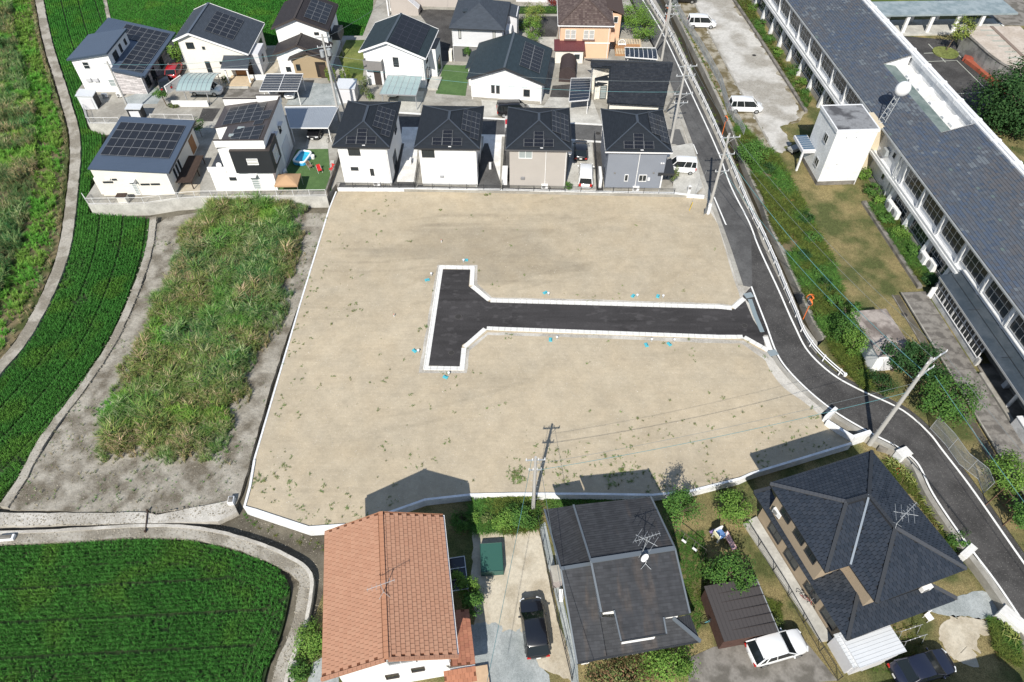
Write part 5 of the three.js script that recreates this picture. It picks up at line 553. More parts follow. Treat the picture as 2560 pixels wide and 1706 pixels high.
  ac([3.71, -0.78, -19.61], Math.PI / 2, 'outdoor unit along the gravel strip of the slate roofed house'); const cl = thing('meter_cabinet', 'grey brown cabinet against the slate roofed house', 'cabinet', [3.38, -0.78, -20.93], 9 * R2); mesh('body', rbox(0.7, 1.3, 1.2, 0.03), grain([0.3, 0.27, 0.26], { m: 1, size: 64, seed: 174 }), cl); mesh('lid', rbox(0.78, 0.06, 1.28, 0.02, 0, 1.3, 0), M.concreteOld, cl);
}
{ // dark tiled hip house with two storeys of roofs
  const o = [26, -0.8, -21.5], g = thing('hip_tiled_house', 'beige house with many faced dark tiled hip roof beside the bend', 'house', o), sub = (p) => [p[0] - o[0], p[1] - o[1], p[2] - o[2]], dark = std([0.02, 0.022, 0.026], 0.7);
  const TL = sub([19.28, 5.7, -25.65]), TR = sub([27.86, 5.7, -28.52]), RT = sub([31.11, 5.7, -19.12]), M1 = sub([24.14, 5.7, -16.79]), V1 = sub([23.25, 5.7, -19.4]), VL = sub([21.42, 5.7, -18.87]), RL = sub([23.62, 7.35, -23.3]), RP = sub([25.39, 7.35, -23.81]), RR = sub([26.36, 7.35, -21.34]);
  const faces = [[TL, TR, RP, RL], [TR, RT, RR, RP], [TL, RL, VL], [RL, RP, V1, VL], [RP, RR, M1, V1], [RR, RT, M1]]; mesh('roof', faces.map((f) => roofPoly(f, 0.15)), dark, g);
  const q = (p) => sub(p); const e0 = q([19.2, 2.4, -26.75]), e1 = q([23.02, 2.4, -15.48]), e2 = q([31.73, 2.4, -18.32]), i0 = q([20.64, 2.82, -25.58]), i1 = q([22.11, 2.62, -19.8]), i2 = q([24.49, 3.45, -18.69]), i3 = q([25.12, 3.08, -17.88]), i4 = q([29.96, 2.94, -19.08]), t0 = q([20.44, 2.9, -26.87]), b0 = q([24.2, 3.52, -20.23]), b1 = q([22.72, 2.88, -19.96]);
  const low = [[e0, t0, i0, i1, b1, b0, i2, e1], [e1, i2, i3, i4, e2]]; mesh('lower_roof', low.map((f) => roofPoly(f, 0.13)), dark, g);
  tileRoof(g, [...faces, ...low], 0.33, 0.29, 0.06, [[0.024, 0.03, 0.041], [0.029, 0.035, 0.046], [0.02, 0.026, 0.036]], { parts: 300, seed: 44, vary: 0.1, rough: 0.4, gap: 0.03 });
  const capM = grain([0.07, 0.073, 0.08], { m: 1, size: 64, seed: 175 }, 0.5), capD = grain([0.03, 0.033, 0.038], { m: 1, size: 64, seed: 176 }, 0.5); for (const [a, b] of [[TL, RL], [RT, RR], [e2, i4]]) mesh('hip_cap', capTiles(a, b), capM, g); for (const [a, b] of [[RL, RP], [RP, RR], [TR, RP], [VL, RL], [M1, RR], [e1, i2], [e0, t0]]) mesh('ridge_cap', capTiles(a, b), capD, g); mesh('valley', beam([RP[0], RP[1] + 0.1, RP[2]], [V1[0], V1[1] + 0.1, V1[2]], 0.14, 0.05), std([0.36, 0.4, 0.43], 0.4, { metalness: 0.6 }), g);
  const ins = (a, f) => insetPoly(a.map((p) => [p[0], p[2]]), f > 0.88 ? 0.75 : 0.6);
  mesh('upper_wall', slab(ins([TL, TR, RT, M1, V1, VL], 0.87), 6.4, 2.6), M.wTaupe, g); mesh('ground_wall', slab(ins([e0, TR, e2, e1], 0.9), 3.1, 0), M.wTaupe, g); mesh('gutter', [beam(e0, e1, 0.12, 0.12), beam(e1, e2, 0.12, 0.12), beam(M1, RT, 0.1, 0.1), beam(TL, VL, 0.1, 0.1), beam(V1, M1, 0.1, 0.1), beam(TR, RT, 0.1, 0.1), beam(TL, TR, 0.1, 0.1)], M.trimDark, g);
  const A = ins([TL, TR, RT, M1, V1, VL], 0.87), wallWin = (p, q2, t, y, w, h, y2) => { const x = p[0] + (q2[0] - p[0]) * t, z = p[1] + (q2[1] - p[1]) * t, wi = win(g, 'S', 0, y, w, h, { rect: [0, 0, 0, 0], frame: M.trimDark, split: 2 }); wi.position.set(x, y, z); wi.rotation.y = Math.atan2(-(q2[1] - p[1]), q2[0] - p[0]); return wi; }; for (const t of [0.25, 0.55, 0.8]) wallWin(A[0], A[5], t, 4.6, 1.1, 0.9); const B = ins([e0, TR, e2, e1], 0.9); for (const t of [0.2, 0.42, 0.68, 0.88]) wallWin(B[0], B[3], t, 0.7, 1.5, 1.6); wallWin(B[3], B[2], 0.3, 0.5, 1.7, 1.8); wallWin(B[3], B[2], 0.65, 0.5, 1.7, 1.8);
  mesh('terrace', slab([[B[0][0] - 1.3, B[0][1] + 0.6], [B[0][0] - 0.1, B[0][1]], [B[3][0] - 0.1, B[3][1]], [B[3][0] - 1.0, B[3][1] + 0.1]], 0.25, 0), M.concrete, g);
  const ru = acProto.clone(); tag(ru, 'white outdoor unit standing on the lower dark tiled roof', 'air conditioner', 'outdoor air conditioner units'); { const p = [20.27, 2.95, -24.53]; ru.position.set(...p); ru.rotation.y = -1.1; } const ru2 = acProto.clone(); tag(ru2, 'white outdoor unit lying under the south eave of the dark tiled hip roof', 'air conditioner', 'outdoor air conditioner units'); ru2.position.set(...[29.21, 3.1, -18.66]); ru2.rotation.y = 0.3; ac([22, -0.5, -21.85], -1.1, 'outdoor unit on the west terrace of the dark tiled hip house');
  const a = thing('tv_antenna', 'television antennas above the dark tiled hip roof', 'antenna', [26.42, 7.3, -21.52], 0.5); antennaParts(a, 2.3, 8);
}

// ---------------------------------------------------------------- school building along the lawn
const schoolTurn = 3.4 * R2, S0 = [45.3, 0, -61];
const sloc = (p) => { const dx = p[0] - S0[0], dz = (p[2] ?? p[1]) - S0[2], c = Math.cos(schoolTurn), s = Math.sin(schoolTurn); return [dx * c - dz * s, dx * s + dz * c]; };
const swor = (x, z) => { const c = Math.cos(schoolTurn), s = Math.sin(schoolTurn); return [S0[0] + x * c + z * s, S0[2] - x * s + z * c]; };
{
  const g = thing('school_building', 'long white school building with patched slate grey tiled roof', 'school', S0, schoolTurn), z0 = -78, z1 = 46, eH = 6.5, rH = 9.0;
  const white = std(null, 0.8, { map: soilTex([0.56, 0.57, 0.58], [0.68, 0.69, 0.7], { seed: 201, m: 10, fine: 0.05, sharp: 0.4 }) });
  mesh('wall', extrudeZ([[0, 0], [8.2, 0], [8.2, 8.9], [7.65, 8.9], [7.65, 7.4], [3.9, 7.4], [0, eH - 0.25]], z0, z1), white, g); g.userData.rect = [0, 8.2, z0, z1];
  mesh('plinth', bbox(0.2, 0.7, z1 - z0 - 1, -0.1, 0, (z0 + z1) / 2), M.concreteOld, g);
  // roof slope, with the white roof well cut into its upper half
  const cz0 = sloc([47.36, 8.3, -85.26])[1], cz1 = sloc([50.25, 8.3, -69.46])[1], at = (x) => eH + (x + 0.5) * (rH - eH) / 7.9, P = (x, z) => [x, at(x), z], cut1 = 4.1;
  const face = [P(-0.5, z0), P(-0.5, z1), P(7.4, z1), P(7.4, cz1), P(cut1, cz1), P(cut1, cz0), P(7.4, cz0), P(7.4, z0)].reverse();
  mesh('roof', roofPoly(face, 0.16), std([0.06, 0.062, 0.068], 0.8), g);
  const pal = [[0.083, 0.097, 0.12], [0.09, 0.1, 0.12], [0.078, 0.094, 0.12], [0.096, 0.108, 0.126], [0.088, 0.095, 0.11]], blue = [0.07, 0.09, 0.126], pale = [0.125, 0.142, 0.16], brown = [0.092, 0.094, 0.103], greeny = [0.1, 0.13, 0.13];
  tileRoof(g, [face], 0.42, 0.32, 0.07, pal, { parts: 0, seed: 46, vary: 0.09, rough: 0.7, stagger: 0, patch: (a, c) => { const n = fbm(a.p.x * 0.35, a.p.z * 0.22, 3, 205), m = fbm(a.p.x * 0.9 + 9, a.p.z * 0.7, 2, 206); if (n > 0.6 && a.k > 0.6) return blue; if (m > 0.7 && a.k > 0.45) return pale; if (n < 0.38 && a.k > 0.55) return brown; if (a.k > 0.99) return greeny; if (a.k < 0.03) return blue; return c[Math.floor(a.k * 7919) % c.length]; } });
  mesh('roof_well_floor', box(1.9, 0.1, cz1 - cz0, 6.75, 7.62, (cz0 + cz1) / 2), M.concreteNew, g); mesh('roof_well_side', [roofPoly([[cut1 + 0.02, at(cut1), cz0], [cut1 + 0.02, at(cut1), cz1], [cut1 + 1.75, 7.66, cz1], [cut1 + 1.75, 7.66, cz0]], 0.1)], std(null, 0.7, { map: soilTex([0.13, 0.17, 0.16], [0.2, 0.24, 0.225], { seed: 207, m: 7 }) }), g); mesh('roof_well_gable', [extrudeZ([[cut1, at(cut1) - 1], [7.4, 6.9], [7.4, at(7.4)], [cut1, at(cut1)]], cz0 - 0.12, cz0), extrudeZ([[cut1, at(cut1) - 1], [7.4, 6.9], [7.4, at(7.4)], [cut1, at(cut1)]], cz1, cz1 + 0.12)], M.whiteWall, g);
  for (let i = 1; i < 5; i++) mesh('roof_beam', bbox(1.8, 0.3, 0.5, 6.75, 7.66, cz0 + (cz1 - cz0) * i / 5), M.whiteWall, g); mesh('roof_hatch', rbox(1.0, 0.35, 0.9, 0.1, 6.5, 7.66, cz1 - 1.6), M.trimWhite, g);
  mesh('ridge_gutter', [bbox(0.25, 0.45, z1 - z0, 7.55, 8.75, (z0 + z1) / 2), bbox(0.5, 0.3, z1 - z0, 8.35, 8.75, (z0 + z1) / 2), bbox(0.7, 0.08, z1 - z0, 7.95, 8.7, (z0 + z1) / 2)], M.whiteWall, g); for (let z = z0 + 2; z < z1; z += 4.2) mesh('gutter_bracket', bbox(1.2, 0.34, 0.35, 8.0, 8.8, z), M.whiteWall, g);
  mesh('eave_gutter', [box(0.18, 0.16, z1 - z0, -0.6, eH - 0.12, (z0 + z1) / 2)], M.galv, g); mesh('eave_fascia', box(0.08, 0.3, z1 - z0, -0.44, eH - 0.24, (z0 + z1) / 2), std([0.06, 0.05, 0.045], 0.6), g);
  mesh('mid_ledge', [bbox(0.9, 0.18, 10 - z0, -0.45, 3.15, (z0 + 10) / 2), bbox(0.1, 0.35, 10 - z0, -0.88, 3.15, (z0 + 10) / 2), bbox(0.35, 0.3, z1 - 10, -0.17, 3.5, (z1 + 10) / 2)], white, g); mesh('ledge_pipe', [rod([-0.8, 3.62, z0], [-0.8, 3.62, 10], 0.05), rod([-0.62, 3.55, z0], [-0.62, 3.55, 10], 0.035)], M.galv, g); mesh('ledge_pipe', rod([-0.42, 3.85, 10], [-0.42, 3.85, z1], 0.05), M.galv, g);
  for (let z = z0 + 1; z < z1; z += 4.5) { const inTower = z > -17 && z < -7.5; if (!inTower) { mesh('pilaster', extrudeZ([[-0.75, 0], [0.02, 0], [0.02, 3.1], [-0.35, 3.1]], z - 0.22, z + 0.22), white, g); mesh('pilaster', bbox(0.3, 2.9, 0.36, -0.14, 3.34, z), white, g); mesh('downpipe', [rod([-0.55, 6.3, z + 0.4], [-0.3, 3.7, z + 0.4], 0.05)], M.trimWhite, g); }
    if (z + 2.25 < z1 && !(z > -18 && z < -8)) { win(g, 'W', z + 2.25, 3.95, 3.6, 2.1, { frame: M.alu, split: 4, cross: 1, ft: 0.07 }); if (!(z > 8 && z < 36)) win(g, 'W', z + 2.25, 0.85, 3.7, 2.1, { frame: M.alu, split: 5, cross: 2, ft: 0.07 }); } }
  for (const [z, y] of [[-8.2, 4.6], [-8.4, 1.5]]) win(g, 'W', z, y, 0.7, 0.8, { frame: M.trimWhite });
  mesh('wall_duct', [rod([-0.35, 0.4, -6.2], [-0.35, 6.4, -6.6], 0.09), rod([-0.3, 1, -5.6], [-0.3, 5.6, -6.0], 0.06), rbox(0.5, 0.8, 0.9, 0.05, -0.3, 4.2, -9.6)], M.galv, g);
}
{ // stair tower
  const g = thing('stair_tower', 'plain white stair tower with flat grey roof beside the lawn', 'tower', [39.85, 0, -73.1], 3.0 * R2), w = 4.85, d = 5.4, wh = std(null, 0.8, { map: soilTex([0.68, 0.69, 0.69], [0.76, 0.77, 0.77], { seed: 210, m: 8, fine: 0.03 }) }); g.userData.rect = [-w / 2, w / 2, -d / 2, d / 2];
  mesh('wall', bbox(w, 6.75, d, 0, 0.55, 0), wh, g); mesh('plinth', bbox(w + 0.06, 0.56, d + 0.06, 0, 0, 0), M.concreteDark, g); mesh('link_wall', bbox(3.4, 6.6, 3.2, w / 2 + 1.4, 0, -1.0), M.wCream, g); mesh('roof_edge', [bbox(w + 0.24, 0.38, 0.16, 0, 7.3, d / 2), bbox(w + 0.24, 0.38, 0.16, 0, 7.3, -d / 2), bbox(0.16, 0.38, d - 0.2, -w / 2 - 0.04, 7.3, 0), bbox(0.16, 0.38, d - 0.2, w / 2 + 0.04, 7.3, 0)], M.whiteWall, g); mesh('roof', box(w - 0.05, 0.1, d - 0.05, 0, 7.58, 0), std(null, 0.9, { map: soilTex([0.085, 0.086, 0.092], [0.23, 0.235, 0.245], { seed: 211, m: 6, per: 5, fine: 0.08, sharp: 0.8 }) }), g);
  win(g, 'W', 0.9, 4.9, 1.0, 1.1, { frame: M.alu, split: 2 }); win(g, 'W', 0.9, 1.6, 1.0, 1.1, { frame: M.alu, split: 2 }); for (const [x, y] of [[-1.1, 6.6], [0.1, 6.6], [-0.9, 3.0]]) mesh('wall_fitting', rbox(0.12, 0.12, 0.08, 0.02, x, y, d / 2 + 0.04), M.galv, g); downpipe(g, w / 2 - 0.1, d / 2 + 0.06, 0, 1.0); mesh('porch_roof', [bbox(1.7, 0.4, 3.4, -w / 2 - 0.75, 2.6, -2.0), box(1.5, 0.04, 3.2, -w / 2 - 0.75, 3.02, -2.0)], M.wPale, g); mesh('porch_roof_sheet', Array.from({ length: 7 }, (_, i) => box(1.4, 0.06, 0.3, -w / 2 - 0.75, 3.07, -3.4 + i * 0.45)), std([0.06, 0.11, 0.17], 0.4), g); mesh('porch_post', [bbox(0.22, 2.6, 0.22, -w / 2 - 1.45, 0, -0.45)], M.trimWhite, g);
}
{ // low annex with lean-to roof
  const g = thing('school_annex', 'single storey glazed annex with dark lean-to roof', 'annex', S0, schoolTurn), a0 = sloc([43.73, 2.9, -50.89]), z0 = a0[1], z1 = z0 + 26; g.userData.rect = [a0[0] + 0.35, 0, z0, z1];
  const x0 = a0[0] + 0.35, rp = [[a0[0] - 0.1, 2.9, z0 - 0.2], [a0[0] - 0.1, 2.9, z1], [0.1, 3.5, z1], [0.1, 3.5, z0 - 0.2]].reverse(); const rm = mesh('roof', roofPoly(rp, 0.12), std(null, 0.35, { map: soilTex([0.05, 0.065, 0.08], [0.075, 0.09, 0.105], { seed: 215, m: 9, fine: 0.06 }), metalness: 0.2 }), g); mesh('roof_seam', [box(0.03, 0.02, z1 - z0, (x0) / 2 - 0.3, 3.23, (z0 + z1) / 2), ...[5, 11, 17].map((d) => box(2.0, 0.02, 0.03, x0 / 2, 3.25, z0 + d))], M.trimDark, rm); mesh('fascia', box(0.06, 0.2, z1 - z0 + 0.2, a0[0] - 0.12, 2.8, (z0 + z1) / 2), M.alu, rm);
  const zw = z0 + 9.2, wm = std(null, 0.85, { map: soilTex([0.45, 0.45, 0.44], [0.62, 0.62, 0.62], { seed: 216, m: 6, fine: 0.08, sharp: 0.7 }) }); mesh('wall', [bbox(0.25, 0.8, zw - z0, x0, 0, (z0 + zw) / 2), bbox(2.4, 2.6, 0.2, x0 / 2, 0, z0 + 0.1), bbox(0.3, 1.0, 0.3, x0, 0, zw)], wm, g); for (let i = 0; i < 5; i++) win(g, 'W', z0 + 0.95 + i * 1.8, 0.8, 1.75, 1.95, { rect: [x0 - 0.1, 0, 0, 0], split: 3, cross: 1, frame: M.trimWhite, ft: 0.07 });
  mesh('inner_wall', bbox(0.2, 2.9, z1 - zw, x0 + 2.2, 0, (zw + z1) / 2), M.wGreyLow, g); for (const z of [zw + 1.5, zw + 4.4, zw + 7.4]) win(g, 'W', z, 0.1, 2.4, 2.2, { rect: [x0 + 2.1, 0, 0, 0], split: 3, frame: M.trimDark }); for (let z = zw + 5; z < z1; z += 5) mesh('post', cyl(0.16, 0.16, 2.8, x0 + 0.4, 0, z, 12), M.whiteWall, g); mesh('floor', bbox(2.3, 0.12, z1 - zw, x0 + 1.2, 0, (zw + z1) / 2), M.concreteDark, g); mesh('end_panel', bbox(0.6, 1.6, 0.1, x0 - 0.45, 0, z0 + 0.2), M.trimWhite, g);
  const w = thing('white_block', 'white rendered end block beside the school walkway', 'building', [...[44.73, 0, -33.05]], schoolTurn); mesh('wall', bbox(2.2, 1.5, 5.2, 0.9, 0, 1.0), wm, w); mesh('coping', box(2.3, 0.08, 5.3, 0.9, 1.52, 1.0), M.whiteWall, w);
}
// raised walkway slab with its joints, and the open ditch beside it
{
  const a = sloc([40.95, 0.4, -51.2]), b = sloc([43.43, 0.4, -51.41]), z0 = a[1], x0 = a[0], x1 = b[0], L = 34, wk = new THREE.Group(); wk.name = 'walkway'; wk.userData.kind = 'structure'; wk.position.set(...S0); wk.rotation.y = schoolTurn; scene.add(wk);
  const cm = [0, 1, 2].map((k) => std(null, 0.92, { map: soilTex([0.12 + k * 0.02, 0.11 + k * 0.02, 0.1 + k * 0.018], [0.21 + k * 0.02, 0.195 + k * 0.02, 0.175 + k * 0.02], { size: 256, m: 4, seed: 220 + k, fine: 0.12, sharp: 0.7 }) })); const r = rng(8); let z = 0, i = 0; while (z < L) { const l = 1.2 + r() * 1.0; const o = mesh(i ? 'paving_slab_' + String(i).padStart(3, '0') : 'paving_slab', bbox(x1 - x0, 0.38 + r() * 0.015, l - 0.02, (x0 + x1) / 2, 0, z0 + z + l / 2), cm[Math.floor(r() * 3)], wk); z += l; i++; }
  mesh('walkway_edge', [bbox(0.12, 0.12, L, x0 - 0.07, 0.3, z0 + L / 2), bbox(0.4, 0.5, L - 10, x1 + 0.3, 0, z0 + L / 2 + 6)], M.concreteOld, wk); mesh('drain_strip', bbox(0.7, 0.02, L, x0 - 0.5, 0.001, z0 + L / 2), M.mud, wk); mesh('drain_kerb', bbox(0.12, 0.1, L, x0 - 0.92, 0, z0 + L / 2), M.concreteDark, wk);
}
struct('planter_kerb', band([[38.33, -130.32], [38.6, -123.11], [39.62, -109.48], [40.33, -97.96], [40.99, -86.98]], 0.4, 0.35, -0.1), M.concreteDark); struct('planter_kerb', band([[42.21, -66.75], [43.27, -52.13]], 0.5, 0.35, -0.1), M.concreteDark);
struct('planter_bed', slab([[38.58, -130.32], [38.85, -123.11], [39.85, -109.48], [40.54, -97.96], [40.99, -87.35], [42.55, -90.01], [41.16, -100.35], [40.97, -112.24], [41.08, -123.11], [41.16, -130.32]], 0.2, -0.1), M.weedSoil); struct('planter_bed', slab([[42.2, -66.4], [43.28, -52.4], [45.23, -53.5], [44.81, -65.05]], 0.2, -0.1), M.weedSoil);
// radar dome mast on the roof edge
{ const g = thing('dish_mast', 'white spherical dish on a lattice mast at the roof edge', 'antenna', [44.4, 6.6, -73.89], 0.2); const leg = []; for (const [x, z] of [[-0.35, -0.3], [0.35, -0.3], [0, 0.4]]) leg.push(rod([x, 0, z], [x * 0.7 + 0.55, 3.2, z * 0.7], 0.05)); for (let i = 0; i < 5; i++) { const y = 0.3 + i * 0.6, k = 1 - 0.3 * y / 3.2, s = 0.17 * y; leg.push(rod([-0.35 * k + s, y, -0.3 * k], [0.35 * k + s, y, -0.3 * k], 0.025), rod([0.35 * k + s, y, -0.3 * k], [s, y + 0.3, 0.4 * k], 0.025), rod([s, y, 0.4 * k], [-0.35 * k + s, y + 0.3, -0.3 * k], 0.025)); } mesh('mast', leg, M.galv, g); mesh('base_pipe', [rod([-0.6, 0, 0.2], [1.0, 0.05, 0.25], 0.06), rod([-0.6, 0, 0.2], [-0.7, -0.6, 0.2], 0.06)], M.galv, g); const dg = new THREE.SphereGeometry(0.9, 24, 16); dg.scale(1, 0.98, 0.8); dg.translate(0.75, 4.1, 0); mesh('dome', dg, M.trimWhite, g); mesh('rim', new THREE.TorusGeometry(0.9, 0.06, 6, 24).rotateY(0.7).translate(1.15, 4.15, -0.3), M.galv, g); }
{ // courtyard: asphalt yard with court lines, covered walkway, mural wall, red bench, pale flat roof
  struct('courtyard', slab([[61.03, -110.44], [70.63, -108.53], [71.17, -103.06], [73.4, -91.09], [70.56, -85.27], [58.31, -85.27]], 0.03, -0.05), M.asphaltOld); for (const l of [[[62.43, -101.43], [68.37, -101.9], [69.03, -92.49], [63.65, -91.95]], [[66.17, -107.28], [66.41, -101.32]], [[64.22, -104.19], [68.33, -104.43], [71.06, -104.79]], [[69.15, -106.06], [69.57, -101.66]]]) struct('court_marking', band(l, 0.14, 0.04, 0.02), std([0.42, 0.43, 0.38], 0.9)); struct('grass_circle', new THREE.CylinderGeometry(1.9, 1.9, 0.16, 32).translate(...[67.59, 0.1, -104.28]), M.lawn);
  const g = thing('covered_walkway', 'covered walkway with blue grey flat roof and white posts', 'walkway', [68.46, 0, -110.44], 2 * R2); mesh('roof', bbox(24, 0.25, 5.0, 0, 3.0, -2.6), std(null, 0.8, { map: soilTex([0.2, 0.25, 0.27], [0.28, 0.33, 0.35], { seed: 230, m: 8, fine: 0.06 }) }), g); for (const x of [-9, -5.2, -1.2, 3, 7]) { mesh('post', bbox(0.5, 3.0, 0.4, x, 0, -0.6), M.trimWhite, g); mesh('post', bbox(0.4, 3.0, 0.4, x - 1, 0, -4.4), M.trimWhite, g); } mesh('floor', bbox(24, 0.25, 5.2, 0, 0, -2.4), M.concrete, g);
  const wl = [[70.01, -105.41], [70.3, -102.16], [70.56, -98.48], [71.1, -95.88], [71.85, -94.37], [72.01, -91.24], [72.35, -86.01]]; const m = thing('mural_wall', 'grey courtyard wall painted with white and blue animals', 'wall', [wl[0][0], 0, wl[0][1]]); const rel = wl.map((p) => [p[0] - wl[0][0], p[1] - wl[0][1]]); mesh('wall', band(rel, 0.3, 2.6, 0), std(null, 0.9, { map: soilTex([0.2, 0.2, 0.195], [0.32, 0.315, 0.3], { seed: 231, m: 6, sharp: 0.7 }) }), m); mesh('coping', band(rel, 0.44, 2.68, 2.6), M.concreteDark, m); const pr = rng(77); for (let i = 0; i < 16; i++) { const s = 0.8 + pr() * 5, [x, z, a] = along(rel, s), c = [[0.6, 0.6, 0.58], [0.1, 0.3, 0.55], [0.6, 0.6, 0.58], [0.15, 0.35, 0.25]][i % 4], sh = new THREE.CircleGeometry(0.15 + pr() * 0.28, 9); sh.scale(1, 0.7 + pr() * 0.8, 1); const o = mesh('mural_patch', sh, std(c, 0.9), m); o.position.set(x - Math.sin(a) * -0.0 - 0.17 * Math.sin(-a) * -1 + Math.sin(a) * 0.16, 0.5 + pr() * 0.9, z + Math.cos(a) * 0.16); o.rotation.y = a; }
  const b = thing('red_bench', 'long red brick bench along the courtyard wall', 'bench', [70.63, 0, -102.48]); const bl = [[69.95, -101.54], [70.57, -98.7], [70.92, -95.56], [71.4, -92.28]].map((p) => [p[0] - b.position.x, p[1] - b.position.z]); mesh('seat', slab([...offset(bl, -0.75), ...offset(bl, 0.75).reverse()], 0.55, 0), grain([0.34, 0.1, 0.06], { m: 2, size: 128, big: 0.12, fine: 0.15, seed: 232 }), b); for (const s of [0, 1]) { const p = bl[s ? bl.length - 1 : 0]; mesh('end_block', bbox(1.7, 0.8, 0.6, p[0], 0, p[1], -0.6), grain([0.28, 0.075, 0.05], { m: 2, size: 128, big: 0.12, fine: 0.15, seed: 233 }), b); }
  const p = thing('flat_roof_hall', 'hall with pale beige flat roof beyond the courtyard wall', 'building', [0, 0, 0]); const hp = [[70.93, -107.81], [79.56, -107.81], [79.23, -99.55], [72.59, -86.49], [72.17, -91.57], [72.02, -94.72], [71.26, -96.2], [70.72, -98.84], [70.49, -102.61], [70.27, -105.63]]; mesh('wall', slab(hp, 2.4, 0), M.wCream, p); mesh('roof', slab(hp, 2.6, 2.4), std(null, 0.85, { map: soilTex([0.42, 0.36, 0.3], [0.5, 0.44, 0.38], { seed: 234, m: 14, fine: 0.04 }) }), p); mesh('roof_gutter', band([[75, -107.77], [75.12, -102.42], [75.21, -97.82], [75.34, -91.92]], 0.5, 2.68, 2.55), std([0.22, 0.17, 0.14], 0.8), p); for (const q of [[73.74, -106.4], [73.88, -104.68], [73.97, -102.9], [74.07, -101.2], [74.25, -99.41], [73.81, -97.64], [73.79, -95.93]]) mesh('roof_stain', box(2.1, 0.01, 0.5, q[0], 2.606, q[1]), std([0.36, 0.36, 0.31], 0.9), p);
  struct('playground', slab([[73.42, -124.34], [79.82, -119.22], [81.14, -113.71], [87.96, -113.71], [99.04, -135.5], [83.69, -135.5]], 0.02, -0.05), M.concreteDark); struct('lawn', slab([[61.2, -117.81], [70.16, -118.51], [74.03, -119.58], [73.95, -122.48], [75.59, -129.76], [59.7, -129.76]], 0.016, -0.05), M.lawn); struct('soil_patch', slab([[64.68, -117.99], [66.51, -120.22], [68.38, -118.34]], 0.03, 0), M.mud); struct('paint_line', band([[79.22, -114.31], [80.92, -114.55], [81.06, -113.54]], 0.3, 0.03, 0), M.paint);
}

// ---------------------------------------------------------------- plants
const leafMat = (c, vary) => std([1, 1, 1], 0.9, { vertexColors: true, side: THREE.DoubleSide, specularIntensity: 0.25 });
const leafShared = leafMat();
function bladeGeo(n, h, spread, w, seed, bend = 0.5, cols = [[1, 1, 1]]) { // a tuft: n arching blades, foot at 0
  const r = rng(seed), pos = [], colr = [];
  for (let i = 0; i < n; i++) { const a = r() * 6.283, l = h * (0.65 + 0.5 * r()), s = spread * (0.4 + r()), dx = Math.cos(a), dz = Math.sin(a), x0 = (r() - 0.5) * spread * 0.6, z0 = (r() - 0.5) * spread * 0.6, px = -dz * w / 2, pz = dx * w / 2, c = cols[Math.floor(r() * cols.length)], k = 0.8 + r() * 0.4; const p1 = [x0 + dx * s * 0.35, l * 0.6, z0 + dz * s * 0.35], p2 = [x0 + dx * s * (1 + bend * 0.3), l * (1 - bend * 0.25), z0 + dz * s * (1 + bend * 0.3)]; pos.push(x0 - px, 0, z0 - pz, x0 + px, 0, z0 + pz, p1[0] + px, p1[1], p1[2] + pz, x0 - px, 0, z0 - pz, p1[0] + px, p1[1], p1[2] + pz, p1[0] - px, p1[1], p1[2] - pz, p1[0] - px, p1[1], p1[2] - pz, p1[0] + px, p1[1], p1[2] + pz, ...p2); for (let q = 0; q < 9; q++) colr.push(c[0] * k, c[1] * k, c[2] * k); }
  const g = geoFrom(pos); g.setAttribute('color', new THREE.Float32BufferAttribute(colr, 3)); return g;
}
function scatter(name, geos, spots, colorOf, seed, parentKind = 'stuff') { // spots: [x, y, z, scale]
  const r = rng(seed), lists = geos.map(() => []); spots.forEach((s) => lists[Math.floor(r() * geos.length)].push(s));
  lists.forEach((L, gi) => { if (!L.length) return; const im = new THREE.InstancedMesh(geos[gi], leafShared, L.length), m = new THREE.Matrix4(), q = new THREE.Quaternion(), c = new THREE.Color(); L.forEach(([x, y, z, s, sy], i) => { q.setFromAxisAngle(V3(0, 1, 0), r() * 6.283); im.setMatrixAt(i, m.compose(V3(x, y, z), q, V3(s, s * (sy ?? 1), s))); const k = colorOf(x, z, r); im.setColorAt(i, c.setRGB(k[0], k[1], k[2])); }); im.name = numbered(name); im.userData.kind = parentKind; im.castShadow = im.receiveShadow = true; scene.add(im); });
}
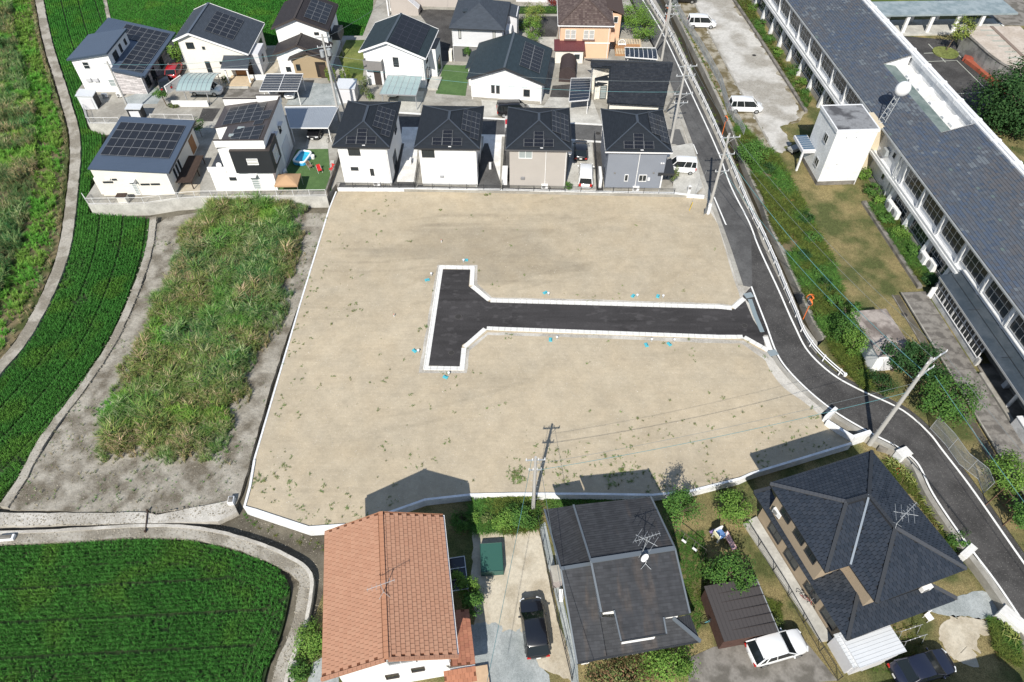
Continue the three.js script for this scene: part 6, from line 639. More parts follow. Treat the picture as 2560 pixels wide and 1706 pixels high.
// rice in planted rows
{
  const r = rng(301), near = [0, 1, 2].map((i) => bladeGeo(11, 0.48, 0.17, 0.032, 310 + i, 0.7)), spots = [], hill = (x, z, s) => { if (r() < 0.985) spots.push([x + (r() - 0.5) * 0.06, -0.92, z + (r() - 0.5) * 0.06, s * (0.85 + 0.3 * r())]); };
  const gap = (x, z) => fbm(x * 0.35, z * 0.35, 3, 320) < 0.3;
  const walk = (pts, area, step, s, skipRow) => { const L = lengthOf(pts); for (let t = r() * step; t < L; t += step) { const [x, z] = along2(pts, t); if (inside(area, x, z) && !(gap(x, z) && r() < 0.35)) hill(x, z, s); } };
  const cum = new WeakMap(); function along2(pts, s) { let c = cum.get(pts); if (!c) { c = [0]; for (let i = 1; i < pts.length; i++) c.push(c[i - 1] + Math.hypot(pts[i][0] - pts[i - 1][0], pts[i][1] - pts[i - 1][1])); cum.set(pts, c); } let lo = 0, hi = c.length - 1; while (hi - lo > 1) { const m = (lo + hi) >> 1; if (c[m] <= s) lo = m; else hi = m; } const t = (s - c[lo]) / (c[hi] - c[lo] || 1); return [pts[lo][0] + (pts[hi][0] - pts[lo][0]) * t, pts[lo][1] + (pts[hi][1] - pts[lo][1]) * t]; }
  for (let k = 0; k < 76; k++) { const wide = Math.floor(k / 8) * 0.16; walk(offset(pathW, -(0.95 + k * 0.31 + wide)), paddy1, 0.15, 1); }
  for (let k = 0; k < 6; k++) walk(offset(levee2, 0.8 + k * 0.32), paddy2, 0.15, 1);
  const b2 = boundsOf(paddy2); let rowN = 0; for (let z = b2[3]; z > b2[1]; z -= 0.3 + (rowN++ % 8 === 3 ? 0.16 : 0)) { const row = []; for (let x = b2[0]; x < b2[2]; x += 1) row.push([x, z - (x - b2[0]) * 0.05 + 0.5]); const L = lengthOf(row); for (let t = 0; t < L; t += 0.15) { const [x, zz] = along2(row, t); if (inside(paddy2, x, zz) && !inside2(x, zz) && !(gap(x, zz) && r() < 0.3)) hill(x, zz, 1); } }
  function inside2(x, z) { for (let i = 0; i < levee2.length; i += 2) if (Math.hypot(levee2[i][0] - x, levee2[i][1] - z) < 2.65) return true; return false; }
  const far = [[-97, -135], [-53.5, -135], [-58.6, -104.4], [-62, -104.4], [-64, -112], [-78, -132]]; const lv = [[-72.16, -125.51], [-66.82, -114.37]], lx = (z) => lv[0][0] + (lv[1][0] - lv[0][0]) * (z - lv[0][1]) / (lv[1][1] - lv[0][1]); for (let x = -88; x < -21.5; x += 0.3) for (let z = -104.6; z > -134; z -= 0.18) { const xx = x + (z + 104) * 0.02; if (xx < lx(z) + 0.5 || (z > -106 && x < -57) || (z > -109.6 && x > -24)) continue; hill(xx, z, 0.95); }
  scatter('rice_plants', near, spots, (x, z, rr) => { const n = fbm(x * 0.12, z * 0.12, 3, 321), k = 0.85 + 0.3 * rr(), f = z < -100 ? 1.12 : 1; const y = sstep(0.55, 0.75, fbm(x * 0.3 + 7, z * 0.3, 3, 322)); return [(0.034 + 0.035 * n + 0.03 * y) * k, (0.148 + 0.065 * n + 0.02 * y) * k * f, (0.024 + 0.012 * n) * k]; }, 302);
}
// reeds on the fallow plot and along the river bank
{
  const r = rng(331), green = [[0.13, 0.21, 0.05], [0.18, 0.24, 0.06], [0.09, 0.17, 0.05], [0.28, 0.28, 0.11]], tan = [[0.38, 0.32, 0.18], [0.32, 0.26, 0.14], [0.46, 0.4, 0.25], [0.18, 0.22, 0.07], [0.12, 0.17, 0.05]], dk = [[0.06, 0.13, 0.05], [0.085, 0.16, 0.055], [0.22, 0.22, 0.1]];
  const gg = [0, 1].map((i) => bladeGeo(18, 2.1, 0.7, 0.05, 340 + i, 1.1, green)), gt = [0, 1].map((i) => bladeGeo(17, 1.9, 0.62, 0.045, 345 + i, 1.0, tan)), gd = [0, 1].map((i) => bladeGeo(18, 1.9, 0.65, 0.05, 348 + i, 1.1, dk)), gl = [bladeGeo(18, 1.0, 0.4, 0.05, 352, 0.9, [[0.12, 0.26, 0.04], [0.16, 0.3, 0.05]])];
  const S = { g: [], t: [], d: [], l: [] }, [x0, z0, x1, z1] = boundsOf(reedPts);
  for (let i = 0; i < 9500; i++) { const x = mix(x0 - 1, x1 + 1, r()), z = mix(z0 - 1, z1 + 1, r()), inn = inside(reedPts, x, z), e = edgeDist(reedPts, x, z) * (inn ? 1 : -1) + (fbm(x * 0.6, z * 0.6, 3, 358) - 0.5) * 2.6; if (e < -0.2) continue; const n = fbm(x * 0.22, z * 0.22, 3, 355), m = fbm(x * 0.5 + 30, z * 0.5, 3, 356), m2 = fbm(x * 1.4, z * 1.4, 2, 353); if (m2 < 0.33 && r() < 0.75) continue; const h = (0.2 + 0.5 * m + 0.95 * m2 * m2 + 0.2 * r()) * clamp(0.4 + e * 0.4, 0.3, 1); const low = e < 1.8 && z > -33.5; let k = low ? (r() < 0.72 ? 't' : 'g') : n > 0.55 ? (r() < 0.72 ? 'g' : 't') : n < 0.42 ? (r() < 0.5 ? 'd' : r() < 0.6 ? 't' : 'g') : (r() < 0.48 ? 't' : r() < 0.75 ? 'g' : 'd'); if (m > 0.66 && n > 0.52) k = 'l'; S[k].push([x, -0.82, z, h * (0.8 + 0.4 * r()), k === 'l' ? 1.3 : 1]); }
  for (let i = 0; i < 5200; i++) { const x = mix(x0 - 6, x1 + 4, r()), z = mix(z0, z1 + 6, r()); if (!inside(mudPts, x, z) || inside(reedPts, x, z)) continue; const n = fbm(x * 0.4, z * 0.4, 3, 359); if (n > 0.5) S[r() < 0.25 ? 'l' : r() < 0.7 ? 't' : 'd'].push([x, -0.82, z, 0.06 + 0.2 * r() * r() * (n * 2)]); }
  const bank = offset(pathW, 0.8), L = lengthOf(bank); for (let i = 0; i < 15000; i++) { const [x, z] = along(bank, r() * L), d = 0.2 + 26 * r(); const px = x - d, pz = z - d * 0.1; const n = fbm(px * 0.2, pz * 0.2, 3, 357); if (d < 4.2) { if (d > 0.7) S.l.push([px, -0.86, pz, (0.55 + 0.45 * r()) * Math.min(1, d * 0.5 + 0.25)]); else S.t.push([px, -0.86, pz, 0.25 + 0.2 * r()]); } else if (n > 0.66) S.l.push([px, -0.86, pz, 0.9 + 0.6 * r()]); else S[n > 0.46 ? (r() < 0.45 ? 'd' : r() < 0.7 ? 't' : 'g') : 'd'].push([px, -0.9, pz, (0.75 + 0.4 * r()) * (n < 0.38 ? 0.5 : 1)]); }
  const tone = (x, z, rr) => { const k = 0.72 + 0.5 * rr(), g = sstep(0.36, 0.64, fbm(x * 0.33, z * 0.33, 3, 365)); return [k * mix(1.12, 0.72, g), k * mix(1.0, 1.05, g), k * mix(1.05, 0.85, g)]; };
  scatter('reeds', gg, S.g, tone, 361); scatter('dry_reeds', gt, S.t, tone, 362); scatter('dark_reeds', gd, S.d, tone, 363); scatter('tall_grass', gl, S.l, tone, 364);
}
// small weeds sprouting on the bare plot, weeds on banks and yards
{
  const r = rng(371), w = [bladeGeo(10, 0.13, 0.12, 0.018, 372, 1.2, [[0.14, 0.22, 0.07], [0.2, 0.26, 0.09]]), bladeGeo(9, 0.08, 0.14, 0.025, 373, 1.5, [[0.16, 0.22, 0.08], [0.12, 0.19, 0.06]]), bladeGeo(14, 0.2, 0.14, 0.016, 374, 1.0, [[0.14, 0.18, 0.06], [0.22, 0.2, 0.09]])], spots = [], [x0, z0, x1, z1] = boundsOf(lotPts);
  for (let i = 0; i < 16000; i++) { const x = mix(x0, x1, r()), z = mix(z0, z1, r()); if (!inside(lotPts, x, z) || inside(tOut, x, z)) continue; const n = fbm(x * 0.35, z * 0.35, 4, 375), e = edgeDist(lotPts, x, z), t = edgeDist(tOut, x, z); let p = 0.006 + 0.16 * sstep(0.54, 0.74, n); if (z > -38) p += 1.1 * sstep(-38, -28, z) * sstep(0.38, 0.62, n); if (e < 1.5) p += 0.16 * sstep(0.4, 0.6, n); if (t < 1.0) p += 0.2 * sstep(0.42, 0.6, n); if (x < -15) p += 0.2 * sstep(0.42, 0.65, n); p *= z < -52 && x > -14 ? 0.3 : 1; if (r() < p * 0.4) { const c = r(); spots.push([x, 0, z, 0.4 + 1.0 * c * c]); if (r() < 0.35) for (let k = 0; k < 3; k++) spots.push([x + (r() - 0.5) * 0.4, 0, z + (r() - 0.5) * 0.4, 0.4 + 0.6 * r()]); } }
  for (const [x, z, s, n] of [[...[0.15, -29.53], 1.3, 26], [...[0.64, -29.67], 1.4, 30], [...[0.28, -29.94], 1.2, 16], [...[8.41, -29.13], 1.8, 14], [...[9.66, -29.67], 1.8, 12], [...[-21.35, -29.56], 2.2, 7], [...[-2.89, -68.76], 2.2, 8], [...[4.23, -29.26], 1.6, 10], [...[21.71, -31.12], 1.6, 10], [...[-8.84, -46.2], 1.7, 7], [...[-1.99, -52.79], 1.4, 4], [...[-0.58, -45.45], 1.6, 6]]) for (let k = 0; k < n; k++) spots.push([x + (r() - 0.5) * 1.1, 0, z + (r() - 0.5) * 1.3, s * (0.5 + 0.5 * r())]);
  scatter('weeds', w, spots, (x, z, rr) => { const k = 0.75 + 0.5 * rr(); return [k, k, k * 0.95]; }, 376);
  // rough grass on banks and yards
  const gr = [bladeGeo(14, 0.32, 0.3, 0.035, 380, 1.0, [[0.09, 0.17, 0.035], [0.13, 0.2, 0.045], [0.2, 0.19, 0.08]]), bladeGeo(14, 0.45, 0.34, 0.04, 381, 1.0, [[0.07, 0.15, 0.03], [0.11, 0.2, 0.04]])], sp = [];
  const fillPoly = (pts, n, y, s, cond = () => true) => { const b = boundsOf(pts); for (let i = 0; i < n; i++) { const x = mix(b[0], b[2], r()), z = mix(b[1], b[3], r()); if (inside(pts, x, z) && cond(x, z)) sp.push([x, y, z, s * (0.6 + 0.8 * r())]); } };
  const bankPts = [...offset(canalR, -0.4).slice(5), ...[[31.34, -42.94], [32.15, -40.07], [33.27, -38.39], [33.84, -41.6], [34.37, -46.94], [34.73, -51.53], [35.31, -56.54], [34.94, -61.39], [34.85, -67.01], [34.69, -69.62], [34.03, -77.57], [32.81, -77.9], [31.15, -84.04]]]; fillPoly(bankPts, 9000, 0, 1.25, (x, z) => fbm(x * 0.5, z * 0.5, 3, 382) > 0.36);
  fillPoly([[42.36, -66.66], [43.45, -52.61], [45.41, -53.7], [44.98, -65.3]], 900, 0.2, 1.0); fillPoly([[39, -123.59], [40, -109.9], [40.7, -98.34], [41.15, -87.69], [42.72, -90.36], [41.32, -100.75], [41.13, -112.68], [41.24, -123.59]], 1300, 0.2, 0.9);
  fillPoly([[31.46, -31.97], [32.98, -31.43], [34.53, -28.64], [35.94, -23.55], [35.18, -23.1], [33.67, -27.97]], 1200, -0.78, 0.7); fillPoly([[35.43, -18.09], [37.07, -16.67], [36.11, -14.71], [34.99, -15.43]], 700, -0.78, 0.9); fillPoly([[12.92, -25.02], [15.52, -24.9], [15.27, -20.07], [13.06, -15.96]], 1100, -0.79, 0.4); fillPoly([[17.85, -20.07], [20.29, -19], [19.76, -16.95], [18.41, -16.65]], 900, -0.79, 0.6); fillPoly([[-3.24, -27.15], [0.66, -27.67], [0.64, -25.02], [-2.94, -25.02]], 1300, -0.79, 1.5); fillPoly([[-0.66, -27.67], [1.69, -27.8], [1.98, -25.27], [-0.64, -25.02]], 900, -0.79, 1.5); fillPoly([[2.64, -28.06], [11.6, -27.93], [11.55, -27.54], [2.72, -26.9]], 500, -0.79, 0.6);
  fillPoly(offset(canalR, -0.1).slice(0, 7).concat(offset(canalR, -0.9).slice(0, 7).reverse()), 700, 0.02, 0.8); fillPoly(canalL.slice(0, 7).concat(offset(canalL, -0.8).slice(0, 7).reverse()), 500, -0.95, 0.9);
  fillPoly([[-21.06, -28.86], [-22.1, -28.73], [-22.21, -26.39], [-14.82, -23.93], [-14.7, -23.23], [-22.02, -25.64]], 260, -1.24, 0.5); fillPoly([[23.77, -17.31], [30.33, -17.96], [29.5, -14.23], [25.09, -14.23]], 500, -0.79, 0.3);
  scatter('rough_grass', gr, sp, (x, z, rr) => { const k = 0.6 + 0.55 * rr(), n = sstep(0.42, 0.62, fbm(x * 0.3, z * 0.3, 3, 384)); return [k * mix(1.15, 0.85, n), k * mix(0.78, 1, n), k * mix(0.8, 0.95, n)]; }, 383);
}
// clods and stones on levees, ditch sides, dry mud and the graded plot
{
  const r = rng(391), gs = [0, 1, 2].map((i) => { const g = new THREE.IcosahedronGeometry(0.5, 0), p = g.attributes.position, q = rng(392 + i), off = {}; for (let k = 0; k < p.count; k++) { const key = [p.getX(k), p.getY(k), p.getZ(k)].map((v) => v.toFixed(2)).join(); const s = off[key] ??= 0.7 + 0.6 * q(); p.setXYZ(k, p.getX(k) * s, p.getY(k) * s * 0.7, p.getZ(k) * s); } g.computeVertexNormals(); g.deleteAttribute('uv'); g.setAttribute('color', new THREE.Float32BufferAttribute(new Float32Array(p.count * 3).fill(1), 3)); return g; }), sp = [];
  const line = (pts, n, w, y, s0, s1) => { const L = lengthOf(pts); for (let i = 0; i < n; i++) { const [x, z, a] = along(pts, r() * L), d = (r() - 0.5) * 2 * w; sp.push([x + Math.sin(a) * d, y, z + Math.cos(a) * d, mix(s0, s1, r() * r())]); } };
  line(levee1, 900, 0.5, -0.63, 0.05, 0.2); line(levee2, 1500, 0.6, -0.66, 0.05, 0.2); line(offset(levee2, -0.9), 500, 0.4, -1.23, 0.04, 0.14); line(pathW, 1500, 0.7, -0.63, 0.05, 0.18); line([[-41.97, -25.91], [-30.25, -26.06], [-23.35, -27]], 900, 0.55, -0.67, 0.05, 0.22); line([[-41.95, -25.31], [-29.91, -25.54], [-22.11, -25.81], [-15.27, -23.66]], 420, 0.7, -1.24, 0.04, 0.16); line(offset(lotW, 0.6), 500, 0.5, -1.22, 0.06, 0.2);
  const b = boundsOf(mudPts); for (let i = 0; i < 3200; i++) { const x = mix(b[0], b[2], r()), z = mix(b[1], b[3], r()); if (inside(mudPts, x, z)) sp.push([x, -0.81, z, 0.04 + 0.14 * r() * r()]); }
  scatter('soil_clods', gs, sp, (x, z, rr) => { const k = 0.7 + 0.6 * rr(); return [0.27 * k, 0.245 * k, 0.2 * k]; }, 395);
  const peb = [], c = boundsOf(lotPts); for (let i = 0; i < 2600; i++) { const x = mix(c[0], c[2], r()), z = mix(c[1], c[3], r()); if (inside(lotPts, x, z) && !inside(tOut, x, z) && fbm(x * 0.3, z * 0.3, 3, 396) > 0.42) peb.push([x, 0, z, 0.03 + 0.09 * r() * r()]); } line(tOut, 0, 0, 0, 0, 0);
  scatter('pebbles', gs, peb, (x, z, rr) => { const k = 0.6 + 0.7 * rr(); return [0.46 * k, 0.42 * k, 0.36 * k]; }, 397);
}
// trees and shrubs: trunk with limbs, crown of leaf faces in clumps
function crownGeo(rx, ry, rz, n, leaf, cols, seed, clumps = 16, hollow = 0.45, flat = 0) {
  const r = rng(seed), pos = [], colr = [], C = []; for (let i = 0; i < clumps; i++) { const a = r() * 6.283, u = r() * 2 - 1, q = Math.sqrt(1 - u * u), d = hollow + (0.92 - hollow) * Math.sqrt(r()); C.push([Math.cos(a) * q * d, u * d, Math.sin(a) * q * d, 0.2 + 0.22 * r(), 0.8 + 0.4 * r()]); }
  for (let i = 0; i < n; i++) { const c = C[Math.floor(r() * clumps)], g = () => (r() + r() + r() - 1.5) * 1.15, x = (c[0] + g() * c[3]) * rx, y = (c[1] + g() * c[3] * 0.8) * ry, z = (c[2] + g() * c[3]) * rz; const N = V3(x / rx + (r() - 0.5) * 1.6, y / ry + 0.5 + (r() - 0.5) * 1.4, z / rz + (r() - 0.5) * 1.6).normalize(), T = V3(r() - 0.5, r() - 0.5, r() - 0.5).cross(N).normalize(), B = V3().crossVectors(N, T), l = leaf * (0.7 + 0.6 * r()), w = l * 0.55, k = c[4] * (0.82 + 0.36 * r()), cc = cols[Math.floor(r() * cols.length)]; const p = (a, b, h) => [x + T.x * a + B.x * b + N.x * h, y + T.y * a + B.y * b + N.y * h, z + T.z * a + B.z * b + N.z * h]; const a = p(-l, 0, -0.1 * l), b = p(0, w, 0.08 * l), d = p(l, 0, -0.1 * l), e = p(0, -w, 0.08 * l); pos.push(...a, ...b, ...d, ...a, ...d, ...e); for (let q = 0; q < 6; q++) colr.push(cc[0] * k, cc[1] * k, cc[2] * k); }
  const g = geoFrom(pos); g.setAttribute('color', new THREE.Float32BufferAttribute(colr, 3)); return g;
}
const bark = grain([0.13, 0.1, 0.075], { m: 0.6, big: 0.2, fine: 0.1 }, 0.95);
const LV = { mid: [[0.07, 0.16, 0.03], [0.1, 0.2, 0.04], [0.055, 0.13, 0.03]], dark: [[0.028, 0.075, 0.022], [0.045, 0.1, 0.03], [0.035, 0.085, 0.026]], light: [[0.13, 0.24, 0.04], [0.17, 0.28, 0.055], [0.1, 0.2, 0.035]], yellow: [[0.2, 0.26, 0.05], [0.15, 0.22, 0.05], [0.24, 0.27, 0.07]], olive: [[0.12, 0.16, 0.05], [0.17, 0.2, 0.07], [0.09, 0.13, 0.04]], red: [[0.2, 0.035, 0.025], [0.14, 0.03, 0.025]], rust: [[0.2, 0.12, 0.06], [0.14, 0.13, 0.05], [0.24, 0.14, 0.08]] };
function tree(name, label, cat, [x, y, z], { h = 3, rx = 1, ry = rx, rz = rx, cols = LV.mid, n = 1200, leaf = 0.1, seed = 1, clumps = 18, trunk = 0.08, lean = [0, 0], group, hollow } = {}) {
  const g = thing(name, label, cat, [x, y, z], 0, group), r = rng(seed + 5), cy = h - ry, L = [rod([0, -0.05, 0], [lean[0] * 0.6, Math.max(0.2, cy - ry * 0.3), lean[1] * 0.6], trunk, 7, trunk * 0.65)]; const top = [lean[0] * 0.6, Math.max(0.2, cy - ry * 0.3), lean[1] * 0.6];
  for (let i = 0; i < 6; i++) { const a = i * 1.05 + r(); L.push(rod(top, [lean[0] + Math.cos(a) * rx * 0.6, cy + (r() - 0.1) * ry * 0.7, lean[1] + Math.sin(a) * rz * 0.6], trunk * 0.5, 5, trunk * 0.18)); }
  mesh('trunk', L, bark, g); const c = mesh('crown', crownGeo(rx, ry, rz, Math.round(n * 1.5), leaf * 0.88, cols.map((c) => [c[0] * 0.85, c[1] * 0.85, c[2] * 0.9]), seed, Math.round(clumps * 1.3), hollow), leafShared, g); c.position.set(lean[0], cy, lean[1]); return g;
}
const shrub = (label, p, o) => tree('shrub', label, 'shrub', p, { h: (o.ry ?? o.rx) * 1.7, trunk: 0.04, ...o });
{
  const cy = (p, i) => { const g = thing('columnar_conifer', 'narrow columnar conifer in the row beside the timber clad entrance', 'conifer', p, i, 'columnar conifers beside the entrance'); mesh('trunk', cyl(0.05, 0.04, 0.6, 0, 0, 0, 7), bark, g); const c = mesh('crown', crownGeo(0.42, 1.15, 0.42, 700, 0.07, [[0.12, 0.18, 0.03], [0.09, 0.15, 0.028], [0.16, 0.2, 0.045]], 400 + i, 26, 0.4), leafShared, g); c.position.y = 1.2; }; [[-26.76, 0.3, -94.7], [-26, 0.3, -94.78], [-24.76, 0.3, -94.87], [-23.9, 0.3, -95.03]].forEach(cy);
  tree('garden_tree', 'leafy tree squeezed between the blue roofed and cream houses', 'tree', [-50.45, 0.3, -100.6], { h: 3.6, rx: 1.3, ry: 1.5, cols: LV.light, seed: 411, n: 1300, leaf: 0.11 });
  tree('pruned_tree', 'small cloud pruned tree on the concrete forecourt', 'tree', [-48.44, 0.3, -88.23], { h: 2.5, rx: 0.95, ry: 0.6, cols: LV.mid, seed: 412, n: 900, leaf: 0.08, lean: [-0.35, -0.1] }); shrub('low rounded shrub at the foot of the pruned tree', [-47.32, 0.3, -87.85], { rx: 0.75, ry: 0.35, rz: 0.5, cols: LV.olive, seed: 413, n: 700, leaf: 0.07 });
  tree('garden_tree', 'small airy tree between the two solar panel houses', 'tree', [-41.19, 0.3, -80.43], { h: 2.7, rx: 0.95, ry: 0.8, cols: LV.mid, seed: 414, n: 600, leaf: 0.08, trunk: 0.04 }); shrub('slim potted plant beside the cream house porch', [-42.03, 0.3, -94.82], { rx: 0.35, ry: 0.7, cols: LV.mid, seed: 415, n: 260, leaf: 0.08 });
  tree('garden_tree', 'sparse grey green tree beside the glass carport', 'tree', [-20.7, 0.3, -90.22], { h: 3.8, rx: 0.9, ry: 1.6, cols: LV.olive, seed: 416, n: 800, leaf: 0.08, trunk: 0.05 }); shrub('flowering potted shrub beside the glass carport', [-20.09, 0.3, -90.22], { rx: 0.55, cols: LV.light, seed: 417, n: 450, leaf: 0.07 });
  tree('pine_tree', 'layered pine tree beside the pale house with slate blue roof', 'tree', [3.35, 0.3, -111.77], { h: 4.6, rx: 1.8, ry: 1.8, cols: LV.yellow, seed: 418, n: 1500, leaf: 0.11 }); shrub('clipped round shrub beside the layered pine', [1.72, 0.3, -112.02], { rx: 1.25, ry: 1.2, cols: LV.mid, seed: 419, n: 1400, leaf: 0.08, clumps: 40 }); tree('pine_tree', 'bushy pine tree above the low gable roof', 'tree', [2.92, 0.3, -107.07], { h: 3.8, rx: 1.8, ry: 1.6, cols: LV.light, seed: 420, n: 1400, leaf: 0.11 });
  tree('garden_tree', 'small slender tree at the corner of the artificial turf', 'tree', [-6.67, 0.3, -101.05], { h: 2.6, rx: 0.7, ry: 0.8, cols: LV.mid, seed: 421, n: 500, leaf: 0.08, trunk: 0.04 });
  tree('garden_tree', 'large bright tree beside the picket terrace', 'tree', [19.33, 0.3, -111.26], { h: 5.0, rx: 2.5, ry: 2.2, cols: LV.light, seed: 422, n: 2300, leaf: 0.13, clumps: 28 }); tree('garden_tree', 'dense bright tree overhanging the road beside the picket terrace', 'tree', [20.72, 0.3, -107.55], { h: 4.4, rx: 2.2, ry: 2.0, cols: LV.light, seed: 423, n: 2100, leaf: 0.12, clumps: 26 });
  tree('maple_tree', 'dark red leaved maple beyond the hedge', 'tree', [7.14, 0.3, -119.47], { h: 2.6, rx: 1.2, ry: 1.0, cols: LV.red, seed: 424, n: 800, leaf: 0.1 });
  { const p = [[0.58, -117.71], [8.17, -117.93]], g = thing('clipped_hedge', 'long clipped green hedge below the slate roofed house', 'hedge', [(p[0][0] + p[1][0]) / 2, nLevel, (p[0][1] + p[1][1]) / 2], 0), w = p[1][0] - p[0][0]; mesh('foliage', [crownGeo(w / 2, 0.55, 0.7, 3500, 0.09, LV.mid, 425, 90, 0.2)].map((q) => q.translate(0, 0.6, 0)), leafShared, g); mesh('hedge_core', rbox(w - 0.2, 0.95, 1.0, 0.2), std([0.03, 0.06, 0.018], 1), g); }
  const pb = 'shrubs in the school planters'; [[[40.92, 0.2, -119.15], 0.95, 'light'], [[40.92, 0.2, -113.53], 0.8, 'mid'], [[40.92, 0.2, -107.76], 0.9, 'mid'], [[41.26, 0.2, -103.74], 0.8, 'light'], [[41.88, 0.2, -97.74], 1.1, 'mid'], [[42.29, 0.2, -94.6], 0.8, 'light'], [[42.03, 0.2, -91.77], 0.7, 'mid'], [[43.83, 0.2, -71.99], 1.1, 'light'], [[43.7, 0.2, -68.49], 1.1, 'mid'], [[44.06, 0.2, -66.54], 0.8, 'light'], [[43.47, 0.2, -63.07], 0.9, 'mid'], [[44.19, 0.2, -60.53], 1.0, 'light'], [[44.46, 0.2, -57.49], 0.9, 'mid'], [[44.54, 0.2, -52.95], 0.9, 'dark']].forEach(([p, s, c], i) => shrub('leafy shrub in the planting strip along the white school wall', p, { rx: s, ry: s * 0.7, cols: LV[c], seed: 430 + i, n: 700, leaf: 0.1, group: pb }));
  shrub('large rounded bush over the canal beside the parked van strip', [30.73, 0, -75.34], { rx: 2.1, ry: 1.6, rz: 1.9, h: 3.0, cols: LV.mid, seed: 450, n: 2400, leaf: 0.12, clumps: 30, trunk: 0.09 });
  [[[34.25, 0, -63.31], 0.9], [[34.08, 0, -59.83], 1.0], [[32.24, 0, -56.83], 0.8], [[33.07, 0, -54.26], 0.9], [[33, 0, -52.07], 1.0], [[33.22, 0, -49.7], 1.0], [[32.4, 0, -73.17], 0.8]].forEach(([p, s], i) => shrub('scrubby green bush on the weedy canal bank', p, { rx: s, ry: s * 0.8, cols: i % 2 ? LV.mid : LV.dark, seed: 460 + i, n: 650, leaf: 0.1, group: 'scrub on the canal bank' }));
  [[[33.54, 0, -47.18], 1.3, 'mid'], [[32.68, 0, -45.02], 1.5, 'mid'], [[33.05, 0, -43.39], 1.2, 'light']].forEach(([p, s, c], i) => tree('hedge_tree', 'tall leafy bush overgrowing the white school shed', 'tree', p, { h: 3.0, rx: s, ry: 1.4, cols: LV[c], seed: 470 + i, n: 1500, leaf: 0.1, group: 'bushes beside the school shed' }));
  tree('evergreen_tree', 'dark evergreen tree in front of the white school shed', 'tree', [36.35, 0, -40.94], { h: 4.0, rx: 1.7, ry: 1.5, cols: LV.dark, seed: 480, n: 1800, leaf: 0.13 }); tree('evergreen_tree', 'dark evergreen tree beside the tall utility pole', 'tree', [38.41, 0, -40.07], { h: 4.2, rx: 1.9, ry: 1.7, cols: LV.dark, seed: 481, n: 2100, leaf: 0.13 }); shrub('dark undergrowth below the evergreen trees', [34.32, 0, -39.02], { rx: 1.4, ry: 0.8, cols: LV.dark, seed: 482, n: 1000, leaf: 0.1 });
  tree('broadleaf_tree', 'large round bright green tree beside the chain link fence', 'tree', [38.69, 0, -36.17], { h: 4.2, rx: 2.6, ry: 1.9, rz: 2.4, cols: LV.mid, seed: 483, n: 3200, leaf: 0.12, clumps: 36, trunk: 0.12 }); tree('broadleaf_tree', 'round tree behind the end of the chain link fence', 'tree', [40.95, 0, -28.81], { h: 3.2, rx: 1.8, ry: 1.4, cols: LV.light, seed: 484, n: 1900, leaf: 0.11, clumps: 26 }); tree('broadleaf_tree', 'small tree among fence posts at the school roadside', 'tree', [40.95, 0, -25.23], { h: 2.8, rx: 1.5, ry: 1.2, cols: LV.mid, seed: 485, n: 1400, leaf: 0.11 });
  tree('camphor_tree', 'huge dark green tree beside the school courtyard', 'tree', [66.51, 0, -82.53], { h: 9.0, rx: 5.6, ry: 4.4, rz: 5.4, cols: LV.dark, seed: 486, n: 9000, leaf: 0.2, clumps: 60, trunk: 0.3 }); tree('courtyard_tree', 'single slender tree in the courtyard grass circle', 'tree', [67.91, 0.15, -104.9], { h: 5.2, rx: 1.7, ry: 1.6, cols: LV.yellow, seed: 487, n: 900, leaf: 0.15, trunk: 0.1, lean: [0.9, 0] }); tree('courtyard_tree', 'small yellowish tree at the end of the red bench', 'tree', [71.27, 0, -90.71], { h: 3.2, rx: 1.2, ry: 1.0, cols: LV.yellow, seed: 488, n: 500, leaf: 0.13 });
  shrub('yellow green bush behind the covered walkway', [76.69, 0, -119.22], { rx: 2.4, ry: 1.6, h: 3, cols: LV.yellow, seed: 489, n: 1500, leaf: 0.15 }); shrub('dark bush on the playground lawn', [75.07, 0, -122.11], { rx: 1.9, ry: 1.4, h: 2.4, cols: LV.dark, seed: 490, n: 1200, leaf: 0.15 });
  // around the near houses
  [[[-3.88, -0.8, -20.05], 0.8, 1.3, 'light'], [[-3.2, -0.8, -19.3], 0.9, 1.4, 'light'], [[-2.84, -0.8, -18.34], 0.8, 1.1, 'mid']].forEach(([p, s, q, c], i) => tree('garden_tree', ['leafy garden tree beside the dark glazed lean-to', 'leafy garden tree between the lean-to and the red porch roof', 'smaller garden tree touching the red porch roof'][i], 'tree', p, { h: 3.4, rx: s, ry: q, rz: s, cols: LV[c], seed: 500 + i, n: 1100, leaf: 0.09, trunk: 0.05, group: 'trees beside the terracotta house' })); shrub('leafy shrub over the lane beside the terracotta house', [-14.51, -0.8, -16.31], { rx: 1.15, ry: 1.1, rz: 1.6, cols: LV.light, seed: 505, n: 1700, leaf: 0.09, clumps: 26 }); shrub('small citrus shrub beside the concrete blocks', [-14.88, -0.8, -14.28], { rx: 0.8, ry: 0.8, cols: LV.mid, seed: 506, n: 900, leaf: 0.08 });
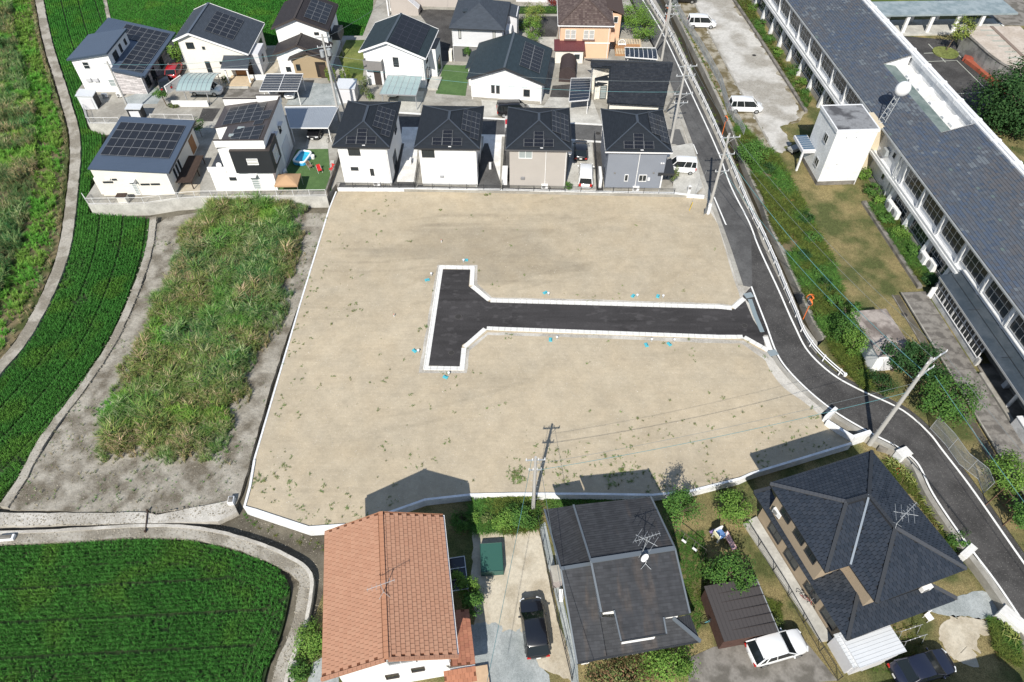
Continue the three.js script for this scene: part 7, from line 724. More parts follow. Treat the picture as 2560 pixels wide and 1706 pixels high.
  [[[-4.04, -0.8, -25.66], 0.9, 'mid'], [[-2.94, -0.8, -25.78], 0.6, 'light'], [[-2.01, -0.8, -25.78], 0.55, 'olive'], [[-1.02, -0.8, -25.53], 0.7, 'light'], [[0.03, -0.8, -25.91], 1.0, 'mid'], [[-0.19, -0.8, -25.91], 1.0, 'light'], [[1.09, -0.8, -25.78], 1.1, 'mid']].forEach(([p, s, c], i) => shrub(['dark leafy shrub in the shade of the terracotta gable', 'rounded light green shrub next to the terracotta house shade', 'grey olive shrub between two light green shrubs', 'fresh green shrub above the green netted tub', 'broad mid green shrub left of the shrub pole', 'pale grassy bush at the foot of the shrub pole', 'feathery grey green bush between the pole and slate roof'][i], p, { rx: s, ry: s * 0.95, cols: LV[c], seed: 510 + i, n: 1000, leaf: 0.09 }));
  tree('garden_tree', 'tall leafy tree beside the slate roof gable', 'tree', [13.29, -0.8, -25.41], { h: 5.6, rx: 1.35, ry: 2.3, cols: LV.mid, seed: 520, n: 2200, leaf: 0.1 }); tree('garden_tree', 'bright broad tree near the toy slide', 'tree', [17.85, -0.8, -25.91], { h: 3.3, rx: 1.5, ry: 1.2, cols: LV.light, seed: 521, n: 1900, leaf: 0.1 }); tree('garden_tree', 'wide glossy tree in front of the brown roofed shed', 'tree', [16.45, -0.8, -20.71], { h: 3.4, rx: 2.0, ry: 1.3, rz: 1.5, cols: LV.mid, seed: 522, n: 2400, leaf: 0.11, clumps: 24 });
  shrub('reddish green shrubs under the south eave of the slate roofed house', [7.46, -0.8, -14], { rx: 2.6, ry: 1.0, rz: 1.2, cols: [...LV.olive, ...LV.rust], seed: 523, n: 2400, leaf: 0.09, clumps: 30 }); tree('garden_tree', 'dense bright tree at the corner of the slate roofed house', 'tree', [10.91, -0.8, -14.28], { h: 3.0, rx: 1.9, ry: 1.3, rz: 1.4, cols: LV.light, seed: 524, n: 2200, leaf: 0.1, clumps: 26 }); shrub('weedy shrub behind the brown roofed shed', [18.69, -0.8, -17.31], { rx: 1.1, ry: 0.7, cols: LV.olive, seed: 525, n: 700, leaf: 0.09 });
  tree('garden_tree', 'sparse young tree in front of the blue grey house', 'tree', [19.68, 0.3, -69.76], { h: 3.0, rx: 0.6, ry: 1.2, cols: LV.olive, seed: 526, n: 420, leaf: 0.08, trunk: 0.04 }); shrub('two green potted plants beside the beige ribbed house', [6.85, 0.3, -69.25], { rx: 0.55, ry: 0.5, cols: LV.mid, seed: 527, n: 400, leaf: 0.08 });
  { const r = rng(540), bl = bladeGeo(26, 0.75, 0.45, 0.07, 541, 1.2, [[0.2, 0.24, 0.06], [0.3, 0.3, 0.11], [0.13, 0.18, 0.05]]); [[820,350], [870,390], [905,430], [945,470], [985,505], [1010,560], [1040,600], [1060,640], [1100,700], [1130,740]].map(([a, b], i) => [a, b]); const ps = [[33, -31.25], [33.52, -30.54], [33.89, -29.89], [34.23, -29.14], [34.61, -28.55], [34.69, -27.71], [34.81, -26.97], [34.92, -26.32], [35.05, -25.36], [35.3, -24.74]].concat([[36.32, -17.27], [36.47, -16.89], [36.62, -16.52]]); ps.forEach(([x, z], i) => { const g = thing('spiky_plant', i < 10 ? 'yellow green strap leaved plant in the flower bed along the bend' : 'yellow green strap leaved plant beside the white gate block', 'plant', [x, -0.79, z], r() * 6, i < 10 ? 'strap leaved plants along the bend' : 'strap leaved plants by the gate'); const o = mesh('leaves', bl, leafShared, g); o.scale.setScalar(0.9 + 0.4 * r()); }); shrub('dark green shrub at the end of the flower bed', [35.78, -0.8, -23.91], { rx: 0.9, ry: 0.8, cols: LV.mid, seed: 545, n: 900, leaf: 0.09 }); shrub('small red flowering shrub in the flower bed', [33.25, -0.8, -30.39], { rx: 0.4, ry: 0.35, cols: [...LV.mid, [0.5, 0.05, 0.03]], seed: 546, n: 260, leaf: 0.06 }); }
}

// ---------------------------------------------------------------- cars
const rubber = std([0.018, 0.018, 0.019], 0.85), rimM = std([0.42, 0.43, 0.44], 0.35, { metalness: 0.7 }), carGlass = new THREE.MeshPhysicalMaterial({ color: col(0.012, 0.016, 0.018), roughness: 0.05 }), lampM = std([0.7, 0.72, 0.74], 0.15), tailM = std([0.4, 0.015, 0.012], 0.25), plateM = std([0.75, 0.75, 0.72], 0.5);
const paint = (c) => new THREE.MeshPhysicalMaterial({ color: col(...c), roughness: 0.35, clearcoat: 1, clearcoatRoughness: 0.06, metalness: 0.0 });
function loftX(st, ring) { // st: stations along x; ring(s) -> [[z, y]...] closed
  const R = st.map(ring), n = R[0].length, pos = [], idx = []; R.forEach((r, i) => r.forEach(([z, y]) => pos.push(st[i].x, y, z))); for (let i = 0; i + 1 < R.length; i++) for (let j = 0; j < n; j++) { const a = i * n + j, b = i * n + (j + 1) % n, c = a + n, d = b + n; idx.push(a, b, c, b, d, c); }
  for (const [i, f] of [[0, 1], [R.length - 1, 0]]) { const k = pos.length / 3; pos.push(st[i].x, R[i].reduce((s, p) => s + p[1], 0) / n, 0); for (let j = 0; j < n; j++) { const a = i * n + j, b = i * n + (j + 1) % n; idx.push(...(f ? [k, b, a] : [k, a, b])); } }
  const g = new THREE.BufferGeometry(); g.setAttribute('position', new THREE.Float32BufferAttribute(pos, 3)); g.setIndex(idx); g.computeVertexNormals(); const v = g.attributes.normal; return toCreasedNormals(g, 0.7);
}
const CAR = { // L, W, H, belt height, hood height, cabin: rear base, rear roof, front roof, windscreen base (fractions of L from the rear)
  minivan: { L: 4.7, W: 1.74, H: 1.86, belt: 1.02, hood: 1.0, c: [0.01, 0.05, 0.66, 0.83], rear: 1.02 }, suv: { L: 4.35, W: 1.8, H: 1.6, belt: 0.98, hood: 0.96, c: [0.02, 0.14, 0.56, 0.74], rear: 1.0 }, hatch: { L: 4.2, W: 1.74, H: 1.52, belt: 0.92, hood: 0.9, c: [0.03, 0.16, 0.56, 0.76], rear: 0.95 }, sedan: { L: 4.6, W: 1.8, H: 1.46, belt: 0.92, hood: 0.88, c: [0.1, 0.26, 0.56, 0.76], rear: 0.95 }, keivan: { L: 3.4, W: 1.48, H: 1.88, belt: 1.08, hood: 1.02, c: [0.01, 0.03, 0.74, 0.93], rear: 1.06 }, kei: { L: 3.4, W: 1.48, H: 1.65, belt: 0.98, hood: 0.96, c: [0.01, 0.06, 0.64, 0.82], rear: 1.0 },
};
const carGeo = {};
function carParts(type) {
  if (carGeo[type]) return carGeo[type]; const k = CAR[type], { L, W, H, belt, hood } = k, h = W / 2, X = (f) => (f - 0.5) * L, G = {};
  const ring = (s) => { const w = s.w * h, t = s.t, b = s.b; return [[-0.8 * w, b], [-0.95 * w, b + 0.1], [-w, b + (t - b) * 0.45], [-0.985 * w, t - 0.16], [-0.93 * w, t - 0.04], [-0.78 * w, t], [0, t + 0.025], [0.78 * w, t], [0.93 * w, t - 0.04], [0.985 * w, t - 0.16], [w, b + (t - b) * 0.45], [0.95 * w, b + 0.1], [0.8 * w, b]]; };
  G.body = loftX([{ x: X(0), w: 0.58, b: 0.42, t: k.rear - 0.24 }, { x: X(0.014), w: 0.78, b: 0.34, t: k.rear - 0.11 }, { x: X(0.04), w: 0.9, b: 0.27, t: k.rear - 0.04 }, { x: X(0.1), w: 0.98, b: 0.22, t: k.rear }, { x: X(0.2), w: 1, b: 0.2, t: belt }, { x: X(0.5), w: 1, b: 0.2, t: belt }, { x: X(k.c[3] - 0.03), w: 1, b: 0.2, t: belt }, { x: X(k.c[3] + (1 - k.c[3]) * 0.4), w: 0.975, b: 0.2, t: hood }, { x: X(0.92), w: 0.93, b: 0.22, t: hood - 0.06 }, { x: X(0.955), w: 0.85, b: 0.24, t: hood - 0.13 }, { x: X(0.982), w: 0.71, b: 0.28, t: hood - 0.24 }, { x: X(1), w: 0.5, b: 0.36, t: hood - 0.38 }], ring);
  const [a, b, c, d] = k.c.map(X), wb = h * 0.94, wr = h * 0.8, yb = belt - 0.03, yr = H - 0.07, q = (p) => { const o = []; for (const [i, j, l, m] of p) o.push(...i, ...j, ...l, ...i, ...l, ...m); return geoFrom(o); };
  const B = (x, s) => [x, yb, s * wb], T = (x, s) => [x, yr, s * wr]; G.windshield = q([[B(d, 1), B(d, -1), T(c, -1), T(c, 1)]]); G.rear = q([[B(a, -1), B(a, 1), T(b, 1), T(b, -1)]]); G.side = (s) => s > 0 ? q([[B(a, 1), B(d, 1), T(c, 1), T(b, 1)]]) : q([[B(d, -1), B(a, -1), T(b, -1), T(c, -1)]]);
  G.sideL = G.side(1); G.sideR = G.side(-1); const roof = [{ x: b - 0.06, w: 0.86, y: yr - 0.05 }, { x: b + 0.06, w: 1, y: yr + 0.02 }, { x: (b + c) / 2, w: 1.02, y: yr + 0.06 }, { x: c - 0.1, w: 1, y: yr + 0.03 }, { x: c + 0.06, w: 0.94, y: yr - 0.05 }]; G.roof = loftX(roof, (s) => { const w = wr * s.w * 1.03; return [[-w, s.y - 0.05], [-w, s.y - 0.015], [-w * 0.9, s.y + 0.01], [0, s.y + 0.02], [w * 0.9, s.y + 0.01], [w, s.y - 0.015], [w, s.y - 0.05]]; });
  const P = []; for (const s of [-1, 1]) { P.push(rod(B(d, s), T(c, s), 0.045, 6), rod(B(a, s), T(b, s), 0.06, 6)); const m = a + (d - a) * 0.5, m2 = b + (c - b) * 0.52; P.push(rod(B(m, s), T(m2, s), 0.035, 5)); const n = a + (d - a) * 0.22, n2 = b + (c - b) * 0.2; P.push(rod(B(n, s), T(n2, s), 0.05, 5)); } G.pillars = merge(P);
  const wr2 = type.startsWith('kei') ? 0.27 : 0.325, ty = new THREE.CylinderGeometry(wr2, wr2, 0.2, 20).rotateX(Math.PI / 2); G.tyre = ty; G.rim = new THREE.CylinderGeometry(wr2 * 0.64, wr2 * 0.64, 0.215, 14).rotateX(Math.PI / 2); G.wheels = [[X(0.19), 1], [X(0.19), -1], [X(0.8), 1], [X(0.8), -1]].map(([x, s]) => [x, wr2, s * (h - 0.1)]);
  G.head = rbox(0.28, 0.15, 0.4, 0.05); G.tail = rbox(0.12, type === 'minivan' || type === 'keivan' ? 0.42 : 0.18, 0.3, 0.04); G.plate = box(0.02, 0.16, 0.33); G.mirror = rbox(0.12, 0.14, 0.22, 0.05); G.grille = rbox(0.08, 0.2, W * 0.5, 0.03); G.X = X; G.k = k; return carGeo[type] = G;
}
function car(type, color, front, rear, y, label, roofC) { // front and rear end positions on the ground
  const G = carParts(type), k = G.k, cx = (front[0] + rear[0]) / 2, cz = (front[1] + rear[1]) / 2, turn = Math.atan2(-(front[1] - rear[1]), front[0] - rear[0]), g = thing('parked_car', label, 'car', [cx, y, cz], turn), bm = paint(color), h = k.W / 2, X = G.X;
  mesh('body', G.body, bm, g); mesh('roof', G.roof, roofC ? paint(roofC) : bm, g); mesh('pillar_frame', G.pillars, roofC ? paint(roofC) : bm, g); mesh('windshield', G.windshield, carGlass, g); mesh('rear_window', G.rear, carGlass, g); mesh('side_window', G.sideL, carGlass, g); mesh('side_window', G.sideR, carGlass, g);
  for (const p of G.wheels) { const w = mesh('wheel', G.tyre, rubber, g); w.position.set(...p); mesh('rim', G.rim, rimM, w); } for (const s of [-1, 1]) { const a = mesh('headlight', G.head, lampM, g); a.position.set(X(0.955) - 0.02, k.hood - 0.33, s * h * 0.66); a.rotation.y = -s * 0.5; const t = mesh('taillight', G.tail, tailM, g); t.position.set(X(0.012), k.rear - 0.42, s * h * 0.76); const m = mesh('side_mirror', G.mirror, bm, g); m.position.set(X(k.c[3]) - 0.35, k.belt, s * (h + 0.08)); }
  mesh('number_plate', G.plate, plateM, g).position.set(X(0) - 0.02, 0.62, 0); mesh('number_plate', G.plate, plateM, g).position.set(X(1) + 0.02, 0.45, 0); mesh('grille', G.grille, M.blackPlastic, g).position.set(X(0.985), 0.52, 0); return g;
}
const WH = [0.78, 0.79, 0.8], BK = [0.006, 0.006, 0.008];
car('suv', BK, [1.33, -19.49], [1.91, -14.93], -0.78, 'glossy black crossover parked on the sandy yard beside the terracotta house');
car('suv', WH, [21.08, -16.3], [16.95, -15.25], -0.78, 'white crossover parked on the dark concrete drive');
car('sedan', [0.008, 0.01, 0.025], [30.87, -14.89], [27.02, -13.95], -0.79, 'dark navy car parked on the dry lawn behind the clothes racks');
car('hatch', BK, [8.99, -78.71], [8.71, -74.51], nLevel + 0.02, 'black hatchback parked nose in behind the white wagon');
car('minivan', WH, [9.25, -73.23], [8.88, -68.84], nLevel + 0.02, 'white wagon parked behind the black fence beside the beige house');
car('keivan', WH, [19.75, -72.91], [22.7, -72.6], nLevel + 0.02, 'small white box van parked beside the blue grey house');
car('minivan', BK, [2.35, -86.27], [-1.85, -85.9], nLevel + 0.02, 'black minivan parked across the front of the single storey white house');
car('minivan', WH, [-41.56, -91.49], [-45.93, -91.72], nLevel + 0.02, 'white people carrier parked under the curved carport');
car('kei', [0.6, 0.6, 0.6], [-33.89, -90.26], [-34.17, -94.13], nLevel + 0.02, 'pale grey small car under the striped flat carport'); car('kei', [0.75, 0.75, 0.74], [-31.3, -88.73], [-31.93, -93.67], nLevel + 0.02, 'white small car with black bonnet beside the striped carport post', BK);
car('hatch', BK, [-26.24, -79.55], [-25.86, -83.19], nLevel + 0.02, 'black car parked under the grey ribbed metal carport');
car('hatch', [0.35, 0.012, 0.015], [-50.16, -99.33], [-49.88, -95.07], nLevel + 0.02, 'red hatchback parked between the blue roofed and cream houses'); car('hatch', BK, [-51.34, -95.31], [-49.55, -92.06], nLevel + 0.02, 'black hatchback parked behind the red car beside the pruned tree');
car('kei', [0.72, 0.72, 0.66], [-17, -89.47], [-16.84, -94.02], nLevel + 0.02, 'cream small car under the pale glass carport');
car('minivan', WH, [33.38, -113.19], [28.89, -113.45], 0.03, 'white people carrier parked at the far end of the gravel drive'); car('minivan', WH, [34.84, -87.39], [30.29, -87.62], 0.03, 'white people carrier parked beside the canal fence on the gravel drive'); car('minivan', BK, [31.63, -122.72], [27.83, -123.01], 0.03, 'black van parked beside the canal at the top of the gravel drive');

// ---------------------------------------------------------------- carports
function carport(label, [A, B, C, D], h, { curve = 0, m, ribs = 6, ribM = M.alu, posts = [[0.1, 0.15], [0.1, 0.85], [0.9, 0.15], [0.9, 0.85]], slope = 0, mid = false, y = nLevel } = {}) { // A,B front edge left/right, C,D back right/left (world x, z at roof height)
  const c = [(A[0] + B[0] + C[0] + D[0]) / 4, (A[1] + B[1] + C[1] + D[1]) / 4], g = thing('carport', label, 'carport', [c[0], y, c[1]]), P = (u, v) => { const x = mix(mix(A[0], B[0], u), mix(D[0], C[0], u), v) - c[0], z = mix(mix(A[1], B[1], u), mix(D[1], C[1], u), v) - c[1]; return [x, h + curve * (1 - Math.pow(2 * v - 1, 2)) + slope * v, z]; };
  const N = 8, pos = []; for (let i = 0; i < N; i++) { const a = P(0, i / N), b = P(1, i / N), d = P(0, (i + 1) / N), e = P(1, (i + 1) / N); pos.push(...a, ...b, ...e, ...a, ...e, ...d); for (const k of [a, b, d, e]) k[1] -= 0.02; pos.push(...a, ...e, ...b, ...a, ...d, ...e); } const uv = []; for (let i = 0; i < pos.length; i += 3) uv.push(pos[i], pos[i + 2]); mesh('roof', geoFrom(pos, uv), m, g);
  for (let i = 0; i <= ribs; i++) { const L = []; for (let j = 0; j < N; j++) { const a = P(i / ribs, j / N), b = P(i / ribs, (j + 1) / N); a[1] += 0.02; b[1] += 0.02; L.push(beam(a, b, 0.05, 0.06)); } mesh('rib', L, ribM, g); } mesh('edge_beam', beam(P(0, 0), P(1, 0), 0.08, 0.14), ribM, g); mesh('edge_beam', beam(P(0, 1), P(1, 1), 0.08, 0.14), ribM, g); if (mid) mesh('ridge_bar', beam([...P(0.5, 0)].map((v, i) => i === 1 ? v + 0.04 : v), [...P(0.5, 1)].map((v, i) => i === 1 ? v + 0.04 : v), 0.08, 0.05), M.trimWhite, g); for (const [u, v] of posts) { const p = P(u, v); mesh('post', bbox(0.1, p[1], 0.1, p[0], 0, p[2]), ribM, g); } return g;
}
const poly = new THREE.MeshPhysicalMaterial({ color: col(0.42, 0.54, 0.54), roughness: 0.35, transmission: 0.35, thickness: 0 }), smoke = new THREE.MeshPhysicalMaterial({ color: col(0.03, 0.038, 0.055), roughness: 0.2, transmission: 0.25, thickness: 0 });
carport('curved pale blue carport over a white people carrier', [[-46.42, -88.31], [-41.7, -88.31], [-41.62, -93.28], [-46.33, -93.28]], 2.2, { curve: 0.5, m: poly, ribs: 7, ribM: M.steel, posts: [[0.2, 0.05], [0.85, 0.05], [0.95, 0.9]] });
carport('flat carport with dark panels and white cross bars over two small cars', [[-34.81, -88.09], [-29.55, -88.13], [-29.7, -92.85], [-34.92, -92.85]], 2.3, { m: smoke, ribs: 1, ribM: M.trimWhite, mid: true, posts: [[0.1, 0.06], [0.98, 0.06], [0.98, 0.9], [0.05, 0.9]] });
{ const q = [[-34.77, -88], [-29.51, -88.04], [-29.67, -92.76], [-34.88, -92.76]]; const last = scene.children[scene.children.length - 1]; for (let i = 1; i < 7; i++) { const t = i / 7, a = [mix(q[0][0], q[3][0], t), mix(q[0][1], q[3][1], t)], b = [mix(q[1][0], q[2][0], t), mix(q[1][1], q[2][1], t)]; mesh('cross_bar', beam([a[0] - last.position.x, 2.37, a[1] - last.position.z], [b[0] - last.position.x, 2.37, b[1] - last.position.z], 0.03, 0.05), M.alu, last); } }
carport('wide grey ribbed metal carport roof beside the white box house', [[-28.64, -79.04], [-23.74, -79.04], [-23.25, -84.34], [-30.49, -84.16]], 2.2, { m: M.metalCarport, ribs: 1, ribM: M.trimWhite, posts: [[0.98, 0.05], [0.98, 0.95], [0.02, 0.05]] });
carport('pale glass carport leaning on the white gable house', [[-18.15, -87.3], [-13.1, -86.92], [-12.66, -91.57], [-17.53, -91.97]], 2.3, { m: poly, ribs: 6, ribM: M.steel, posts: [[0.05, 0.05], [0.97, 0.05]], slope: 0.25 });
carport('narrow smoked blue carport beside the black tiled house', [[7.7, -85.51], [10.44, -85.98], [11.22, -91.84], [8.35, -91.76]], 2.2, { m: smoke, ribs: 1, ribM: M.trimWhite, curve: 0.2, posts: [[0.95, 0.05], [0.95, 0.95]] }); { const last = scene.children[scene.children.length - 1], q = [[7.7, -85.47], [10.44, -85.95], [11.21, -91.8], [8.34, -91.72]]; for (let i = 0; i <= 8; i++) { const t = i / 8, a = [mix(q[0][0], q[3][0], t), mix(q[0][1], q[3][1], t)], b = [mix(q[1][0], q[2][0], t), mix(q[1][1], q[2][1], t)], yy = 2.24 + 0.2 * (1 - (2 * t - 1) ** 2); mesh('cross_bar', beam([a[0] - last.position.x, yy, a[1] - last.position.z], [b[0] - last.position.x, yy, b[1] - last.position.z], 0.02, 0.03), M.steel, last); } }
carport('arched dark carport with white ribs below the picket terrace', [[16.75, -98.42], [21.4, -97.68], [21.57, -101.22], [16.97, -101.4]], 2.0, { m: smoke, ribs: 7, ribM: M.trimWhite, curve: 0.3 });
// ---------------------------------------------------------------- sheds
function shed(name, label, p, w, d, h, turn, wall, roof, slope = 0.25, door = true, cat = 'shed') { const g = thing(name, label, cat, p, turn); g.userData.rect = [-w / 2, w / 2, -d / 2, d / 2]; mesh('wall', extrudeZ([[-w / 2, 0], [w / 2, 0], [w / 2, h - slope / 2], [-w / 2, h + slope / 2]], -d / 2, d / 2), wall, g); mesh('roof', roofPoly([[-w / 2 - 0.12, h + slope / 2 + 0.08, d / 2 + 0.12], [w / 2 + 0.12, h - slope / 2 + 0.08, d / 2 + 0.12], [w / 2 + 0.12, h - slope / 2 + 0.08, -d / 2 - 0.12], [-w / 2 - 0.12, h + slope / 2 + 0.08, -d / 2 - 0.12]], 0.07), roof, g); if (door) mesh('door', box(Math.min(1.6, w * 0.7), h * 0.8, 0.05, 0, h * 0.42, d / 2 + 0.025), M.wPale, g); return g; }
const whiteMetal = ribbed([0.66, 0.68, 0.7], 0.25, 301, true, 0.5, 0.1);
shed('garden_shed', 'pale grey steel shed at the corner of the white fence', [-58.82, 0.3, -88.12], 2.0, 1.7, 2.0, 0.1, whiteMetal, whiteMetal); mesh('door', box(0.05, 1.7, 1.4, 1.03, 0.9, 0), M.wBlack, scene.children[scene.children.length - 1]);
shed('garden_shed', 'white roofed shed beside the utility pole and row house', [-23.14, 0.3, -90.22], 2.4, 2.6, 2.2, 0.02, M.wPale, whiteMetal, 0.1); shed('garden_shed', 'small white roofed shed behind the solar panel house', [-51.32, 0.3, -85.23], 1.8, 1.2, 1.6, 0.05, M.wBlack, whiteMetal, 0.1);
shed('school_shed', 'white shed with stained brown flat roof among the trees', [35.48, 0, -43.85], 3.4, 5.6, 2.3, 0.12, M.wStucco, std(null, 0.9, { map: soilTex([0.16, 0.135, 0.12], [0.34, 0.3, 0.27], { seed: 302, size: 256, m: 5, per: 5, sharp: 0.8 }) }), 0.05);
shed('storage_hut', 'white roofed storage hut under the south eave of the dark hip house', [25.24, -0.8, -15.67], 3.6, 2.2, 2.1, 17 * R2, M.wPale, whiteMetal, 0.1); shed('side_store', 'low ribbed store beside the white roofed storage hut', [24.02, -0.8, -15.43], 1.6, 2.1, 1.7, 17 * R2, M.wPale, whiteMetal, 0.2);
{ const g = shed('brick_shed', 'brown corrugated roof shed behind the white crossover', [16.56, -0.8, -18.03], 3.9, 3.75, 2.0, 10 * R2, grain([0.085, 0.05, 0.042], { m: 1, big: 0.15, fine: 0.12 }), ribbed([0.068, 0.062, 0.062], 0.3, 303, false, 0.85, 0), 0.1, false); mesh('roof_seam', [-1.3, -0.65, 0.05, 0.7, 1.35].map((z) => box(4.05, 0.02, 0.04, 0, 2.1, z)), std([0.05, 0.042, 0.04], 0.8), g); mesh('roof_trim', [box(0.06, 0.1, 4.0, 2.02, 2.0, 0)], M.galv, g); }
{ const g = thing('storage_box', 'small beige storage box with dark lid behind the white fence', 'storage box', [-46.35, 0.35, -66.54], 0.05); mesh('body', rbox(1.1, 0.9, 0.7, 0.03), M.wWarm, g); mesh('lid', rbox(1.2, 0.1, 0.8, 0.03, 0, 0.9, 0), M.woodDark, g); }
{ const g = thing('tunnel_tent', 'brown fabric tunnel garage tent on the gravel strip', 'tent', [8.04, 0.3, -94.82], -0.1); const s = new THREE.Shape(); s.moveTo(-1.15, 0); s.lineTo(-1.15, 1.5); s.quadraticCurveTo(-1.0, 2.2, 0, 2.35); s.quadraticCurveTo(1.0, 2.2, 1.15, 1.5); s.lineTo(1.15, 0); const e = new THREE.ExtrudeGeometry(s, { depth: 4.2, bevelEnabled: false, curveSegments: 6 }); e.translate(0, 0, -4.2); mesh('cover', toCreasedNormals(metricUV(e), 0.5), grain([0.055, 0.042, 0.042], { m: 1, big: 0.2 }, 0.8), g); for (const z of [0.02, -1.4, -2.8]) mesh('hoop', [rod([-1.17, 0, z], [-1.17, 1.5, z], 0.03), rod([-1.17, 1.5, z], [0, 2.38, z], 0.03), rod([0, 2.38, z], [1.17, 1.5, z], 0.03), rod([1.17, 1.5, z], [1.17, 0, z], 0.03)], M.trimBrown, g); }
// ---------------------------------------------------------------- turf yard: pool, chairs, canopy
{
  const p = thing('paddling_pool', 'inflatable blue and white paddling pool on the turf', 'pool', [-26.7, 0.35, -75.17], -0.22); const rr = (w, d, r) => { const s = new THREE.Shape(); s.moveTo(-w + r, -d); s.lineTo(w - r, -d); s.quadraticCurveTo(w, -d, w, -d + r); s.lineTo(w, d - r); s.quadraticCurveTo(w, d, w - r, d); s.lineTo(-w + r, d); s.quadraticCurveTo(-w, d, -w, d - r); s.lineTo(-w, -d + r); s.quadraticCurveTo(-w, -d, -w + r, -d); return s; }; const c = new THREE.CatmullRomCurve3(rr(0.78, 1.25, 0.5).getPoints(8).map((q) => V3(q.x, 0, q.y)), true); for (const [y, m] of [[0.12, std([0.02, 0.28, 0.55], 0.35)], [0.32, std([0.03, 0.35, 0.62], 0.35)], [0.5, std([0.75, 0.78, 0.8], 0.35)]]) { const t = new THREE.TubeGeometry(c, 48, 0.13, 8, true); t.translate(0, y, 0); mesh('ring', t, m, p); } const f = new THREE.ShapeGeometry(rr(0.78, 1.25, 0.5)); f.rotateX(-Math.PI / 2); f.translate(0, 0.3, 0); mesh('water', f, std([0.03, 0.42, 0.62], 0.06), p);
  const st = thing('cool_box', 'white round cool box beside the paddling pool', 'cool box', [-25.48, 0.35, -75.47]); mesh('body', cyl(0.22, 0.26, 0.4, 0, 0, 0, 14), M.trimWhite, st); mesh('lid', cyl(0.27, 0.24, 0.08, 0, 0.4, 0, 14), M.trimWhite, st);
  const chair = (label, pt, turn, c) => { const g = thing('folding_chair', label, 'chair', pt, turn); const cm = std(c, 0.8); mesh('seat', box(0.5, 0.03, 0.48, 0, 0.4, 0).rotateX(0.08), cm, g); mesh('backrest', box(0.5, 0.55, 0.03, 0, 0.68, -0.27).rotateX(-0.15), cm, g); for (const x of [-0.26, 0.26]) { mesh('leg', rod([x, 0, 0.26], [x, 0.85, -0.34], 0.018), M.alu, g); mesh('leg', rod([x, 0, -0.3], [x, 0.55, 0.24], 0.018), M.alu, g); } }; chair('red folding chair in the middle of the turf', [-24.05, 0.35, -72.5], 0.5, [0.55, 0.03, 0.03]); chair('brown folding chair beside the paddling pool', [-25.42, 0.35, -73.31], 0.9, [0.22, 0.15, 0.1]); chair('red folding chair against the grey block wall', [-22.56, 0.35, -72.68], -0.6, [0.5, 0.04, 0.04]);
  const t = thing('canopy_tent', 'tan pop up canopy tent in the corner of the turf', 'tent', [-26.93, 0.35, -68.76], 0.02); const h = 1.55, A = [[-1.35, h, 1.2], [1.35, h, 1.2], [1.35, h, -1.2], [-1.35, h, -1.2]], top = [0.0, 2.25, 0]; const tm = grain([0.42, 0.27, 0.16], { m: 1, big: 0.05 }, 0.85); A.forEach((a, i) => { const b = A[(i + 1) % 4], m = [(a[0] + b[0]) / 2 * 0.5, 1.98, (a[2] + b[2]) / 2 * 0.5]; mesh('canopy_panel', geoFrom([...a, ...b, ...m, ...a, ...m, ...top, ...m, ...b, ...top]), std([0.42, 0.27, 0.16], 0.85, { side: THREE.DoubleSide }), t); mesh('valance', beam([a[0], a[1] - 0.08, a[2]], [b[0], b[1] - 0.08, b[2]], 0.03, 0.2), tm, t); mesh('leg', rod([a[0] * 0.97, 0, a[2] * 0.97], [a[0] * 0.97, h, a[2] * 0.97], 0.025), M.alu, t); });
  const ms = thing('table_mat', 'pale stone slab lying on the turf near the block wall', 'slab', [-22.9, 0.35, -74.67]); mesh('slab', rbox(0.5, 0.06, 0.7, 0.02), M.concrete, ms);
}
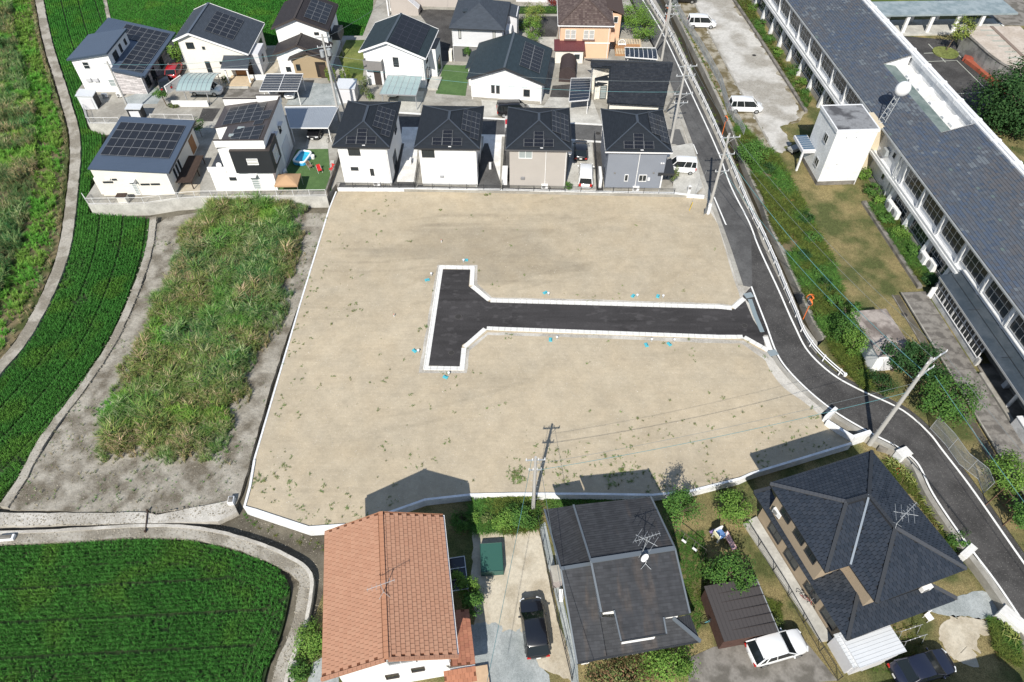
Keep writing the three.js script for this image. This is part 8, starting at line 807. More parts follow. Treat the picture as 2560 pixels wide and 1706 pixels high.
// ---------------------------------------------------------------- yards of the near houses
{
  const g = thing('netted_tub', 'rectangular green netted tub on the sandy yard', 'tub', [-1.59, -0.78, -22.46], 4 * R2); const net = new THREE.MeshPhysicalMaterial({ color: col(0.03, 0.13, 0.1), roughness: 0.7, transmission: 0.3, thickness: 0, side: THREE.DoubleSide }); mesh('frame', [[-0.85, -1.15, 0.85, -1.15], [-0.85, 1.15, 0.85, 1.15], [-0.85, -1.15, -0.85, 1.15], [0.85, -1.15, 0.85, 1.15]].flatMap(([a, b, c, d]) => [rod([a, 0.75, b], [c, 0.75, d], 0.03), rod([a, 0.05, b], [c, 0.05, d], 0.03)]).concat([[-0.85, -1.15], [0.85, -1.15], [-0.85, 1.15], [0.85, 1.15]].map(([x, z]) => cyl(0.03, 0.03, 0.75, x, 0, z))), std([0.02, 0.07, 0.055], 0.5), g); mesh('net_top', box(1.68, 0.01, 2.28, 0, 0.74, 0), net, g); for (const [w, d, x, z] of [[1.68, 0.01, 0, 1.14], [1.68, 0.01, 0, -1.14], [0.01, 2.28, 0.84, 0], [0.01, 2.28, -0.84, 0]]) mesh('net_side', bbox(w, 0.72, d, x, 0.02, z), net, g); mesh('inside_bed', bbox(1.6, 0.12, 2.2, 0, 0.01, 0), M.concreteOld, g);
  const t = thing('toy_slide', 'white and blue plastic toy climber with pink slide', 'toy', [16.63, -0.79, -24.42], 0.5); mesh('platform', rbox(0.8, 0.1, 0.7, 0.04, 0, 0.6, 0), std([0.1, 0.2, 0.42], 0.5), t); for (const [x, z] of [[-0.36, -0.3], [0.36, -0.3], [-0.36, 0.3], [0.36, 0.3]]) mesh('tower_post', rbox(0.12, 1.2, 0.12, 0.04, x, 0, z), M.trimWhite, t); mesh('side_panel', rbox(0.8, 0.5, 0.08, 0.03, 0, 0.65, -0.36), M.trimWhite, t); mesh('side_panel', rbox(0.08, 0.5, 0.7, 0.03, -0.42, 0.65, 0), std([0.75, 0.72, 0.5], 0.5), t); const sl = box(0.45, 0.05, 1.5, 0, 0, 0).rotateX(0.42); sl.translate(0.5, 0.36, 0.75); mesh('slide', sl, std([0.7, 0.45, 0.46], 0.5), t); mesh('steps', [rbox(0.5, 0.08, 0.2, 0.03, -0.2, 0.25, -0.6), rbox(0.5, 0.08, 0.2, 0.03, -0.2, 0.45, -0.5)], std([0.28, 0.2, 0.4], 0.5), t);
  const s = thing('swing_frame', 'thin dark metal swing frame on the dry lawn', 'swing', [14.08, -0.79, -23.58], -0.75); mesh('frame', [rod([-1.3, 1.6, 0], [1.3, 1.6, 0], 0.03), ...[-1.3, 1.3].flatMap((x) => [rod([x, 1.6, 0], [x * 1.1, 0, 0.6], 0.025), rod([x, 1.6, 0], [x * 1.1, 0, -0.6], 0.025)])], std([0.05, 0.045, 0.04], 0.6), s); for (const x of [-0.5, 0.5]) { mesh('swing_seat', box(0.4, 0.03, 0.18, x, 0.45, 0), M.trimWhite, s); mesh('swing_chain', [rod([x - 0.17, 0.45, 0], [x - 0.17, 1.6, 0], 0.008), rod([x + 0.17, 0.45, 0], [x + 0.17, 1.6, 0], 0.008)], M.galv, s); }
  for (const [p, l] of [[[28.92, -0.79, -16.97], 'laundry drying rack close to the hip house eave'], [[28.99, -0.79, -16.28], 'laundry drying rack beside the navy car']]) { const r = thing('drying_rack', l, 'drying rack', p, 16 * R2); mesh('rail', rod([-0.95, 1.1, 0], [0.95, 1.1, 0], 0.02), M.alu, r); for (const x of [-0.8, 0.8]) mesh('stand', [rod([x, 0, -0.3], [x, 1.1, 0], 0.02), rod([x, 0, 0.3], [x, 1.1, 0], 0.02)], M.alu, r); for (const x of [-0.5, -0.1, 0.3]) mesh('peg', rbox(0.06, 0.12, 0.05, 0.01, x, 1.02, 0), M.trimWhite, r); }
  const bk = (label, p, turn, c) => { const b = thing('bicycle', label, 'bicycle', p, turn), tm = std(c, 0.4); for (const x of [-0.5, 0.5]) { const w = new THREE.TorusGeometry(0.31, 0.022, 6, 20); w.translate(x, 0.33, 0); mesh('wheel', w, rubber, b); } mesh('frame', [rod([-0.5, 0.33, 0], [-0.12, 0.7, 0], 0.02), rod([-0.12, 0.7, 0], [0.36, 0.72, 0], 0.02), rod([-0.1, 0.3, 0], [0.36, 0.7, 0], 0.02), rod([-0.5, 0.33, 0], [-0.1, 0.3, 0], 0.018), rod([0.5, 0.33, 0], [0.34, 0.85, 0], 0.02)], tm, b); mesh('saddle', rbox(0.25, 0.06, 0.14, 0.03, -0.16, 0.78, 0), M.blackPlastic, b); mesh('handlebar', [rod([0.32, 0.95, -0.26], [0.32, 0.95, 0.26], 0.015), rod([0.34, 0.8, 0], [0.32, 0.95, 0], 0.015)], M.alu, b); }; bk('bicycle leaning beside the brown roofed shed', [14.73, -0.79, -17.72], 0.2, [0.1, 0.3, 0.35]); bk('bicycle against the beige wall of the dark hip house', [22.14, -0.78, -19.3], -0.9, [0.3, 0.05, 0.05]); bk('bicycle parked beside the black car under the metal carport', [-24.03, 0.3, -79.59], 1.3, [0.08, 0.08, 0.09]);
  const c1 = thing('plastic_chair', 'white plastic garden chair below the south eave', 'chair', [30.92, -0.79, -17.99], 0.4); mesh('seat', rbox(0.5, 0.06, 0.5, 0.03, 0, 0.4, 0), M.trimWhite, c1); mesh('backrest', rbox(0.5, 0.5, 0.06, 0.03, 0, 0.42, -0.26), M.trimWhite, c1); for (const [x, z] of [[-0.2, -0.2], [0.2, -0.2], [-0.2, 0.2], [0.2, 0.2]]) mesh('leg', cyl(0.025, 0.025, 0.4, x, 0, z, 6), M.trimWhite, c1);
  const wb = thing('garden_bench', 'white ornamental garden bench beside the peach house', 'bench', [17.22, 0.3, -105.71]); mesh('seat', rbox(1.3, 0.06, 0.5, 0.03, 0, 0.42, 0), M.trimWhite, wb); const arc = new THREE.TorusGeometry(0.55, 0.05, 6, 16, Math.PI); arc.translate(0, 0.5, -0.24); mesh('backrest', [arc, ...[-0.3, -0.1, 0.1, 0.3].map((x) => rod([x, 0.45, -0.24], [x * 1.2, 0.95, -0.24], 0.02))], M.trimWhite, wb); for (const x of [-0.55, 0.55]) mesh('leg', [cyl(0.03, 0.03, 0.42, x, 0, 0.2, 6), cyl(0.03, 0.03, 0.42, x, 0, -0.2, 6)], M.trimWhite, wb);
  for (const [p, l] of [[[25.65, -0.79, -15.19], 'grey cable reel lying beside the storage hut'], [[25.96, -0.79, -15.34], 'brown cable reel lying beside the storage hut']]) { const r = thing('hose_reel', l, 'reel', p); mesh('ring', new THREE.TorusGeometry(0.2, 0.05, 8, 18).rotateX(Math.PI / 2).translate(0, 0.06, 0), l.startsWith('grey') ? M.galv : M.wood, r); mesh('hub', cyl(0.08, 0.08, 0.1, 0, 0, 0, 10), M.trimWhite, r); }
  for (const [p, l] of [[[-15.34, -0.8, -14.56], 'upright concrete block at the edge of the lane'], [[-15.5, -0.8, -14], 'fallen concrete block at the edge of the lane']]) { const r = thing('concrete_block', l, 'block', p, 0.4); mesh('block', rbox(0.35, 0.6, 0.7, 0.03), M.concrete, r); }
  for (const [p, s, l] of [[[-23.41, -0.8, -27.57], [0.5, 0.5, 0.7], 'white sluice box at the end of the pale levee'], [[-40.59, -0.66, -24.28], [1.3, 0.3, 0.5], 'white sandbag bundle on the levee corner']]) { const r = thing('sluice_box', l, 'box', p, 0.1); mesh('body', rbox(...s, 0.06), M.whiteWall, r); mesh('lid', rbox(s[0] * 0.7, 0.06, s[2] * 0.7, 0.02, 0, s[1], 0), M.concreteDark, r); }
  { const b = thing('plank_bridge', 'dark plank gate across the muddy ditch', 'gate', [-29.89, -1.1, -25.77], 0.25); mesh('board', box(0.08, 0.5, 1.9, 0, 0.3, 0), M.woodDark, b); mesh('post', bbox(0.12, 0.7, 0.12, 0, 0, -0.95), M.woodDark, b); mesh('post', bbox(0.12, 0.7, 0.12, 0, 0, 0.95), M.woodDark, b); }
}
// water meter lids and pipe stubs on the bare plot
{
  const cyan = std([0.08, 0.42, 0.5], 0.5), pair = (a, b, i) => { const m = thing('water_meter_box', 'small cyan water meter lid on the bare soil beside the new road', 'meter box', [a[0], 0, a[1]], i * 0.3, 'cyan meter lids on the plot'); mesh('box', rbox(0.5, 0.09, 0.34, 0.02), cyan, m); mesh('hinge', box(0.3, 0.02, 0.04, 0, 0.1, 0.1), M.blackPlastic, m); const p = thing('pipe_stub', 'short grey pipe stub with white cap beside a cyan lid', 'pipe', [b[0], 0, b[1]], 0, 'pipe stubs on the plot'); mesh('pipe', cyl(0.1, 0.1, 0.28, 0, 0, 0, 12), M.galv, p); mesh('cap', cyl(0.125, 0.125, 0.06, 0, 0.28, 0, 12), M.trimWhite, p); };
  const A = [[-5.1, -56.59], [-9.12, -53.44], [3.51, -51.51], [12.74, -51.03], [15.34, -50.98], [3.83, -44.91], [13.26, -44.22], [15.54, -44.33], [-9.55, -43.47], [-6.31, -40.2]], B = [[-5.33, -56.34], [-8.72, -54.18], [3.84, -51.2], [13.15, -50.93], [15.85, -50.83], [4.47, -45.04], [13.84, -44.77], [16.07, -44.73], [-9.15, -43.32], [-6.01, -40.53]]; A.forEach((a, i) => pair(a, B[i], i));
  for (const [p, r, l] of [[[-5.5, 0.02, -48.05], 0.36, 'round manhole cover at the T junction of the new road'], [[-5.92, 0.02, -43.22], 0.3, 'round manhole cover near the closed end of the new road'], [[23.53, 0.02, -46.82], 0.3, 'dark manhole cover at the mouth of the new road'], [[11.51, 0.31, -81.31], 0.34, 'manhole cover in the street behind the row houses'], [[37.6, 0.03, -103.53], 0.32, 'round manhole cover on the white gravel drive'], [[40.27, 0.02, -48.33], 0.32, 'round manhole cover on the dry school lawn']]) { const g = thing('manhole_cover', l, 'manhole', p); mesh('frame', new THREE.CylinderGeometry(r, r, 0.02, 28).translate(0, 0.004, 0), M.asphaltOld, g); mesh('cover', new THREE.CylinderGeometry(r * 0.86, r * 0.86, 0.02, 28).translate(0, 0.01, 0), std([0.055, 0.05, 0.045], 0.6, { metalness: 0.4 }), g); }
  for (const [p, l] of [[[-8, 0, -59.58], 'lone white survey stake on the darker soil'], [[-12.06, 0, -48.05], 'lone white survey stake on the west half of the plot']]) { const g = thing('survey_stake', l, 'stake', p, 0.4); mesh('stake', rbox(0.07, 0.35, 0.07, 0.01), M.trimWhite, g); mesh('tip', rbox(0.08, 0.06, 0.08, 0.01, 0, 0.35, 0), std([0.5, 0.06, 0.04], 0.6), g); } { const g = thing('stay_guard', 'slim yellow stay wire guard at the plot corner', 'stay guard', [21.06, 0, -65.3], 0); mesh('guard', rod([0, 0, 0], [0.25, 1.1, -0.2], 0.04), std([0.6, 0.42, 0.03], 0.5), g); mesh('wire', rod([0.25, 1.1, -0.2], [1.2, 5.0, -1.0], 0.012), M.galv, g); }
}
// grating strip where the new road meets the old one
{ const L = [[24.92, -50.56], [24.94, -48.41], [25.12, -45.95]]; struct('drain_grate', band(L, 0.45, 0.03, 0), std([0.3, 0.36, 0.37], 0.5, { metalness: 0.4 })); struct('road_apron', slab([...[[24.23, -51], [25.51, -52.47]], ...cut(offset(leftLine, 0.05), 0, 12.3), ...[[25.07, -42.94], [25.11, -45.25], [24.89, -48.18], [24.75, -49.96]]], 0.004, -0.6), M.asphaltNew); struct('drain_cover', band([[25.27, -45.35], [25.32, -43.6]], 0.5, 0.032, 0), M.concreteNew); for (const p of [[25.49, 0, -43.21], [24.92, 0, -51.13]]) struct('drain_grate', box(0.9, 0.05, 0.7, p[0], 0.015, p[2], 0.3), std([0.33, 0.38, 0.39], 0.5, { metalness: 0.4 })); }

// ---------------------------------------------------------------- poles and wires
const poleM = grain([0.4, 0.39, 0.37], { m: 1.5, big: 0.1 }, 0.85), insM = std([0.7, 0.7, 0.7], 0.4);
function pole(label, [x, y, z], h, { lean = [0, 0], arms = [], r = 0.19, tr = [], extra } = {}) { // arms: [height, half length, turn, offset]
  const g = thing('utility_pole', label, 'utility pole', [x, y, z]), at = (t) => [lean[0] * t / h, t, lean[1] * t / h]; mesh('shaft', rod([0, -0.3, 0], [lean[0], h, lean[1]], r, 12, r * 0.62), poleM, g);
  for (const [hh, l, turn, off = 0] of arms) { const c = at(hh), dx = Math.cos(turn), dz = -Math.sin(turn), A = [c[0] + dx * (off - l), hh, c[2] + dz * (off - l)], B = [c[0] + dx * (off + l), hh, c[2] + dz * (off + l)]; const arm = mesh('crossarm', [beam(A, B, 0.09, 0.09), rod([c[0] + dx * (off + l * 0.6), hh, c[2] + dz * (off + l * 0.6)], [c[0], hh - 0.7, c[2]], 0.02)], M.galv, g); for (const t of [-0.92, -0.3, 0.3, 0.92]) mesh('insulator', cyl(0.05, 0.035, 0.2, c[0] + dx * (off + l * t), hh + 0.05, c[2] + dz * (off + l * t), 8), insM, arm); }
  for (const [hh, a] of tr) { const c = at(hh); mesh('transformer', [cyl(0.26, 0.26, 0.75, c[0] + Math.cos(a) * 0.5, hh, c[2] + Math.sin(a) * 0.5, 12), cyl(0.28, 0.28, 0.06, c[0] + Math.cos(a) * 0.5, hh + 0.75, c[2] + Math.sin(a) * 0.5, 12)], M.galv, g); } mesh('step_bolt', Array.from({ length: Math.floor(h - 2) }, (_, i) => { const c = at(2 + i); return rod([c[0] - 0.3, c[1], c[2]], [c[0] + 0.3, c[1] + 0.01, c[2]], 0.012, 4); }), M.galv, g); return g;
}
const P1 = [1.75, -0.8, -26.8], P2 = [31.75, -0.3, -33.12], P3 = [23.14, 0, -64.63], P4 = [20.9, 0.3, -79.09], P7 = [-52.67, 0.3, -86.07], P8 = [-23.48, 0.3, -84.26], P5 = [23.01, 0.1, -101.94], P6 = [25.34, 0.1, -113.2];
pole('concrete utility pole standing in the shrubs between two roofs', P1, 8.4, { arms: [[8.0, 0.75, 0.05], [6.6, 0.5, 0.05]], r: 0.17 });
pole('tall pale utility pole beside the white blocks at the road bend', P2, 11.7, { arms: [[11.2, 1.25, 0.55, 0.9], [9.6, 1.0, 0.55, 0.7]], r: 0.21 });
pole('utility pole with coiled cables at the corner of the bare plot', P3, 10.8, { arms: [[10.3, 1.1, 0.1, 0.2], [8.2, 0.9, 0.1, 0.3], [6.0, 0.8, 0.1, 0.3]] });
pole('utility pole with three crossarms beside the blue grey house', P4, 10.8, { arms: [[10.5, 1.2, 0.1, 0.2], [9.3, 1.2, 0.1, 0.2], [6.9, 1.2, 0.1, 0.4], [5.7, 0.9, 0.1, 0.3]], r: 0.2 });
pole('utility pole beside the pale forecourt of the white house with blue roofs', P7, 7.6, { arms: [[7.2, 0.6, -0.3]], r: 0.16, tr: [] }); pole('utility pole with transformers between the metal carport and narrow row house', P8, 12.0, { arms: [[11.6, 0.9, 0.2], [10.4, 0.9, 0.2]], tr: [[9.4, 0.3], [9.3, 2.4]], r: 0.2 });
pole('utility pole at the roadside behind the black tiled house', P5, 8.5, { arms: [[8.1, 1.1, 0.05, 0.3], [6.9, 1.0, 0.05, 0.3]] }); pole('far roadside utility pole beside an orange mirror', P6, 9.5, { arms: [[7.4, 1.3, 0.02, 0.4], [9.0, 1.1, 0.02]] });
{ const s1 = [-23.14, 0.3, -86.44], g = thing('stay_pole', 'leaning stay pole beside the white roofed shed', 'stay pole', s1); mesh('shaft', rod([0, 0, 0], [P8[0] - s1[0] + 0.1, 9.0, P8[2] - s1[2]], 0.15, 10, 0.11), poleM, g); mesh('band', cyl(0.17, 0.17, 0.2, 0, 0.2, 0, 10), M.galv, g); const s2 = [21.29, 0.3, -86.62], g2 = thing('stay_pole', 'leaning stay pole propping the three crossarm pole', 'stay pole', s2); mesh('shaft', rod([0, 0, 0], [P4[0] - s2[0], 8.8, P4[2] - s2[2]], 0.15, 10, 0.11), poleM, g2); mesh('band', cyl(0.17, 0.17, 0.2, 0, 0.2, 0, 10), M.galv, g2); const s3 = [21.38, 0.2, -102.39], g3 = thing('stay_pole', 'leaning stay pole beside the arched dark carport', 'stay pole', s3); mesh('shaft', rod([0, 0, 0], [P5[0] - s3[0], 6.5, P5[2] - s3[2]], 0.14, 10, 0.1), poleM, g3); mesh('band', cyl(0.16, 0.16, 0.2, 0, 0.2, 0, 10), M.galv, g3); }
const wireM = std([0.16, 0.19, 0.2], 0.5), wireTeal = std([0.1, 0.25, 0.27], 0.5);
function wire(a, b, sag, label, m = wireM, r = 0.016) { const n = 14, P = []; for (let i = 0; i <= n; i++) { const t = i / n; P.push(V3(mix(a[0], b[0], t), mix(a[1], b[1], t) - sag * 4 * t * (1 - t), mix(a[2], b[2], t))); } single('overhead_wire', new THREE.TubeGeometry(new THREE.CatmullRomCurve3(P), n * 2, r, 4), m, label, 'wire', 'overhead wires'); }
const up = (p, h, dx = 0, dz = 0) => [p[0] + dx, p[1] + h, p[2] + dz];
for (const d of [-0.4, 0.9]) { wire(up(P2, 11.2, 0.9 + d, -0.5), up(P3, 10.3, d), 0.9, 'high wire sagging along the road from the bend pole to the plot corner pole'); wire(up(P3, 10.3, d), up(P4, 10.5, d), 0.3, 'high wire between the plot corner pole and the three crossarm pole'); wire(up(P4, 10.5, d), up(P5, 8.1, d), 0.4, 'high wire between the three crossarm pole and the roadside pole'); wire(up(P5, 8.1, d), up(P6, 9.0, d), 0.3, 'high wire between the two far roadside poles'); }
wire(up(P2, 9.6, 0.7), up(P3, 8.2, 0.3), 1.2, 'teal cable sagging over the canal bank from the bend pole', wireTeal, 0.03); wire(up(P2, 8.8, 0.1), up(P3, 6.0, 0.5), 1.1, 'lower teal cable along the road from the bend pole', wireTeal, 0.025); wire(up(P2, 8.6), up(P1, 7.4), 0.6, 'thin wire crossing the plot from the bend pole to the shrub pole', wireM, 0.013); wire(up(P2, 7.4), up(P1, 6.5), 0.7, 'teal cable crossing the plot corner to the shrub pole', wireTeal, 0.02); wire(up(P1, 8.0, -0.3), [-2.5, 8.2, -6], 0.4, 'wire running south over the sandy yard', wireTeal, 0.016); wire(up(P1, 8.0, 0.3), [4.5, 8.2, -6], 0.4, 'wire running south over the slate roof edge', wireM, 0.016);
wire(up(P4, 8.6), up(P8, 9.4), 1.0, 'wire crossing behind the four row houses', wireM); wire(up(P4, 7.2), up(P8, 8.2), 1.1, 'teal cable crossing behind the four row houses', wireTeal, 0.022); wire(up(P8, 10.4), up(P7, 7.2), 0.8, 'wire over the carports from the transformer pole', wireTeal, 0.02); wire(up(P8, 9.6), up(P7, 6.6), 0.9, 'lower cable over the carports from the transformer pole', wireM, 0.02); wire(up(P8, 11.4), [-12, 10.5, -112], 0.8, 'wire leaving the transformer pole toward the far houses', wireM); wire(up(P2, 11.2, 1.6, -0.6), [40, 10.5, -8], 0.5, 'wire following the road south from the bend pole', wireM); wire(up(P2, 9.6, 1.2), [38, 9.5, -6], 0.5, 'teal cable following the road south from the bend pole', wireTeal, 0.022);
// ---------------------------------------------------------------- guardrail, fences, mirrors
{
  const L = smooth([[23.24, -131.81], [23.9, -122.15], [25.37, -111.37], [26.47, -97.41], [27.29, -87.04], [27.7, -78.29], [27.83, -74.46], [28.02, -67.96], [28.37, -62.12], [28.41, -62.26], [28.76, -57.04], [28.87, -51.46], [29.01, -47.86], [29.01, -45.91], [29.44, -43.68], [30.15, -41.99], [31.37, -39.93]], 3), g = thing('guardrail', 'white double rail guardrail along the canal side of the road', 'guardrail', [L[0][0], 0, L[0][1]]), o = (p, y) => [p[0] - L[0][0], y, p[1] - L[0][1]]; for (const y of [0.78, 0.48]) { const c = new THREE.CatmullRomCurve3(L.map((p) => V3(...o(p, y)))); mesh('rail', new THREE.TubeGeometry(c, 140, 0.06, 6), M.trimWhite, g); } const len = lengthOf(L), pg = merge([cyl(0.06, 0.06, 0.86, 0, 0, 0, 8), box(0.12, 0.06, 0.12, 0, 0.86, 0)]); for (let s = 0.3; s < len; s += 2) { const [x, z] = along(L, s); mesh('post', pg, M.trimWhite, g).position.set(x - L[0][0], 0, z - L[0][1]); } const e = along(L, len - 0.1); mesh('end_cap', rbox(0.3, 0.4, 0.3, 0.1, e[0] - L[0][0], 0.45, e[1] - L[0][1]), M.trimWhite, g);
}
fence('chain_link_fence', 'tall chain link fence panels beside the road bend', [[37.32, -34.4], [37.98, -32.68], [38.34, -30.74], [39.34, -29.25], [39.21, -27.97]], 0, 1.8, { m: M.galv, meshM: M.galv, step: 2.4, bars: 1 }); fence('wire_fence', 'rusty wire fence along the canal side of the parking strip', [[27.4, -125.94], [28.35, -114.76], [29.44, -106.26], [29.99, -100.75], [30.46, -94.35], [30.07, -87.32], [30.68, -83.68], [30.85, -80.9]], 0, 1.4, { m: M.galv, meshM: M.galv, step: 2.2, post: 0.06 }); fence('wire_fence', 'brown pipe fence at the school roadside below the chain link', [[38.95, -26.9], [40.14, -27.72], [40.56, -25.78], [39.5, -25.08]], 0, 1.5, { m: std([0.2, 0.12, 0.08], 0.7), step: 2.6, post: 0.06 });
fence('yard_fence', 'dark mesh fence between the sandy yard and the slate roofed house', [[2.13, -25.78], [2.71, -21.95], [3.24, -18.66], [4.23, -13.72]], -0.8, 1.0, { meshM: M.trimDark }); fence('yard_fence', 'dark mesh fence between the dry lawn and the dark hip house', [[18.95, -25.6], [20.86, -20.27], [21.07, -19.58], [22.25, -15.67], [22.95, -13.74]], -0.8, 1.0, { meshM: M.trimDark }); fence('yard_fence', 'low dark fence along the flower bed at the bend', [[33.25, -32.69], [33.84, -31.68], [35, -29.03], [35.9, -26.05], [36.34, -24.48]], -0.6, 0.9, { meshM: M.trimDark });
wallOf('garden_wall', [[32.26, -32.68], [34, -32.04], [34.93, -30.78], [35.24, -27.69], [36.15, -23.73]], 0.18, -0.1, -1.0, M.concreteDark, 'grey block wall below the flower bed fence along the bend'); wallOf('garden_wall', [[36.18, -22.94], [36.71, -19.94], [37.18, -18.06]], 0.18, 0.0, -1.0, M.concrete, 'pale roadside wall beside the blue gravel drive'); wallOf('garden_wall', [[37.08, -17.06], [37.15, -16.5], [37.42, -15.4]], 0.18, 0.0, -1.0, M.concreteDark, 'dark roadside wall beyond the white gate block');
for (const [pts, h, l] of [[[[28.03, -35.13], [29.29, -36.17]], 0.75, 'short white retaining wall end at the roadside corner of the plot'], [[[28.1, -34.88], [29.17, -33.82], [29.89, -33.18]], 0.6, 'white retaining wall beside the road gutter at the plot corner'], [[[29.95, -33.18], [31.62, -33.74]], 0.6, 'short white wall next to the tall pale pole']]) wallOf('corner_wall', pts, 0.3, h, -0.9, M.whiteWall, l);
for (const [p, s, t, l] of [[[33.95, -0.6, -31.76], [1.1, 0.9, 0.8], 0.4, 'white gate block at the head of the flower bed'], [[35.75, -0.6, -22.89], [1.5, 0.7, 0.5], 0.6, 'white gate block below the flower bed'], [[36.92, -0.6, -17.54], [2.2, 0.75, 0.9], -0.95, 'long white gate block beside the spiky plants']]) { const g = thing('gate_block', l, 'gate post', p, t); mesh('block', rbox(s[0], s[1], s[2], 0.03), M.whiteWall, g); mesh('cap', rbox(s[0] + 0.06, 0.05, s[2] + 0.06, 0.02, 0, s[1], 0), M.concreteNew, g); }
{ const mir = (label, [x, y, z], turn, n = 1) => { const g = thing('traffic_mirror', label, 'traffic mirror', [x, y, z], turn), or = std([0.7, 0.16, 0.03], 0.5); mesh('post', rod([0, 0, 0], [0, 2.9, 0], 0.045, 8), or, g); for (let i = 0; i < n; i++) { const c = mesh('mirror_frame', new THREE.TorusGeometry(0.34, 0.035, 8, 24).rotateY(i ? 1.2 : 0).translate(i ? -0.25 : 0, 2.5 + i * 0.55, 0.12), or, g); mesh('mirror_glass', new THREE.SphereGeometry(0.9, 20, 8, 0, 6.283, 0, 0.38).rotateX(Math.PI / 2).translate(0, 0, -0.72).rotateY(i ? 1.2 : 0).translate(i ? -0.25 : 0, 2.5 + i * 0.55, 0.12), std([0.5, 0.52, 0.53], 0.05, { metalness: 1 }), c); mesh('hood', new THREE.CylinderGeometry(0.36, 0.36, 0.14, 16, 1, true, -0.9, 1.8).rotateX(Math.PI / 2).rotateZ(Math.PI).translate(0, 2.5 + i * 0.55, 0.2), std([0.7, 0.16, 0.03], 0.5, { side: THREE.DoubleSide }), c); } }; mir('orange double convex traffic mirror beside the canal at the junction', [29.71, 0, -47.73], -1.2, 2); mir('orange convex traffic mirror beside the canal near the parking strip', [28.19, 0, -81.41], -1.0, 1); mir('orange convex traffic mirror near the far roadside pole', [25.3, 0, -113.91], -0.9, 1); }
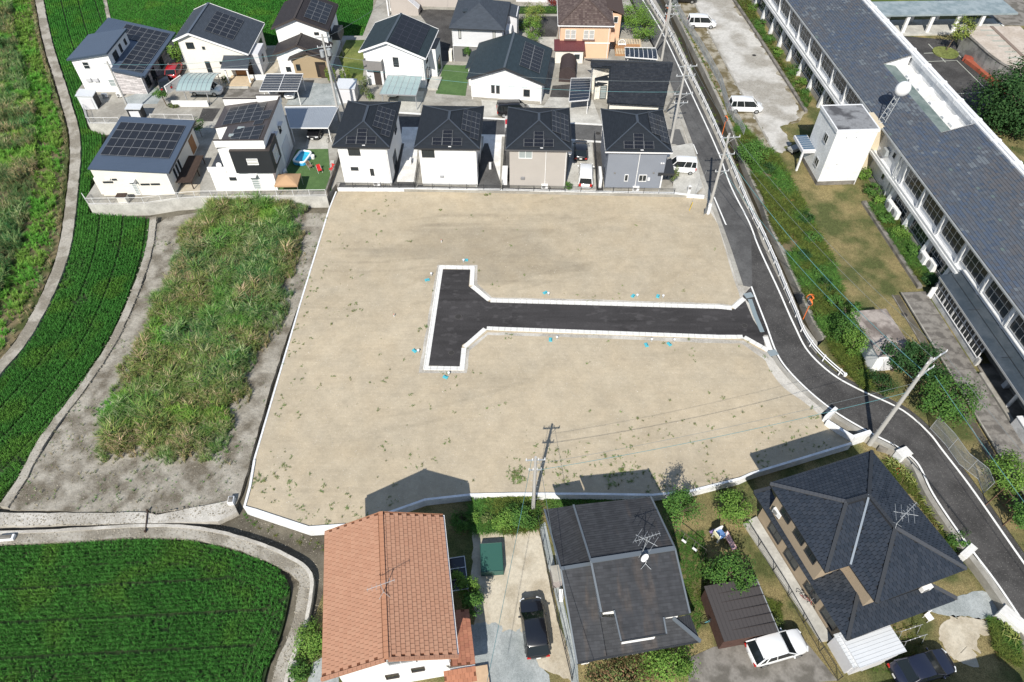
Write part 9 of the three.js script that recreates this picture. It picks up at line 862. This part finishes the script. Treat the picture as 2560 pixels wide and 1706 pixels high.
{ // small street things
  const b = thing('notice_board', 'small grey notice board leaning at the plot corner pole', 'sign', [22.89, 0, -64.5], 0.5); mesh('board', box(0.7, 0.95, 0.04, 0, 0.75, 0), std([0.14, 0.15, 0.16], 0.6), b); mesh('leg', rod([-0.3, 0, 0], [-0.3, 0.4, 0], 0.02), M.galv, b); mesh('leg', rod([0.3, 0, 0], [0.3, 0.4, 0], 0.02), M.galv, b); const w = thing('pole_guard', 'white pole guard sleeve around the plot corner pole', 'guard', P3); mesh('sleeve', cyl(0.23, 0.23, 1.6, 0.0, 0.15, 0, 14), M.trimWhite, w); mesh('band', cyl(0.24, 0.24, 0.06, 0, 1.72, 0, 14), M.galv, w);
  const pb = thing('post_box', 'slim white letter box post at the driveway edge', 'letter box', [21.43, 0.3, -68.36]); mesh('post', rbox(0.35, 1.0, 0.3, 0.03), M.trimWhite, pb); mesh('panel', rbox(0.3, 0.35, 0.05, 0.02, 0, 0.6, 0.16), M.wGreyLow, pb);
  for (const [p, l] of [[[-0.92, 0.31, -81.27], 'red and white sales banner beside the beige ribbed house'], [[11.89, 0.31, -80.58], 'red and white sales banner beside the blue grey house']]) { const f = thing('sales_banner', l, 'banner', p, 0.5); mesh('pole', rod([0, 0, 0], [0, 2.6, 0], 0.02), M.trimWhite, f); mesh('cloth', box(0.5, 1.7, 0.02, 0.27, 1.7, 0), std([0.6, 0.58, 0.58], 0.8), f); mesh('stripe', box(0.51, 0.7, 0.03, 0.27, 1.7, 0), std([0.5, 0.03, 0.05], 0.8), f); }
  const u = thing('utility_cart', 'grey wheeled cart beside the stair tower porch', 'cart', [36.58, 0.03, -77.37], 0.5); mesh('box', rbox(1.4, 0.45, 0.9, 0.05, 0, 0.3, 0), std([0.3, 0.3, 0.29], 0.7), u); for (const [x, z] of [[-0.5, 0.42], [0.5, 0.42], [-0.5, -0.42], [0.5, -0.42]]) mesh('wheel', new THREE.CylinderGeometry(0.2, 0.2, 0.1, 14).rotateX(Math.PI / 2).translate(x, 0.2, z), rubber, u); mesh('handle', [rod([-0.7, 0.7, -0.3], [-1.1, 0.95, -0.3], 0.025), rod([-0.7, 0.7, 0.3], [-1.1, 0.95, 0.3], 0.025), rod([-1.1, 0.95, -0.3], [-1.1, 0.95, 0.3], 0.025)], M.galv, u);
  for (const [q, l] of [[[44.4, 0.3, -64.92], 'white outdoor unit on the planting strip near the roof mast'], [[44.56, 0.3, -63.6], 'white outdoor unit standing before its twin on the planting strip'], [[44.8, 0.3, -55.92], 'white outdoor unit beside the annex end of the school wall'], [[45.22, 0.3, -54.78], 'white outdoor unit next to the annex roof corner']]) { const o = ac(q, -Math.PI / 2 + schoolTurn, l); o.scale.set(1.6, 1.9, 1.6); }
  for (const [a, n] of [[[-37.11, 0.3, -94.82], 1], [[-37.14, 0.3, -95.5], 1]].slice(1)) { const w2 = thing('garden_screen', 'low white panel wall beside the cream house porch', 'wall', a); mesh('panel', bbox(3.0, 0.75, 0.15), M.trimWhite, w2); mesh('cap', bbox(3.06, 0.05, 0.2, 0, 0.75, 0), M.concreteNew, w2); } const ws = thing('garden_screen', 'long white slab wall at the edge of the pale forecourt', 'wall', [-44.99, 0.3, -88.14]); mesh('panel', bbox(5.0, 0.8, 0.2), M.trimWhite, ws); mesh('cap', bbox(5.06, 0.05, 0.25, 0, 0.8, 0), M.concreteNew, ws); const ww = thing('garden_screen', 'white wall panel between the black hatchback and curved carport', 'wall', [-48.75, 0.3, -92.93], 1.2); mesh('panel', bbox(3.4, 1.2, 0.16), M.trimWhite, ww); mesh('cap', bbox(3.46, 0.05, 0.2, 0, 1.2, 0), M.concreteNew, ww);
  const hs = thing('south_house', 'dark roofed house mostly out of view casting shade on the dry lawn', 'house', [27.5, -0.8, -5.5], 12 * R2); mesh('wall', bbox(13, 5.4, 5, 0, 0, 0), M.wCream, hs); mesh('roof', extrudeX([[-3.2, 5.2], [3.2, 5.2], [0, 6.8]], -7, 7), M.slateDark, hs);
}

for (const [a, b, l] of [[[32.79, -71.52], [32.76, -66.25], 'black plastic mulch strip along the weedy bank'], [[33.54, -71.67], [33.62, -65.98], 'black plastic mulch strip beside the drive kerb']]) { const g = thing('mulch_sheet', l, 'mulch sheet', [(a[0] + b[0]) / 2, 0.02, (a[1] + b[1]) / 2], Math.atan2(a[0] - b[0], a[1] - b[1])), d = Math.hypot(a[0] - b[0], a[1] - b[1]); mesh('sheet', slab(wander([[-0.3, -d / 2], [0.3, -d / 2], [0.3, d / 2], [-0.3, d / 2]], 0.3, 0.12, 71), 0.3, -0.02), M.blackPlastic, g); for (const t of [-0.35, 0.05, 0.4]) mesh('weight_board', rbox(0.5, 0.06, 0.35, 0.02, 0, 0.3, t * d), M.wood, g); }

renderer.render(scene, camera);
